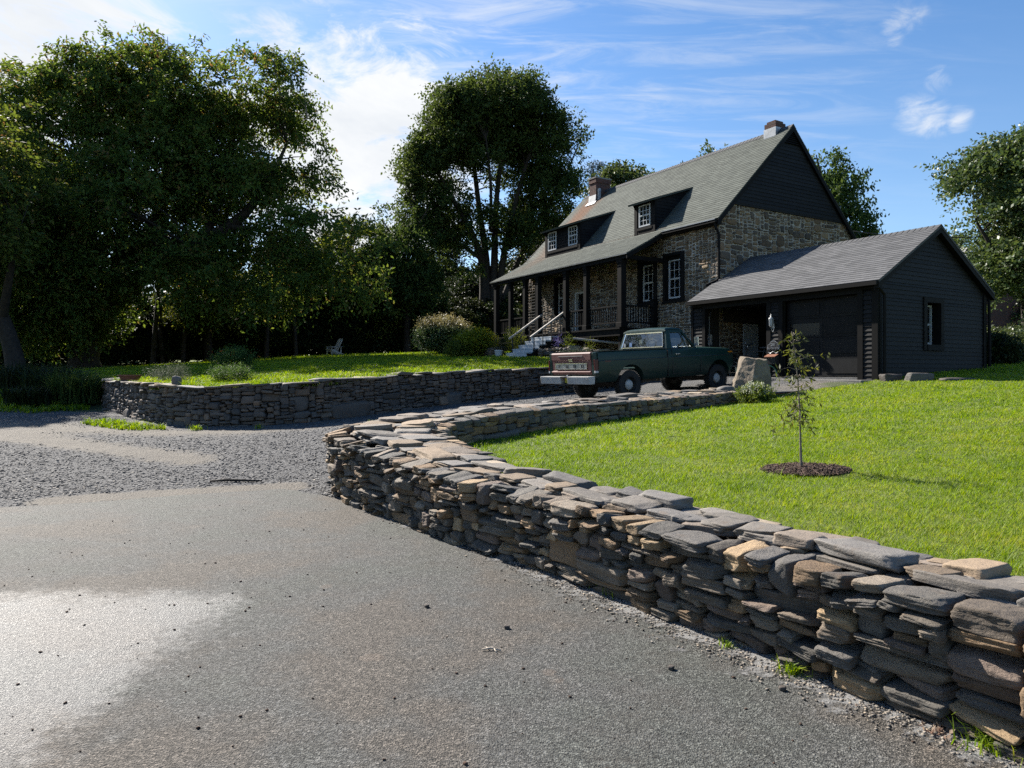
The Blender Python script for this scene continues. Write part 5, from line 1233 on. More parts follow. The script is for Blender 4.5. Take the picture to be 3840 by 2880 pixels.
# pots
def pot(name, x, y, z, r, h, mat, label, cat='flower pot'):
    b = MB(); b.lathe([(r*.72,0),(r*.95,h*.8),(r*1.05,h*.82),(r*1.05,h),(r*.92,h),(r*.88,h*.88),(0,h*.86)], 18); o = b.build(name, mat, None, True, loc=(x, y, z)); smooth_by_angle(o, .6); return tag(o, label, cat)
x, y = HW(-2.45, 8.55); pot('flower_pot', x, y, ground_z(x, y), .17, .3, M['bluepot'], 'white pot with a leggy plant at the foot of the porch steps')
POT1 = (x, y, ground_z(x, y)+.27)
x, y = HW(-1.35, 4.75); PZ = ground_z(x, y)+.30; pot('planter', x, y, PZ, .24, .17, M['concrete'], 'pale round planter on the stone edging behind the truck bed', 'planter')
x, y = HW(-1.3, 6.0); pot('planter', x, y, ground_z(x, y)+.30, .22, .13, M['iron'], 'dark low planter on the stone edging behind the tailgate', 'planter')
x, y = HW(-1.2, 3.2); pot('planter', x, y, ground_z(x, y)+.35, .22, .12, M['concrete'], 'pale planter on the edging partly hidden by the truck cab', 'planter')
pot('planter', -10.9, 20.25, -.24, .30, .20, M['terracotta'], 'squat terracotta planter on the left end of the upper wall', 'planter')
rock('standing_stone', (-8.05, 17.05, -.36), (.22, .30, .13), 'small upright grey stone set on top of the upper wall', 'stone', M['coping'], 31, 8, 6, .2, 4)
# ------------------------------------------------------------------ vegetation
def unit(v): return v/np.maximum(np.linalg.norm(v, axis=-1, keepdims=True), 1e-9)
def sprays(base, dirs, length, nleaf, size, r, elong=1.9, droop=.25, spread=1.0, gravity=.25):
    """leaves set alternately along short twigs; returns V, F (quads)"""
    N = len(base); t = (np.arange(nleaf)+.6)/nleaf
    dirs = unit(dirs); L = length*r.uniform(.6, 1.25, (N, 1))
    P = base[:, None] + dirs[:, None]*(t[None, :, None]*L[:, None]); P[..., 2] -= (t**2)[None]*L*gravity
    side = unit(np.cross(dirs, r.normal(0, 1, (N, 3))))
    sg = np.where(np.arange(nleaf) % 2 == 0, 1, -1)[None, :, None]
    ld = unit(dirs[:, None]*.55 + side[:, None]*sg*spread + r.normal(0, .45, (N, nleaf, 3)) - np.array((0, 0, droop)))
    nr = unit(np.cross(ld, r.normal(0, .75, (N, nleaf, 3)) + np.array((0, 0, 1.0))))
    s = size*r.uniform(.65, 1.3, (N, nleaf, 1)); w = nr*s/elong/2
    a = P; tip = P + ld*s; m = P + ld*s*.45
    V = np.stack([a, m + w, tip, m - w], 2).reshape(-1, 3)
    return V, np.arange(len(V)).reshape(-1, 4)
def sample_ells(ells, n, r, shell=.55):
    vol = np.array([e[3]*e[4]*e[5]*(e[6] if len(e) > 6 else 1) for e in ells]); k = r.choice(len(ells), n, p=vol/vol.sum())
    E = np.array([e[:6] for e in ells])[k]; d = unit(r.normal(0, 1, (n, 3))); q = r.uniform(shell**3, 1, (n, 1))**(1/3)
    return E[:, :3] + d*q*E[:, 3:6], d, E
def crown(ells, nclump, ntwig, nleaf, size, r, twig=.6, crad=.55, shell=.45, elong=1.9, droop=.25, gravity=.25, up=.15, gap=None):
    c, d, E = sample_ells(ells, nclump, r, shell)
    if gap is not None:
        fq, th = gap; ph = r.uniform(0, 6.28, 12); f = np.zeros(len(c))
        for i_ in range(4): q_ = unit(r.normal(0, 1, 3)); f += np.sin(c @ q_*fq*(.7+.35*i_) + ph[i_])*(1 - .12*i_)
        k = f > th - (1.2*r.random(len(c))*.5); c, d = c[k], d[k]
    n = len(c); cr = crad*r.uniform(.6, 1.5, (n, 1, 1))
    o = unit(r.normal(0, 1, (n, ntwig, 3)))*np.cbrt(r.random((n, ntwig, 1)))*cr; o[..., 2] *= .75
    base = (c[:, None] + o).reshape(-1, 3)
    dirs = (d[:, None]*.8 + unit(o)*.6 + r.normal(0, .45, (n, ntwig, 3)) + np.array((0, 0, up))).reshape(-1, 3)
    V, F = sprays(base, dirs, twig, nleaf, size, r, elong, droop, 1.0, gravity)
    return V, F, c
def bough_crown(ells, nb, br, per, ntwig, nleaf, size, r, twig=.8, crad=.4, shell=.5, elong=1.9, droop=.25, gravity=.25, up=.2, flat=.6, sparse=-.15, inset=.75):
    """leaf boughs: lobes set through the crown, each a shell of small leafy sprays with hollow shade beneath"""
    m = br*inset
    E = [(e[0], e[1], e[2], max(.3, e[3]-m), max(.3, e[4]-m), max(.3, e[5]-m*flat), e[6] if len(e) > 6 else 1) for e in ells]
    c, d, _ = sample_ells(E, nb, r, shell)
    R = br*np.exp(r.normal(0, .32, (nb, 1)))
    o = unit(r.normal(0, 1, (nb, per, 3)) + d[:, None]*.55 + np.array((0, 0, .5))); q = r.uniform(.55, 1.1, (nb, per, 1))
    if sparse: kk = np.repeat(np.clip(np.exp(r.normal(sparse, .6, nb)), .15, 1), per)
    cl = c[:, None] + o*q*R[:, None]*np.array((1, 1, flat)); cl[..., 2] -= (np.linalg.norm(o[..., :2], axis=2)*q[..., 0]*R)**1.5*.10*droop*2
    cl = cl.reshape(-1, 3); dd = unit(o*1.0 + d[:, None]*.5).reshape(-1, 3)
    if sparse: k = r.random(len(cl)) < kk; cl, dd = cl[k], dd[k]
    n = len(cl); oo = unit(r.normal(0, 1, (n, ntwig, 3)))*np.cbrt(r.random((n, ntwig, 1)))*crad; oo[..., 2] *= .6
    base = (cl[:, None] + oo).reshape(-1, 3); dirs = (dd[:, None]*.9 + r.normal(0, .4, (n, ntwig, 3)) + np.array((0, 0, up))).reshape(-1, 3)
    V, F = sprays(base, dirs, twig, nleaf, size, r, elong, droop, 1.0, gravity)
    return V, F, np.concatenate([c, cl[r.permutation(n)[:nb*2]]])
def branches(mb, limbs, tips, r, r0=.05, n=5):
    """join clump centres to the nearest point of the limbs with thin bent branches"""
    L = np.array([p[:3] for l in limbs for p in l]); R = np.array([p[3] for l in limbs for p in l])
    for t in tips:
        d = np.linalg.norm(L - t, axis=1) + np.maximum(0, L[:, 2] - t[2] + .3)*1.5; i = int(np.argmin(d)); a = L[i]
        m = (a + t)/2 + np.array((0, 0, .12*np.linalg.norm(t - a))) + r.normal(0, .08*np.linalg.norm(t - a), 3)
        ra = min(R[i]*.5, r0*(.4 + .12*np.linalg.norm(t-a))); mb.tube([a, m, t], [ra, ra*.6, ra*.22], n, False)
def limb(pts, k=6):
    p = np.array(pts, float); u = np.linspace(0, len(p)-1, (len(p)-1)*k+1); i = np.minimum(u.astype(int), len(p)-2); f = (u - i)[:, None]
    p0 = p[np.maximum(i-1, 0)]; p1 = p[i]; p2 = p[i+1]; p3 = p[np.minimum(i+2, len(p)-1)]
    q = .5*((2*p1) + (-p0+p2)*f + (2*p0-5*p1+4*p2-p3)*f**2 + (-p0+3*p1-3*p2+p3)*f**3); q[:, 3] = (p1 + (p2-p1)*f)[:, 3]
    return q
def make_tree(name, loc, limbs, cr, leafm, barkm, label, cat='tree', group=None, tips=250, seed=1, r0=.05, rz=0):
    r = np.random.default_rng(seed); V, F, c = cr
    t = thing(name, loc, label, cat, rz, group)
    link('crown', np_mesh('crown', V, F), leafm, t)
    mb = MB()
    for l in limbs: mb.tube(l[:, :3], l[:, 3], 8 if l[0, 3] > .15 else 6, False)
    if tips: branches(mb, limbs, c[r.permutation(len(c))[:tips]], r, r0)
    mb.build('trunk', barkm, t, True)
    return t
def px(dx, dy, Z): return np.array(((dx-1106)/1533.4*Z, Z, (806.3-dy)/1533.4*Z))   # a direction in the photograph carried out to distance Z
rt = np.random.default_rng(77)

# big old tree on the left, its limb arching over the lawn
ZT = 39.5; B0 = px(185, 800, ZT); B0[2] = ground_z(B0[0], B0[1]) - .1
def rel(dx, dy, dz=0, rad=None, Z=ZT, B=B0):
    p = px(dx, dy, Z + dz) - B; return (p[0], p[1], p[2]) if rad is None else (p[0], p[1], p[2], rad)
limbs = [limb([(0,0,-.3,1.05), rel(183,770,0,.75), rel(200,715,0,.72), rel(232,660,0,.75)]),
  limb([rel(232,660,0,.62), rel(285,612,.3,.55), rel(350,572,.6,.48), rel(430,528,.5,.42), rel(520,470,.6,.28), rel(580,390,1,.16), rel(620,310,1.5,.06)]),
  limb([rel(228,668,0,.55), rel(250,600,1,.42), rel(262,500,2,.3), rel(270,380,2.5,.2), rel(280,250,2.5,.12), rel(285,120,2,.05)]),
  limb([rel(215,690,0,.5), rel(190,620,.5,.36), rel(130,520,1.5,.26), rel(80,400,2,.16), rel(50,280,2,.07)]),
  limb([rel(440,524,.5,.3), rel(470,430,2,.24), rel(500,320,3,.17), rel(520,200,3,.08)]),
  limb([rel(250,600,1,.3), rel(330,480,1.2,.22), rel(380,350,2,.15), rel(400,220,2.5,.06)]),
  limb([rel(500,490,.3,.16), rel(570,500,1,.12), rel(630,540,1.5,.08), rel(670,600,1.5,.04)])]
def ell(dx, dy, dz, rx, ry, rz, w=1.0, Z=ZT, B=B0):
    p = px(dx, dy, Z+dz) - B; k = Z/1533.4; return (p[0], p[1], p[2], rx*k, rz, ry*k, w)
el = [ell(300,310,2,260,215,5), ell(110,310,1,180,175,4.5,.9), ell(-60,380,1,150,190,5,.8), ell(520,310,2,170,180,4.5), ell(270,160,2,110,105,4,1.1), ell(420,170,2,115,90,3.5,1.0), ell(635,290,1,95,125,3.2,1.35), ell(590,200,1.5,100,80,3,1.3), ell(620,470,0,125,110,3.5,1.5), ell(590,570,.5,120,100,3.5,1.8), ell(590,590,-1,105,125,3,1.25), ell(60,215,1,70,60,2.5,1.0), ell(170,150,1,60,50,2.5,1.1), ell(690,235,1,40,30,1.5,1.2), ell(560,150,2,60,50,2,1.1), ell(440,90,2,50,35,2,1.1),
      ell(680,610,-2,60,75,2.5,2.0), ell(650,540,-1,90,80,3,1.3), ell(70,590,-2,220,175,5.5,1.15), ell(420,590,-2,130,85,2.5,1.3), ell(500,640,-2.5,80,60,2,1.1), ell(300,470,-1,240,120,6,.75), ell(430,680,-3,60,55,1.5,.9), ell(285,70,1,45,45,2,1.3), ell(560,180,0,75,70,3,1.0), ell(735,560,-2,45,90,2.5,1.8)]
cr1 = bough_crown(el, 330, 1.9, 24, 6, 7, .25, rt, .95, .42, .45, 2.1, .5, .5, .0, .45)
big = make_tree('old_tree', tuple(B0), limbs, cr1, M['leaf_elder'], M['bark'], 'huge spreading old tree on the left with a thick limb arching to the right', 'tree', None, 420, 3, .10)
# bare dead twigs poking out of the top
mb = MB()
for (dx, dy) in ((245,110),(210,170),(360,80),(600,170),(655,200),(590,110)):
    mb = MB(); p = np.array(rel(dx+8, dy+55)); t = np.array(rel(dx, dy-20)); t = p + (t-p)*.75; mb.tube([p, (p+t)/2 + rt.normal(0,.15,3), t], [.05,.03,.012], 5, False)
    for k in range(5): a = p + (t-p)*rt.uniform(.3,.9); mb.tube([a, a + rt.normal(0,.5,3) + (0,0,.5)], [.02,.006], 4, False)
    mb.build('dead_branch', M['bark_light'], big)

# tall maple behind the porch, several stems from one base
ZM = 54.0; BM_ = px(1062, 700, ZM); BM_[2] = ground_z(BM_[0], BM_[1]) - .1
rl = lambda dx, dy, dz, rad: rel(dx, dy, dz, rad, ZM, BM_)
stems = [[(1045,660,0,0.360),(1040,560,0,0.288),(1000,470,-1,0.202),(950,380,-2,0.122),(905,300,-2.5,0.050)], [(1055,660,0,0.346),(1050,560,.5,0.274),(1035,450,1,0.216),(1020,330,1.5,0.144),(1000,210,1,0.058)],
  [(1066,660,0,0.346),(1068,560,0,0.274),(1072,440,0,0.202),(1085,310,0,0.130),(1090,180,0,0.050)], [(1075,660,0,0.302),(1090,540,-.5,0.230),(1118,420,-1,0.166),(1150,310,-1,0.108),(1175,220,-1,0.050)],
  [(1085,650,0,0.245),(1130,540,1,0.173),(1180,450,1.5,0.122),(1225,370,2,0.079),(1250,310,2,0.036)], [(1040,560,-.5,0.173),(985,520,-1.5,0.122),(920,470,-2.5,0.086),(880,420,-3,0.036)], [(1085,600,.5,0.144),(1140,580,1.5,0.094),(1180,530,2,0.050)], [(1060,500,-1,0.144),(1060,400,-3,0.108),(1050,300,-4,0.050)]]
lm = [limb([(0,0,-.3,.75), rl(1058,690,0,.6), rl(1060,655,0,.5)])] + [limb([rl(*p) for p in s]) for s in stems]
em = lambda *a: ell(*a, Z=ZM, B=BM_)
el = [em(1070,265,0,150,85,6), em(1085,225,1,75,50,4,1.2), em(985,290,-1,90,85,5), em(930,370,-1,80,90,4.5,1.1), em(1160,300,0,90,80,5), em(1215,350,1,62,75,3.5,1.2), em(1060,370,0,140,70,6.5,.25), em(1185,430,1,85,60,4.5,1.0), em(905,450,-1,58,65,3.5,1.0), em(1230,300,1,38,42,2,1.2),
      em(1130,210,0,70,45,3,1.1), em(985,225,0,65,45,3,1.1), em(980,490,-1,95,65,4,1.0), em(1150,480,0,85,60,4,.9), em(1060,510,0,100,60,4,.5), em(925,530,-1,65,65,3,1.3), em(1215,450,1,60,55,3,1.3), em(1085,180,0,52,45,3,1.6), em(1000,570,-2,70,50,3,1.0), em(1130,560,-2,60,50,3,1.0)]
cr2 = bough_crown(el, 330, 1.2, 16, 7, 7, .25, rt, 1.05, .45, .45, 1.8, .05, .0, .65, .7, -.75, 1.3)
make_tree('maple_tree', tuple(BM_), lm, cr2, M['leaf_maple'], M['bark'], 'tall round-crowned maple with several dark stems rising behind the porch roof', 'tree', None, 330, 5, .09)

# generic crowns shared by the woodland trees
def generic(seed, H, ells_, nc, size, tw=.9, cl=.7, shell=.4):
    r = np.random.default_rng(seed); e = [(x*H, y*H, z*H, a*H, b_*H, c*H, 1.0) for x, y, z, a, b_, c in ells_]
    V, F, c = bough_crown(e, max(16, nc//8), .115*H, 18, 6, 6, size*.85, r, tw, cl*.6, shell, 1.8, .25, .2, .15, .5)
    ls = [limb([(0,0,-.5,.028*H),(.01*H,0,.25*H,.022*H),(-.01*H,.01*H,.55*H,.014*H),(.01*H,0,.88*H,.004*H)])]
    for k in range(6): a = k*1.2 + r.random(); z = .25 + .09*k; ls.append(limb([(0,0,z*H,.011*H),(.12*H*math.cos(a),.12*H*math.sin(a),(z+.12)*H,.007*H),(.24*H*math.cos(a),.24*H*math.sin(a),(z+.22)*H,.003*H)], 4))
    mb = MB()
    for l in ls: mb.tube(l[:, :3], l[:, 3], 7, False)
    branches(mb, ls, c[::12], r, .06)
    tr = bpy.data.meshes.new('trunk'); tr.from_pydata(mb.v, [], mb.f); tr.polygons.foreach_set('use_smooth', [True]*len(tr.polygons)); tr.materials.append(M['bark'])
    return np_mesh('crown', V, F), tr
GA = generic(101, 14, [(0,0,.62,.26,.26,.33),(.1,.05,.42,.2,.22,.2),(-.12,.02,.5,.2,.2,.22)], 620, .34)
GB = generic(102, 12, [(0,0,.6,.30,.28,.34),(-.12,0,.36,.24,.24,.22),(.14,.04,.38,.22,.22,.22),(0,-.05,.24,.26,.2,.16)], 720, .32)
GC = generic(103, 16, [(0,0,.7,.20,.2,.27),(.07,0,.48,.2,.2,.22),(-.08,.03,.42,.18,.18,.2)], 560, .34)
GS_ = generic(104, 4.5, [(0,0,.5,.5,.4,.45),(.3,.1,.36,.35,.3,.32),(-.3,0,.33,.35,.3,.32)], 330, .22, .55, .4)
def place_tree(G, dx, Z, top, base, leaf, name, label, cat, group, sx=1.0, seed=0):
    """stand a copy so that its foot is at the ground under direction dx and its top reaches photo height `top`"""
    p = px(dx, base, Z); gz = ground_z(p[0], p[1]) - .1; h = px(dx, top, Z)[2] - gz
    H = {id(GA): 14, id(GB): 12, id(GC): 16, id(GS_): 4.5}[id(G)]*.97; k = h/H
    t = thing(name, (p[0], p[1], gz), label, cat, (seed*2.4) % 6.28, group); t.scale = (k*sx, k*sx, k)
    c = bpy.data.objects.new('crown', G[0]); COL.objects.link(c); c.parent = t
    if not G[0].materials: G[0].materials.append(leaf)
    c.material_slots[0].link = 'OBJECT'; c.material_slots[0].material = leaf
    q = bpy.data.objects.new('trunk', G[1]); COL.objects.link(q); q.parent = t
    return t
WG = 'woodland trees beyond the upper lawn'
WT = [ # generator, photo x, distance, photo top, leaf, width, label
 (GB, 760, 52, 470, 'leaf_lime', 1.05, 'sunny yellow-green tree between the big left tree and the maple'),
 (GA, 880, 51, 445, 'leaf_maple', .95, 'loose mid-green tree just left of the maple, behind the lime-green one'),
 (GB, 690, 54, 540, 'leaf_maple', 1.1, 'mid-green leafy tree behind the hanging sprays of the big left tree'),
 (GC, 950, 64, 520, 'leaf_dark', 1.2, 'dark narrow tree seen between the lower limbs of the maple'),
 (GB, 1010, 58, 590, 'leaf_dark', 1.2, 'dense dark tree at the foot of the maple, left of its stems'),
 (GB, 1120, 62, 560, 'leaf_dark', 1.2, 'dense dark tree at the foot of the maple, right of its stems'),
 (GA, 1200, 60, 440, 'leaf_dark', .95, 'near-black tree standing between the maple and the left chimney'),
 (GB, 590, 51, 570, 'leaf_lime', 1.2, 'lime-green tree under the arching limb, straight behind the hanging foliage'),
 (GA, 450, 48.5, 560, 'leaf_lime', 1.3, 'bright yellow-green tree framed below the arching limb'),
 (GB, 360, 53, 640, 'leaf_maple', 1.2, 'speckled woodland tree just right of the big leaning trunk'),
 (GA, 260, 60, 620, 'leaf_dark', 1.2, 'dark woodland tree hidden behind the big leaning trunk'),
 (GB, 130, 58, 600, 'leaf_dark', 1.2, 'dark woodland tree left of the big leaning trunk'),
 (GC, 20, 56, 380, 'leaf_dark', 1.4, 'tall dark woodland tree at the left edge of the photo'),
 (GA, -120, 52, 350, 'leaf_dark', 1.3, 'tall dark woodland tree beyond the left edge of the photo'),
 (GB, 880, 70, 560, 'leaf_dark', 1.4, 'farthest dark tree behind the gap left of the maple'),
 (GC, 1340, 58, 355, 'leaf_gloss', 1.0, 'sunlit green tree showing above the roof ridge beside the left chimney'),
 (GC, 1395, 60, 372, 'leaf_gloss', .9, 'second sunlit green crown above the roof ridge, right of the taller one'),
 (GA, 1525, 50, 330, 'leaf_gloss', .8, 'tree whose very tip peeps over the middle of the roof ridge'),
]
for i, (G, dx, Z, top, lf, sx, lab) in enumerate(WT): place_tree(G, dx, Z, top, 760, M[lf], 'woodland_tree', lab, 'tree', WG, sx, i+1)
SH = [(40,50,650,'leaf_dark'),(150,50,640,'leaf_dark'),(240,50,660,'leaf_dark'),(320,50,640,'leaf_dark'),(405,50,660,'leaf_dark'),(470,51,650,'leaf_dark'),(545,51,655,'leaf_dark'),(620,52,685,'leaf_dark'),(700,51,680,'leaf_dark'),(775,52,665,'leaf_dark'),(850,53,640,'leaf_dark'),(925,53,650,'leaf_dark'),(1000,54,650,'leaf_dark'),(1070,54,645,'leaf_dark'),(-60,48,640,'leaf_dark')]  # added to block horizon light; the dark leaf colour carries the shade under the trees
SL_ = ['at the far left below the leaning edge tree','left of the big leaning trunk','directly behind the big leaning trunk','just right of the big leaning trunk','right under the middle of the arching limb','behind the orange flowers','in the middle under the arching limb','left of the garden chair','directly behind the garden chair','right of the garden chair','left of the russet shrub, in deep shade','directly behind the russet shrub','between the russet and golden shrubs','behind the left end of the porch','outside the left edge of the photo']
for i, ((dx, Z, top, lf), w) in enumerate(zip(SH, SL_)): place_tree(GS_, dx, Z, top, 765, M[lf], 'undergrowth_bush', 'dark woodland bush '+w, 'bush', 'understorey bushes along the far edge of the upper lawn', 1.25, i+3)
for i, (dx, wdt, ln, lab) in enumerate(((330,.16,12,'slim dark trunk just right of the big leaning trunk'),(352,.12,-14,'second slim dark trunk right of the big leaning trunk, leaning left'),(395,.13,10,'slim trunk under the arching limb with bright leaves behind'),(455,.15,-6,'slim straight trunk midway under the arching limb'),(575,.14,8,'slim trunk right of the orange flowers, in shade'),(640,.12,-8,'slim shaded trunk left of the garden chair'))):
    q = px(dx, 765, 46.5 + i*.4); gz = ground_z(q[0], q[1]); t = thing('slim_tree', (q[0], q[1], gz-.1), lab, 'tree', 0, 'slim trunks at the edge of the woodland'); k = 46/1533.4
    mb = MB(); mb.tube([(0,0,0), (ln*k*.4,0,2.2), (ln*k*.8,.1,4.5), (ln*k*1.2,0,7.5)], [wdt*1.2, wdt, wdt*.8, wdt*.4], 7, False); mb.build('trunk', M['bark'], t, True)
    V, F, c = bough_crown([(ln*k*1.2,0,7.2,1.6,1.4,1.5)], 12, .7, 12, 6, 6, .22, rt, .6, .35, .4); link('crown', np_mesh('crown', V, F), M['leaf_dark'], t)
# deep wood behind
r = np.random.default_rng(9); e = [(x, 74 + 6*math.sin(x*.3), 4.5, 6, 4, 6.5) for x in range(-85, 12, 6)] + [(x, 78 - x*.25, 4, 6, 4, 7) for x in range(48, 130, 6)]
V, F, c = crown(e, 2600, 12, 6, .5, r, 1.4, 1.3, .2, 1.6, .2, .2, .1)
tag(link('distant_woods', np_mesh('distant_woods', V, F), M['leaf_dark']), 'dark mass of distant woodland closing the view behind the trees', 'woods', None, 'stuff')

# leaning tree at the left edge
BL = px(38, 830, 31); BL[2] = ground_z(BL[0], BL[1]) - .1
rl = lambda dx, dy, dz, rad: rel(dx, dy, dz, rad, 31, BL)
lm = [limb([(0,0,-.2,.45), rl(28,760,0,.36), rl(5,690,0,.32), rl(-40,590,0,.26), rl(-60,450,0,.18), rl(-60,320,0,.08)]), limb([rl(5,690,0,.2), rl(20,600,-1,.15), rl(40,500,-1.5,.06)])]
el = [ell(-80,330,0,130,170,3.5,1.0,31,BL), ell(-10,470,-1,95,140,3,.9,31,BL), ell(-130,480,0,120,160,3.5,1,31,BL), ell(50,560,-1.5,60,70,2,.8,31,BL)]
make_tree('edge_tree', tuple(BL), lm, bough_crown(el, 90, 1.4, 15, 7, 7, .22, rt, .9, .45, .35, 2.0, .4, .4, .05, .65), M['leaf_elder'], M['bark'], 'slimmer tree leaning out of the left edge beside the gravel', 'tree', None, 150, 6, .07)
# trees at the right
ZR = 29.0; BR = px(2225, 770, ZR); BR[2] = ground_z(BR[0], BR[1]) - .1
er = lambda *a: ell(*a, Z=ZR, B=BR)
lm = [limb([(0,0,-.2,.34), rel(2222,650,0,.27,ZR,BR), rel(2200,520,0,.2,ZR,BR), rel(2185,400,0,.12,ZR,BR), rel(2180,300,0,.05,ZR,BR)]), limb([rel(2222,650,0,.16,ZR,BR), rel(2160,560,-1,.1,ZR,BR), rel(2110,480,-1,.04,ZR,BR)])]
el = [er(2215,350,0,85,80,3.2), er(2170,380,-.5,62,70,2.5), er(2120,395,-1,52,22,1.6,1.5), er(2165,480,-1,62,65,2.5), er(2200,560,-1,58,85,2.8), er(2165,570,-1,30,70,1.6,.9), er(2220,650,-1,45,60,2,.9), er(2300,450,0,100,180,4,.7)]
make_tree('birch_tree', tuple(BR), lm, bough_crown(el, 150, 1.1, 16, 7, 7, .16, rt, .7, .36, .4, 1.6, .3, .25, .1, .5, -.3, 1.5), M['leaf_gloss'], M['bark'], 'glossy-leaved tree rising at the right edge beyond the garage', 'tree', None, 220, 8, .05)
place_tree(GA, 1790, 46, 330, 770, M['leaf_maple'], 'maple_tree', 'dark lobed-leaf tree behind the gable, filling the gap above the garage roof', 'tree', None, .72, 4)
place_tree(GB, 1735, 52, 345, 770, M['leaf_maple'], 'maple_tree', 'thin tree tip just right of the main gable peak', 'tree', None, .5, 9)
place_tree(GB, 2075, 50, 500, 770, M['leaf_gloss'], 'woodland_tree', 'mid-green tree behind the brick building, right of the garage gable', 'tree', None, .9, 5)
place_tree(GB, 2190, 46, 560, 770, M['leaf_dark'], 'woodland_tree', 'dark tree in the shade under the glossy right-hand tree', 'tree', None, 1.1, 6)
# spruce behind the chimney
Z = 62; p = px(1290, 700, Z); gz = ground_z(p[0], p[1]); Hs = px(1290, 344, Z)[2] - gz
r = np.random.default_rng(12); bs = []; ds = []
for k in range(46):
    z = Hs*(.2 + .8*(k/46)**.85); rad = (Hs - z)*.19 + .12
    for j in range(13): a = r.uniform(0, 6.28); q = r.uniform(.25, 1); bs.append((rad*q*math.cos(a), rad*q*math.sin(a), z - rad*q*.25)); ds.append((math.cos(a), math.sin(a), -.1))
V, F = sprays(np.array(bs), np.array(ds), .8, 9, .34, r, 5.0, .1, .9, .15)
sp = thing('spruce_tree', (p[0], p[1], gz), 'blue-green spruce with its pointed top above the left chimney', 'tree'); link('crown', np_mesh('crown', V, F), M['needle'], sp)
MB().tube([(0,0,-.2),(0,0,Hs*.6),(0,0,Hs)], [.3,.16,.02], 8).build('trunk', M['bark'], sp, True)

# shrubs -------------------------------------------------------------
def shrub(name, dx, dy, Z, w, h, label, leafm, seed, n=260, size=.09, up=.3, tw=.35, cat='shrub', ells=None, elong=2.6, depth=None, lift=0):
    p = px(dx, dy, Z); gz = ground_z(p[0], p[1]); r = np.random.default_rng(seed)
    e = ells or [(0,0,h*.52,w/2,(depth or w)/2,h*.5)]
    V, F, c = crown(e, n, 9, 6, size, r, tw, .16*h+.05, .55, elong, .0, .1, up)
    t = thing(name, (p[0], p[1], gz+lift), label, cat); link('leaves', np_mesh('leaves', V, F), leafm, t)
    mb = MB()
    for q in c[::6]: mb.tube([(r.normal(0,.08), r.normal(0,.08), -.05), q*np.array((.55,.55,.55)), q], [.02,.014,.006], 5, False)
    mb.build('stems', M['bark'], t); return t
def two_tone(name, a, b_, z0, z1):
    def fn(nt, b, o):
        r = nd(nt, 'ShaderNodeNewGeometry').outputs['Random Per Island']; z = nd(nt, 'ShaderNodeSeparateXYZ', {0: objco(nt)}).outputs[2]
        f = mth(nt, 'ADD', smooth01(nt, z, z0, z1), mth(nt, 'MULTIPLY_ADD', r, .6, -.3), clamp=True); base = mix(nt, f, a, b_)
        setb(nt, b, Base_Color=base, Roughness=.55); t = nd(nt, 'ShaderNodeBsdfTranslucent', {'Color': nd(nt, 'ShaderNodeHueSaturation', {'Color': base, 'Value': 1.6}).outputs[0]}); m = nd(nt, 'ShaderNodeMixShader', {0: .33})
        nt.links.new(b.outputs[0], m.inputs[1]); nt.links.new(t.outputs[0], m.inputs[2]); nt.links.new(m.outputs[0], o.inputs[0])
    return material(name, fn)
shrub('rounded_shrub', 956, 752, 37, 2.5, 1.6, 'rounded green shrub with russet tips at the edge of the upper lawn', two_tone('russet_tips', (.06,.10,.03), (.17,.14,.055), 1.05, 1.6), 51, 520, .13, .55, .5, elong=3.2, ells=[(0,0,.98,1.12,1.05,.62)], lift=-.0)
shrub('golden_shrub', 1025, 766, 31.5, 1.65, 1.15, 'golden-green layered shrub beside the left end of the porch', M['leaf_gold'], 52, 330, .09, .15, .3, elong=3, ells=[(0,0,.62,.78,.7,.42),(.15,0,.92,.5,.45,.25),(-.35,-.1,.4,.45,.5,.3)])
shrub('young_bush', 988, 768, 31, .7, .55, 'small bright green bush left of the golden shrub', M['leaf_lime'], 53, 90, .08, .4, .25)
x, y = HW(-1.6, 8.75); 
def plant_at(name, x, y, z, w, h, label, leafm, seed, n=60, size=.06, up=.6, tw=.25, cat='plant', elong=3.0):
    r = np.random.default_rng(seed); V, F, c = crown([(0,0,h*.5,w/2,w/2,h*.5)], n, 7, 6, size, r, tw, .08*h+.03, .2, elong, -.1, .05, up)
    t = thing(name, (x, y, z), label, cat); link('leaves', np_mesh('leaves', V, F), leafm, t)
    mb = MB()
    for q in c[::4]: mb.tube([(q[0]*.3, q[1]*.3, -.03), q], [.006,.003], 4, False)
    mb.build('stems', leafm, t); return t
plant_at('climbing_plant', x, y, ground_z(x, y), .7, 1.15, 'tall yellow-green plant growing through the left handrail of the porch steps', M['leaf_lime'], 61, 60, .08)
x, y = HW(-2.35, 5.0)
plant_at('lavender', 1.75, 22.75, ground_z(1.75,22.75), .55, .42, 'grey lavender clump on the upper lawn by the tailgate', M['leaf_sage'], 62, 70, .05, 1.0, .3, 'plant', 5)
plant_at('lavender', 2.35, 23.6, ground_z(2.35,23.6), .5, .5, 'second grey lavender clump, half hidden behind the tailgate', M['leaf_sage'], 63, 70, .05, 1.0, .3, 'plant', 5)
plant_at('potted_plant', *POT1, .4, .42, 'leggy potted plant in the white pot by the porch steps', M['leaf_dark'], 64, 30, .05)
x, y = HW(-1.3, 5.9); z = ground_z(x, y)+.40
plant_at('lavender', x, y, z, .24, .40, 'purple lavender spikes on the stone edging behind the tailgate', M['leaf_purple'], 65, 14, .035, 1.6, .22, 'plant', 4)
x, y = HW(-1.3, 5.15); plant_at('potted_plant', x, y, ground_z(x, y)+.40, .3, .38, 'small yellow-green plant left of the pale planter behind the truck', M['leaf_lime'], 66, 12, .045)
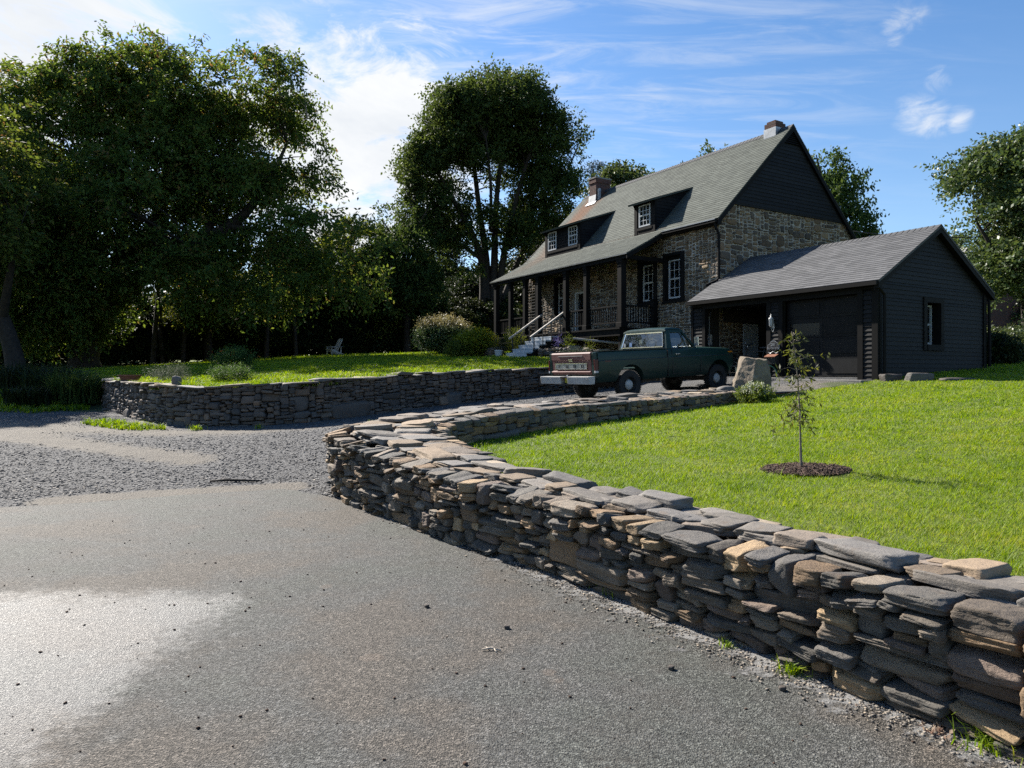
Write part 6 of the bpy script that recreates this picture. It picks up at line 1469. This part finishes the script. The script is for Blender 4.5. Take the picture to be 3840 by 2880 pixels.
x, y = HW(-1.3, 3.75); plant_at('potted_plant', x, y, ground_z(x, y)+.40, .2, .34, 'thin sprig showing over the bed rail near the truck cab', M['leaf_lime'], 67, 8, .045)
# white flowering clump at the wall end
wx, wy = px(1632, 868, 16.3)[:2]; wz = ground_z(wx, wy)
wp = plant_at('flowering_plant', wx, wy, wz, .75, .36, 'white-flowered clump growing at the end of the wall in front of the boulder', M['leaf_lime'], 68, 160, .05, .8, .14, 'plant', 2.5)
r = np.random.default_rng(69); n = 230; a = r.uniform(0, 6.28, n); q = np.sqrt(r.random(n)); bs = np.stack([.36*q*np.cos(a), .36*q*np.sin(a), .2+.2*(1-q*q)+r.normal(0,.03,n)], 1)
V, F = sprays(bs, np.stack([r.normal(0,.2,n), r.normal(0,.2,n), np.ones(n)], 1), .09, 5, .03, r, 1.2, 0, 1, 0); link('blossom', np_mesh('blossom', V, F), M['leaf_white'], wp)
# strap leaved plants
def blades(name, P, h, w, r, lean=.5, segs=2):
    n = len(P); a = r.uniform(0, 6.28, n); d = np.stack([np.cos(a), np.sin(a), np.zeros(n)], 1); s = np.stack([-np.sin(a), np.cos(a), np.zeros(n)], 1)
    H = h*r.uniform(.55, 1.3, (n, 1)); ln = lean*r.uniform(.2, 1.3, (n, 1)); W = w*r.uniform(.7, 1.3, (n, 1))
    up = np.array((0, 0, 1.0))
    if segs == 1:
        V = np.stack([P - s*W/2, P + s*W/2, P + up*H + d*H*ln], 1); return V.reshape(-1, 3), np.arange(3*n).reshape(-1, 3)
    m = P + up*H*.62 + d*H*ln*.35; t = P + up*H*(1 - ln*.25) + d*H*ln
    V = np.stack([P - s*W/2, P + s*W/2, m + s*W*.42, m - s*W*.42, t + s*W*.08, t - s*W*.08], 1).reshape(-1, 3)
    i = np.arange(n)[:, None]*6; F = np.concatenate([i + np.array([[0,1,2,3]]), i + np.array([[3,2,4,5]])], 0); return V, F
def strap_clump(x, y, w, h, n, label, mat, seed, name='strap_leaf_plant'):
    r = np.random.default_rng(seed); a = r.uniform(0, 6.28, n); q = np.sqrt(r.random(n))*w/2; z = ground_z(x, y)
    P = np.stack([q*np.cos(a), q*np.sin(a), np.zeros(n)], 1); V, F = blades('b', P, h, .045, r, .9); o = link(name, np_mesh(name, V, F), mat); o.location = (x, y, z); tag(o, label, 'plant', 'strap-leaved plants in the shade by the upper wall'); return o
for i, (x, y, w, h, lab) in enumerate(((-13.6, 22.3, 1.6, .95, 'shaded clump of arching strap leaves right against the wall end'), (-15.0, 23.2, 1.7, .9, 'shaded strap-leaf clump, second to the left of the wall end'), (-16.4, 24.3, 1.9, .85, 'shaded strap-leaf clump below the big tree trunk'), (-18.2, 25.2, 2.0, .7, 'shaded strap-leaf clump near the leaning edge tree'), (-14.6, 21.5, 1.3, .55, 'low shaded strap-leaf clump nearest the gravel edge'))):
    strap_clump(x, y, w, h, 700, lab, M['leaf_dark'] if i else M['leaf_maple'], 80+i)
plant_at('flower_clump', -9.9, 20.6, ground_z(-9.9, 20.6), 1.0, .28, 'grey-leaved flower clump beside the terracotta planter on the wall', M['leaf_sage'], 90, 90, .05, .9, .3, 'plant', 4)
fp = plant_at('flower_clump', -9.3, 23.8, ground_z(-9.3, 23.8), 1.0, .5, 'tall green clump topped with orange flowers at the left of the upper lawn', M['leaf_maple'], 91, 120, .09, .9, .4, 'plant', 4)
r = np.random.default_rng(92); n = 18; bs = np.stack([r.normal(.1,.35,n), r.normal(0,.3,n), r.uniform(.42,.64,n)], 1); V, F = sprays(bs, np.stack([np.zeros(n)+.1, np.zeros(n), np.ones(n)], 1), .04, 5, .045, r, 1.2, 0, 1, 0); link('blossom', np_mesh('blossom', V, F), M['leaf_orange'], fp)
plant_at('flower_clump', -7.9, 20.0, ground_z(-7.9, 20.0), 1.0, .22, 'leafy perennial clump on the upper lawn behind the standing stone', M['leaf_maple'], 93, 100, .07, .9, .3, 'plant', 4)
# weeds right of the garage
RW = [(*px(2137,785,23.2)[:2], 1.3, .8, 'tangled weedy bush against the back corner of the garage'), (*px(2180,778,25.0)[:2], 2.0, .85, 'sunlit weedy bush behind the garage, at the right edge of the photo'), (*px(2165,770,29.0)[:2], 2.6, 1.2, 'taller weedy bush behind the sunlit one at the right edge'), (*px(2235,770,26.5)[:2], 2.4, 1.1, 'far right weedy bush cut off by the edge of the photo')]
for i, (x, y, w, h, lab) in enumerate(RW): plant_at('weedy_bush', x, y, ground_z(x, y)-.05, w, h, lab, M['leaf_gloss'] if i else M['leaf_dark'], 95+i, 420, .10, .5, .35, 'bush', 1.8)  # the corner bush gets the dark leaf colour to look shaded
# sapling -------------------------------------------------------------
sx, sy = 3.04, 7.46; sz = ground_z(sx, sy); HS = 1.47
sap = thing('sapling', (sx, sy, sz), 'thin young sapling with narrow leaves standing in a ring of mulch', 'sapling')
r = np.random.default_rng(33)
tr = limb([(0,0,-.05,.022),(.0,0,.02,.016),(-.008,0,.3,.0115),(-.02,.0,.7,.009),(-.05,0,1.1,.006),(-.10,0,HS,.003)], 5)
mb = MB(); mb.tube(tr[:, :3], tr[:, 3], 8)
bs, ds = [], []
lv = [(.58,4,.24,-.45),(.64,5,.28,-.3),(.70,6,.28,-.12),(.76,6,.27,-.05),(.82,5,.24,.02),(.88,4,.2,.1),(.94,2,.15,.3),(.98,5,.26,.15),(1.06,4,.2,.1),(1.16,5,.36,.12),(1.24,3,.2,.2),(1.33,3,.14,.5),(1.42,3,.12,.3)]
for z, n, L, e in lv:
    for k in range(n):
        a = r.uniform(0, 6.28); x0 = np.interp(z, tr[:, 2], tr[:, 0]); d = np.array((math.cos(a), math.sin(a)*.8, e + r.normal(0,.12))); Lk = L*r.uniform(.5, 1.1)
        p0 = np.array((x0, 0, z)); p2 = p0 + d*Lk*.9 + np.array((0,0,-.25*Lk if e < .05 else 0)); mb.tube([p0, (p0+p2)/2 + (0,0,.03), p2], [.0035,.0025,.0012], 4, False)
        for m in np.linspace(.3, 1, max(2, int(Lk/.075))): bs.append(p0 + (p2-p0)*m); ds.append(d + r.normal(0,.3,3) + (0,0,-.3 if e < .05 else .05))
V, F = sprays(np.array(bs), np.array(ds), .04, 4, .066, r, 3.6, .35, .9, .2)
mb.build('trunk', M['bark_light'], sap, True); link('crown', np_mesh('crown', V, F), M['leaf_sapling'], sap)
# mulch ring
r = np.random.default_rng(34); n = 1500; a = r.uniform(0, 6.28, n); q = np.sqrt(r.random(n)); ml = thing('mulch_ring', (sx+.03, sy-.03, sz), 'oval ring of dark bark mulch round the sapling', 'mulch bed')
b = MB(); rings = []
for k in range(5):
    for j in range(40): aa = 2*PI*j/40; rr = (.40 + .02*math.sin(3*aa+1))*(k/4); rings.append((rr*math.cos(aa), rr*.9*math.sin(aa), .025*(1-(k/4)**2)+.018 + zL(np.float64(sx+.03+rr*math.cos(aa)), np.float64(sy-.03+rr*.9*math.sin(aa))).item() - sz))
b.add(rings, [(k*40+j, k*40+(j+1)%40, (k+1)*40+(j+1)%40, (k+1)*40+j) for k in range(4) for j in range(40)]); b.build('mulch', M['mulch'], ml, True)
xs = .45*q*q**.3*np.cos(a); ys = .41*q*q**.3*np.sin(a)
zs = zL(sx+.03+xs, sy-.03+ys) - sz + .025*(1-q*q) + .024
sp_ = [(np.array((xs[i], ys[i], zs[i])), np.array((math.cos(a[i]*7), math.sin(a[i]*7), r.normal(0,.3))), np.array((0,0,1.)), np.array((math.sin(a[i]*7), -math.cos(a[i]*7), 0)), r.uniform(.015,.05), r.uniform(.004,.012), r.uniform(.006,.016)) for i in range(n)]
V, F = make_stones(sp_, 1, r, 9, 0, 2); link('bark_chips', np_mesh('bark_chips', V, F), M['mulch'], ml)['kind'] = 'stuff'

# grass ---------------------------------------------------------------
def grass(name, poly, bounds, zf, dens, h, w, seed, label, far=lambda d: 1.0, avoid=None, lean=.7, segs=1, mat='grass', per=7, spread=.018):
    r = np.random.default_rng(seed); x0, x1, y0, y1 = bounds; n = int((x1-x0)*(y1-y0)*dens/per); x = np.repeat(r.uniform(x0, x1, n), per) + r.normal(0, spread, n*per); y = np.repeat(r.uniform(y0, y1, n), per) + r.normal(0, spread, n*per); hk = np.repeat(np.exp(r.normal(0, .28, n)), per); n = len(x)
    D = np.hypot(x, y); k = (r.random(n) < far(D)) & (np.abs(x) < y*.80 + 1.2) & inpoly(poly, x, y)
    if avoid is not None: k &= ~avoid(x, y)
    x, y, D, hk = x[k], y[k], D[k], hk[k]; P = np.stack([x, y, zf(x, y) - .01], 1); n = len(P)
    hs = (h if callable(h) else (lambda x, y: np.full(len(x), h)))(x, y)[:, None]; ws = (w*np.clip(D/6, 1, 6))[:, None]
    a = r.uniform(0, 6.28, n); d = np.stack([np.cos(a), np.sin(a), np.zeros(n)], 1); s = np.stack([-np.sin(a), np.cos(a), np.zeros(n)], 1)
    H = hs*hk[:, None]*r.uniform(.5, 1.35, (n, 1)); ln = lean*r.uniform(.2, 1.4, (n, 1)); W = ws*r.uniform(.7, 1.3, (n, 1))
    if segs == 1:
        V = np.stack([P - s*W/2, P + s*W/2, P + d*H*ln + np.array((0,0,1.))*H], 1).reshape(-1, 3); F = np.arange(3*n).reshape(-1, 3)
    else:
        m = P + np.array((0,0,1.))*H*.7 + d*H*ln*.3; t = P + np.array((0,0,1.))*H*.95 + d*H*ln
        V = np.stack([P - s*W/2, P + s*W/2, m + s*W*.4, m - s*W*.4, t + s*W*.06, t - s*W*.06], 1).reshape(-1, 3); i = np.arange(n)[:, None]*6; F = np.concatenate([i+np.array([[0,1,2,3]]), i+np.array([[3,2,4,5]])], 0)
    return tag(link(name, np_mesh(name, V, F), M[mat]), label, 'grass', None, 'stuff')
def av_mulch(x, y): return (((x-sx-.03)/.45)**2 + ((y-sy+.03)/.41)**2 < 1) | (seg_dist([(7.0,17.7),(7.6,18.0),(9.0,17.9)], x, y) < .12)
rn = np.random.default_rng(2); 
def patchy(x, y): return .032 + .006*np.sin(x*2.1+1)*np.sin(y*1.7) + .006*np.sin(x*5.3)*np.sin(y*6.1+2)
grass('lawn_grass', POLY_L, (-2, 8, 2.5, 9.5), zL, 11000, patchy, .0055, 1, 'bright green mown lawn grass around the sapling', lambda D: np.clip(6/D, 0, 1), av_mulch, 1.1)
grass('lawn_grass', POLY_L, (-2, 24, 9.5, 24), zL, 3600, lambda x, y: patchy(x, y)*1.25, .0055, 2, 'bright green mown lawn grass running up to the garage', lambda D: np.clip(11/D, 0, 1)**1.6, av_mulch, 1.1)
def uh(x, y): return .05 + .11*np.exp(-(seg_dist(POLY_U[:9], x, y)/.55)**2)*(.6+.4*np.sin(x*3.1)) + .02*np.sin(x*2.3)*np.sin(y*1.9)
grass('lawn_grass', POLY_U, (-16, 5, 16, 30), zU, 1500, uh, .0045, 3, 'upper lawn grass with a taller sunlit fringe along the wall', lambda D: np.clip(17/D, 0, 1)**1.2, None, .6, 2)
grass('lawn_grass', POLY_U, (-24, 4, 30, 47), zU, 420, .075, .0045, 4, 'far part of the upper lawn grass running back to the woodland', lambda D: np.clip(30/D, 0, 1), None, .6)
POLY_T = [(-10.3,17.9),(-9.0,16.9),(-7.9,16.1),(-7.6,15.75),(-8.4,15.6),(-9.6,16.5),(-10.6,17.4)]
grass('verge_grass', POLY_T, (-11, -7, 15, 18.5), zD, 800, .10, .0055, 5, 'patch of rough grass growing on the gravel at the foot of the upper wall', lambda D: np.full(len(D), 1.), None, .9, 2)
POLY_V = [(-13.5,22.5),(-12.6,21.3),(-13.5,20.0),(-17,20.2),(-21,22),(-22,27),(-16,24.5)]
grass('verge_grass', POLY_V, (-22, -12, 19, 27), zD, 500, .12, .0055, 6, 'shaded rough grass beyond the gravel under the left-hand trees', lambda D: np.full(len(D), 1.), None, .9, 2)
# rougher tussocks over the bank below the russet shrub
def tuft(x, y, w, h, n, label, seed, mat='grass', zf=None, group='grass tufts along the foot of the lower wall', name='grass_tuft', bw=.006):
    r = np.random.default_rng(seed); a = r.uniform(0, 6.28, n); q = np.abs(r.normal(0, .45, n))*w/2; P = np.stack([q*np.cos(a), q*np.sin(a), np.zeros(n)], 1); V, F = blades('b', P, h, bw, r, .9)
    o = link(name, np_mesh(name, V, F), M[mat]); o.location = (x, y, zf if zf is not None else ground_z(x, y)); return tag(o, label, 'grass tuft', group)
def gpt(dx, dy, z=-1.6): Z = -z/((dy-806.3)/1533.4); return ((dx-1106)/1533.4*Z, Z)
TF_ = [(1735,1452,.10,.06,70,'dense green grass tuft on the grey stone dust, middle of the wall'), (1330,1270,.16,.07,70,'grass tuft below the wall near the middle, beside dead leaves'), (1350,1283,.14,.06,60,'thin grass tuft just right of the dead leaves by the wall'), (1155,1195,.12,.06,45,'sparse grass tuft at the wall foot left of the dead leaves'), (940,1140,.16,.05,50,'small grass tuft at the wall foot near the bend'), (2160,1605,.20,.07,150,'long grass tuft at the lower right corner of the photo'), (2205,1625,.12,.06,80,'grass tuft cut off by the right edge of the photo'),(1870,1452,.07,.10,8,'few tall grass blades standing against the wall stones'),(2100,1560,.05,.12,6,'single tall grass sprig in front of the big ochre base stone'),(743,985,.14,.07,50,'grass tuft at the tip of the wall by the gravel'),(1590,1395,.08,.04,25,'faded grass wisp at the wall foot right of the middle')]
for i, (dx, dy, w, h, n, lab) in enumerate(TF_): q = gpt(dx, dy); tuft(q[0]-.07, q[1]-.045, w*1.5, h*1.35, int(n*1.3), lab, 200+i, bw=.006)
UT = [(800,905,.3,.12,40,'grass tuft on the gravel below the upper wall, right part'), (560,925,.3,.12,30,'grass tuft on the gravel under the large wall slab'), (425,918,.5,.12,90,'yellowish grass tuft at the bend of the upper wall')]
for i, (dx, dy, w, h, n, lab) in enumerate(UT): p = px(dx, dy, 15.6); tuft(p[0], p[1], w, h, n, lab, 230+i, group='grass tufts along the foot of the upper wall', bw=.012)
for i, (dx, dy, lab) in enumerate(((2030,1590,'clump of dry brown leaves on the stone dust near the right corner'), (2100,1590,'dry brown leaf clump beside the long grass tuft'), (1300,1258,'scatter of dry brown leaves at the wall foot by the grass'))):
    x, y = gpt(dx, dy); r = np.random.default_rng(300+i); n = 34; bs = np.stack([r.normal(0,.035,n), r.normal(0,.03,n), r.uniform(.0,.02,n)], 1); V, F = sprays(bs, unit(r.normal(0,1,(n,3))*np.array((1,1,.3))), .02, 3, .03, r, 2.2, 0, 1, .1)
    o = link('leaf_clump', np_mesh('leaf_clump', V, F), M['dry_leaf']); o.location = (x, y, -1.6); tag(o, lab, 'dry leaves', 'dry leaf clumps at the wall foot')
# stone dust strip, chips and pebbles -----------------------------------
r = np.random.default_rng(55)
def scatter_stones(name, pts, zf, smin, smax, seed, mat, label, cat='gravel', flat=.45, n=1):
    r = np.random.default_rng(seed); sp = []
    for (x, y), z in zip(pts, zf):
        a = r.uniform(0, 6.28); s = math.exp(r.uniform(math.log(smin), math.log(smax)))
        A = np.array((math.cos(a), math.sin(a), r.normal(0,.18))); A /= np.linalg.norm(A); B = np.array((r.normal(0,.2), r.normal(0,.2), 1.0)); B -= A*(A@B); B /= np.linalg.norm(B)
        sp.append((np.array((x, y, z + s*flat*.25)), A, B, np.cross(A, B), s, s*flat*r.uniform(.5,1.2), s*r.uniform(.45,.9)))
    V, F = make_stones(sp, n, r, 6, 0, 3, .3); return tag(link(name, np_mesh(name, V, F), M[mat]), label, cat, None, 'stuff')
def region_pts(poly, n, r, keep=lambda x, y: np.ones(len(x), bool), falloff=None):
    P = np.array(poly); x = r.uniform(P[:,0].min(), P[:,0].max(), n); y = r.uniform(P[:,1].min(), P[:,1].max(), n); k = inpoly(poly, x, y) & keep(x, y)
    if falloff is not None: k &= r.random(n) < falloff(x, y)
    return np.stack([x[k], y[k]], 1)
GP_ = [(-12,8.1),(-6.09,8.5),(-5.1,8.85),(-4.3,9.35),(-3.16,9.85),(-2.3,9.2),(-2.05,9.5),(-1.8,10.6),(.4,13.0),(5.5,18.2),(3,22),(1.2,21.5),(-1.4,20.3),(-3.6,18),(-4.9,16),(-8.4,16.5),(-12,20),(-17,20),(-17,9)]
pp = region_pts(GP_, 170000, r, lambda x, y: (np.abs(x) < y*.76 + .5) & (dirt_f(x, y) < r.uniform(.15, .9, len(x))) & (green_f(x, y) < .35), lambda x, y: np.clip((10.5/y)**1.5, 0, 1))
scatter_stones('loose_gravel', pp, zD(pp[:,0], pp[:,1]), .011, .048, 56, 'chips', 'loose grey slate gravel covering the drive', 'gravel', .3)
pp = region_pts([(-2.5,9.3),(-1.85,8.7),(-1.2,7.75),(-.9,7.75),(-1.5,8.5),(-1.95,9.2),(-2.1,9.9)], 6000, r); scatter_stones('loose_gravel', pp, np.full(len(pp), -1.595), .025, .075, 57, 'chips', 'coarse dark chips heaped where the pavement meets the wall tip')
# narrow dust strip between pavement and wall
strip_o = [p for p in FAR if p[0] > -2.0 and p[1] < 9][0:]; 
b = MB(); so = Path([(x-.05, y-.03, 0, 0) for x, y in strip_o]); 
for i in range(121):
    p = so.at(so.L*i/120); t = so.tan(so.L*i/120); nn = np.array((-t[1], t[0])) if False else np.array((.84, .54)); b.v += [(p[0], p[1], -1.5875), (p[0]+nn[0]*.5, p[1]+nn[1]*.5, -1.5875)]
b.f = [(2*i, 2*i+1, 2*i+3, 2*i+2) for i in range(120)]
b.v = [((p[0]-.84*.22, p[1]-.54*.22, p[2]) if i % 2 == 0 else p) for i, p in enumerate(b.v)]
# irregular inner edge of the dust
for i in range(121): j = .05*math.sin(i*.9)+.04*math.sin(i*2.3+1)+.02*math.sin(i*5.1); b.v[2*i] = (b.v[2*i][0]+j, b.v[2*i][1]+j*.6, b.v[2*i][2])
tag(link('dust_strip', np_mesh('dust_strip', b.v, np.array(b.f), attrs={'edge': np.tile([0., 1.], 121)}), M['dust']), kind='structure')
pts = []
for i in range(9000):
    p = so.at(so.L*r.random()**.8); q = r.normal(.1, .10); pts.append((p[0]+.84*q, p[1]+.54*q))
scatter_stones('loose_gravel', pts, np.full(len(pts), -1.588), .004, .020, 58, 'pale_chips', 'fine grey stone chips along the foot of the lower wall')
pts = [(r.uniform(-4.5, 2.5), 2.6 + 6*r.random()**1.2) for _ in range(420)]; pts = [p for p in pts if inpoly(FAR + [(4,-8),(-14,-8)], np.float64(p[0]), np.float64(p[1]))]
scatter_stones('loose_grit', pts, np.full(len(pts), -1.592), .006, .02, 59, 'mulch', 'dark grit scattered on the pavement', 'grit', .7)
for i, (dx, dy, lab) in enumerate(((1690,1490,'dark pebble on the pavement nearest the lower middle of the wall'), (1450,1445,'pair-sized dark pebble on the pavement in the centre right'), (922,1311,'small round pebble alone in the middle of the pavement'), (1095,1357,'dark pebble left of the wall on open pavement'))):
    x, y = gpt(dx, dy, -1.59); rock('pebble', (x, y, -1.592), (.035,.022,.03), lab, 'pebble', M['dark_stone'], 400+i, 5, 6, i)
x, y = gpt(1060, 1405, -1.59); b = MB(); r = np.random.default_rng(77)
b.tube([(-.05,0,.008),(0,.01,.014),(.06,-.015,.008)], [.004,.006,.003], 5); b.tube([(0,.01,.012),(.02,.05,.008)], [.004,.002], 5); b.tube([(-.01,.005,.012),(-.03,.045,.006)], [.004,.002], 5); b.tube([(.02,0,.012),(.035,-.04,.006)], [.004,.002], 5)
o = b.build('twig', M['twig'], None, True, loc=(x, y, -1.592)); tag(o, 'pale forked scrap of dry twig lying on the pavement', 'twig')
p = px(870, 1023, 10.6); 
x, y = px(855, 780, 10.8)[:2]; b = MB(); b.tube([(-.35,0,.02),(-.1,.01,.035),(.15,-.01,.03),(.4,.02,.02)], [.015,.02,.018,.01], 6); o = b.build('stick', M['bark'], None, True, loc=(-4.05, 10.35, zD(np.float64(-4.05), np.float64(10.35)).item())); tag(o, 'brown stick lying on the gravel short of the pavement edge', 'stick')

# neighbouring brick building, cables ------------------------------------
nx, ny = px(2150, 600, 44)[:2]; nz = ground_z(nx, ny)
nb = thing('brick_building', (nx, ny, nz-.2), 'reddish brick building with a pale roof railing glimpsed behind the right-hand trees', 'building', .1)
hb = px(2120, 580, 44)[2] - nz + .2
b = MB(); uv = []; brick_box(b, uv, -2.0, 7, 0, 8, 0, hb); link('wall', np_mesh('wall', b.v, np.array(b.f), uv=uv), M['brick'], nb)
MB().box(-2.15, 7.15, -.15, 8.15, hb+.003, hb+.22).build('roof_edge', M['concrete'], nb)
b = MB()
for k in range(8): b.bar((-1.95+k*1.1, -.1, hb+.22), (-1.95+k*1.1, -.1, hb+1.3), .07)
b.bar((-1.95,-.1,hb+1.3), (6,-.1,hb+1.3), .06); b.bar((-1.9,-.1,hb+1.25), (-1.3,-.1,hb+.25), .07); b.build('railing', M['white_wood'], nb)
MB().box(-1.2, 1.4, .8, 3, hb+.22, hb+1.5).build('roof_unit', M['white_plastic'], nb)
def wire(name, P, rad, label):
    tag(MB().tube(P, rad, 5).build(name, M['wire'], None, True), label, 'cable')
a = np.array((*HW(8.5, -.1), 5.55)); c = px(2400, 470, 30); P = [a + (c-a)*t - np.array((0,0,.5*4*t*(1-t))) for t in np.linspace(0, 1, 20)]
wire('service_cable', P, .022, 'thin twisted service cable from the house gable over the garage to the right')
# ------------------------------------------------------------------ sky, sun, camera
SUN_AZ, SUN_EL = math.radians(-43.5), math.radians(39.0)      # azimuth from +y towards +x
w = bpy.data.worlds.new('World'); SC.world = w; w.use_nodes = True; nt = w.node_tree; nt.nodes.clear()
out = nt.nodes.new('ShaderNodeOutputWorld'); bg = nt.nodes.new('ShaderNodeBackground'); nt.links.new(bg.outputs[0], out.inputs[0])
sky = nd(nt, 'ShaderNodeTexSky', sky_type='NISHITA', sun_disc=False, sun_elevation=SUN_EL, sun_rotation=SUN_AZ, altitude=0, air_density=1.0, dust_density=.4, ozone_density=2.5)
g = nd(nt, 'ShaderNodeTexCoord').outputs['Generated']; sx_ = nd(nt, 'ShaderNodeSeparateXYZ', {0: g}).outputs
X, Y, Zc = sx_[0], sx_[1], sx_[2]
den = mth(nt, 'ADD', mth(nt, 'MAXIMUM', Zc, 0.0), .10)
pv = nd(nt, 'ShaderNodeCombineXYZ', {0: mth(nt, 'DIVIDE', X, den), 1: mth(nt, 'DIVIDE', Y, den), 2: 0.0}).outputs[0]
dirv = lambda dx, dy: Vector(((dx-1106)/1533.4, 1, (806.3-dy)/1533.4)).normalized()
def blob(dx, dy, rad, soft):
    d = dirv(dx, dy); dp = nd(nt, 'ShaderNodeVectorMath', {0: g, 1: tuple(d)}, operation='DOT_PRODUCT').outputs['Value']
    return smooth01(nt, mth(nt, 'ARCCOSINE', mth(nt, 'MINIMUM', dp, 1.0)), rad+soft, rad-soft if rad > soft else 0.0)
n1 = noise(nt, pv, 1.1, 9, .62, .6); n2 = noise(nt, nd(nt, 'ShaderNodeMapping', {'Vector': pv, 'Rotation': (0,0,.5), 'Scale': (1.2, 4.5, 1)}).outputs[0], 2.0, 8, .66, .8)
n3 = noise(nt, nd(nt, 'ShaderNodeMapping', {'Vector': g, 'Rotation': (0,.35,0), 'Scale': (6,6,14)}).outputs[0], 1.5, 8, .64, .7)
# broken cloud bank on the left, streaky cirrus along the top, one small cloud on the right
bank = mth(nt, 'MAXIMUM', mth(nt, 'MAXIMUM', blob(690, 300, .11, .13), blob(800, 320, .14, .11)), mth(nt, 'MAXIMUM', blob(20, 70, .10, .12), mth(nt, 'MAXIMUM', blob(760,480,.08,.07), blob(-900, 100, .40, .25))))
c1 = mth(nt, 'MULTIPLY', smooth01(nt, mth(nt, 'ADD', n3, mth(nt, 'MULTIPLY', bank, .30)), .54, .80), smooth01(nt, bank, .0, .35))
cir = mth(nt, 'MAXIMUM', mth(nt, 'MULTIPLY', blob(1050, 70, .17, .15), 1.0), mth(nt, 'MULTIPLY', mth(nt, 'MAXIMUM', blob(1480, 60, .22, .2), blob(700,40,.2,.18)), .55))
cir = mth(nt, 'MAXIMUM', cir, mth(nt, 'MULTIPLY', blob(1400, 195, .05, .05), .75))
c2 = mth(nt, 'MULTIPLY', smooth01(nt, n2, .40, .75), mth(nt, 'MULTIPLY', cir, .62))
sm = mth(nt, 'MAXIMUM', mth(nt, 'MAXIMUM', mth(nt, 'MAXIMUM', blob(1975, 243, .016, .022), blob(2015, 258, .014, .022)), blob(2068,258,.008,.018)), mth(nt, 'MULTIPLY', mth(nt, 'MAXIMUM', blob(2028, 170, .010, .018), mth(nt, 'MAXIMUM', blob(1955,35,.02,.02), blob(1930,75,.012,.012))), .75))
n4 = noise(nt, nd(nt, 'ShaderNodeMapping', {'Vector': g, 'Scale': (16,16,34)}).outputs[0], 1.6, 8, .62, .6)
c3 = mth(nt, 'MULTIPLY', smooth01(nt, mth(nt, 'ADD', n4, mth(nt, 'MULTIPLY', sm, .42)), .56, 1.15), smooth01(nt, sm, .0, .5))
haze = mth(nt, 'MULTIPLY', smooth01(nt, Zc, .55, .0), .10)
cl = mth(nt, 'ADD', mth(nt, 'MAXIMUM', mth(nt, 'MAXIMUM', c1, c2), mth(nt, 'MULTIPLY', c3, .72)), haze, clamp=True)
skyc = nd(nt, 'ShaderNodeHueSaturation', {'Color': sky.outputs[0], 'Hue': .502, 'Saturation': 1.22, 'Value': 1.06}).outputs[0]
shade = ramp(nt, n1, [(.3, (4.6,4.9,5.3)), (.7, (6.4,6.45,6.45))])
col = mix(nt, cl, skyc, shade); nt.links.new(col, bg.inputs[0]); bg.inputs[1].default_value = SKY_STR if 'SKY_STR' in globals() else .068
sl = bpy.data.lights.new('sun', 'SUN'); sl.energy = 5.0; sl.angle = math.radians(.53); sl.color = (1.0, .94, .85)
so_ = bpy.data.objects.new('sun', sl); COL.objects.link(so_)
sd = Vector((math.sin(SUN_AZ)*math.cos(SUN_EL), math.cos(SUN_AZ)*math.cos(SUN_EL), math.sin(SUN_EL)))
so_.rotation_euler = sd.to_track_quat('Z', 'Y').to_euler(); so_.location = sd*60
cam = bpy.data.cameras.new('camera'); co_ = bpy.data.objects.new('camera', cam); COL.objects.link(co_)
cam.sensor_width = 36; cam.sensor_fit = 'HORIZONTAL'; cam.lens = 36*2662/3840; cam.shift_y = -40/3840; cam.clip_end = 2000; cam.clip_start = .05
co_.location = (0, 0, 0); co_.rotation_euler = (PI/2, 0, 0); SC.camera = co_
SC.view_settings.view_transform = 'Standard'; SC.view_settings.look = 'None'; SC.view_settings.exposure = 1.3; SC.view_settings.gamma = 1; SC.view_settings.use_curve_mapping = False
SC.render.engine = 'CYCLES'; cy = SC.cycles; cy.max_bounces = 7; cy.diffuse_bounces = 3; cy.glossy_bounces = 3; cy.transmission_bounces = 4; cy.transparent_max_bounces = 8; cy.sample_clamp_indirect = 6; cy.use_denoising = False
cy.use_adaptive_sampling = True; cy.adaptive_threshold = .015; cy.caustics_reflective = False; cy.caustics_refractive = False
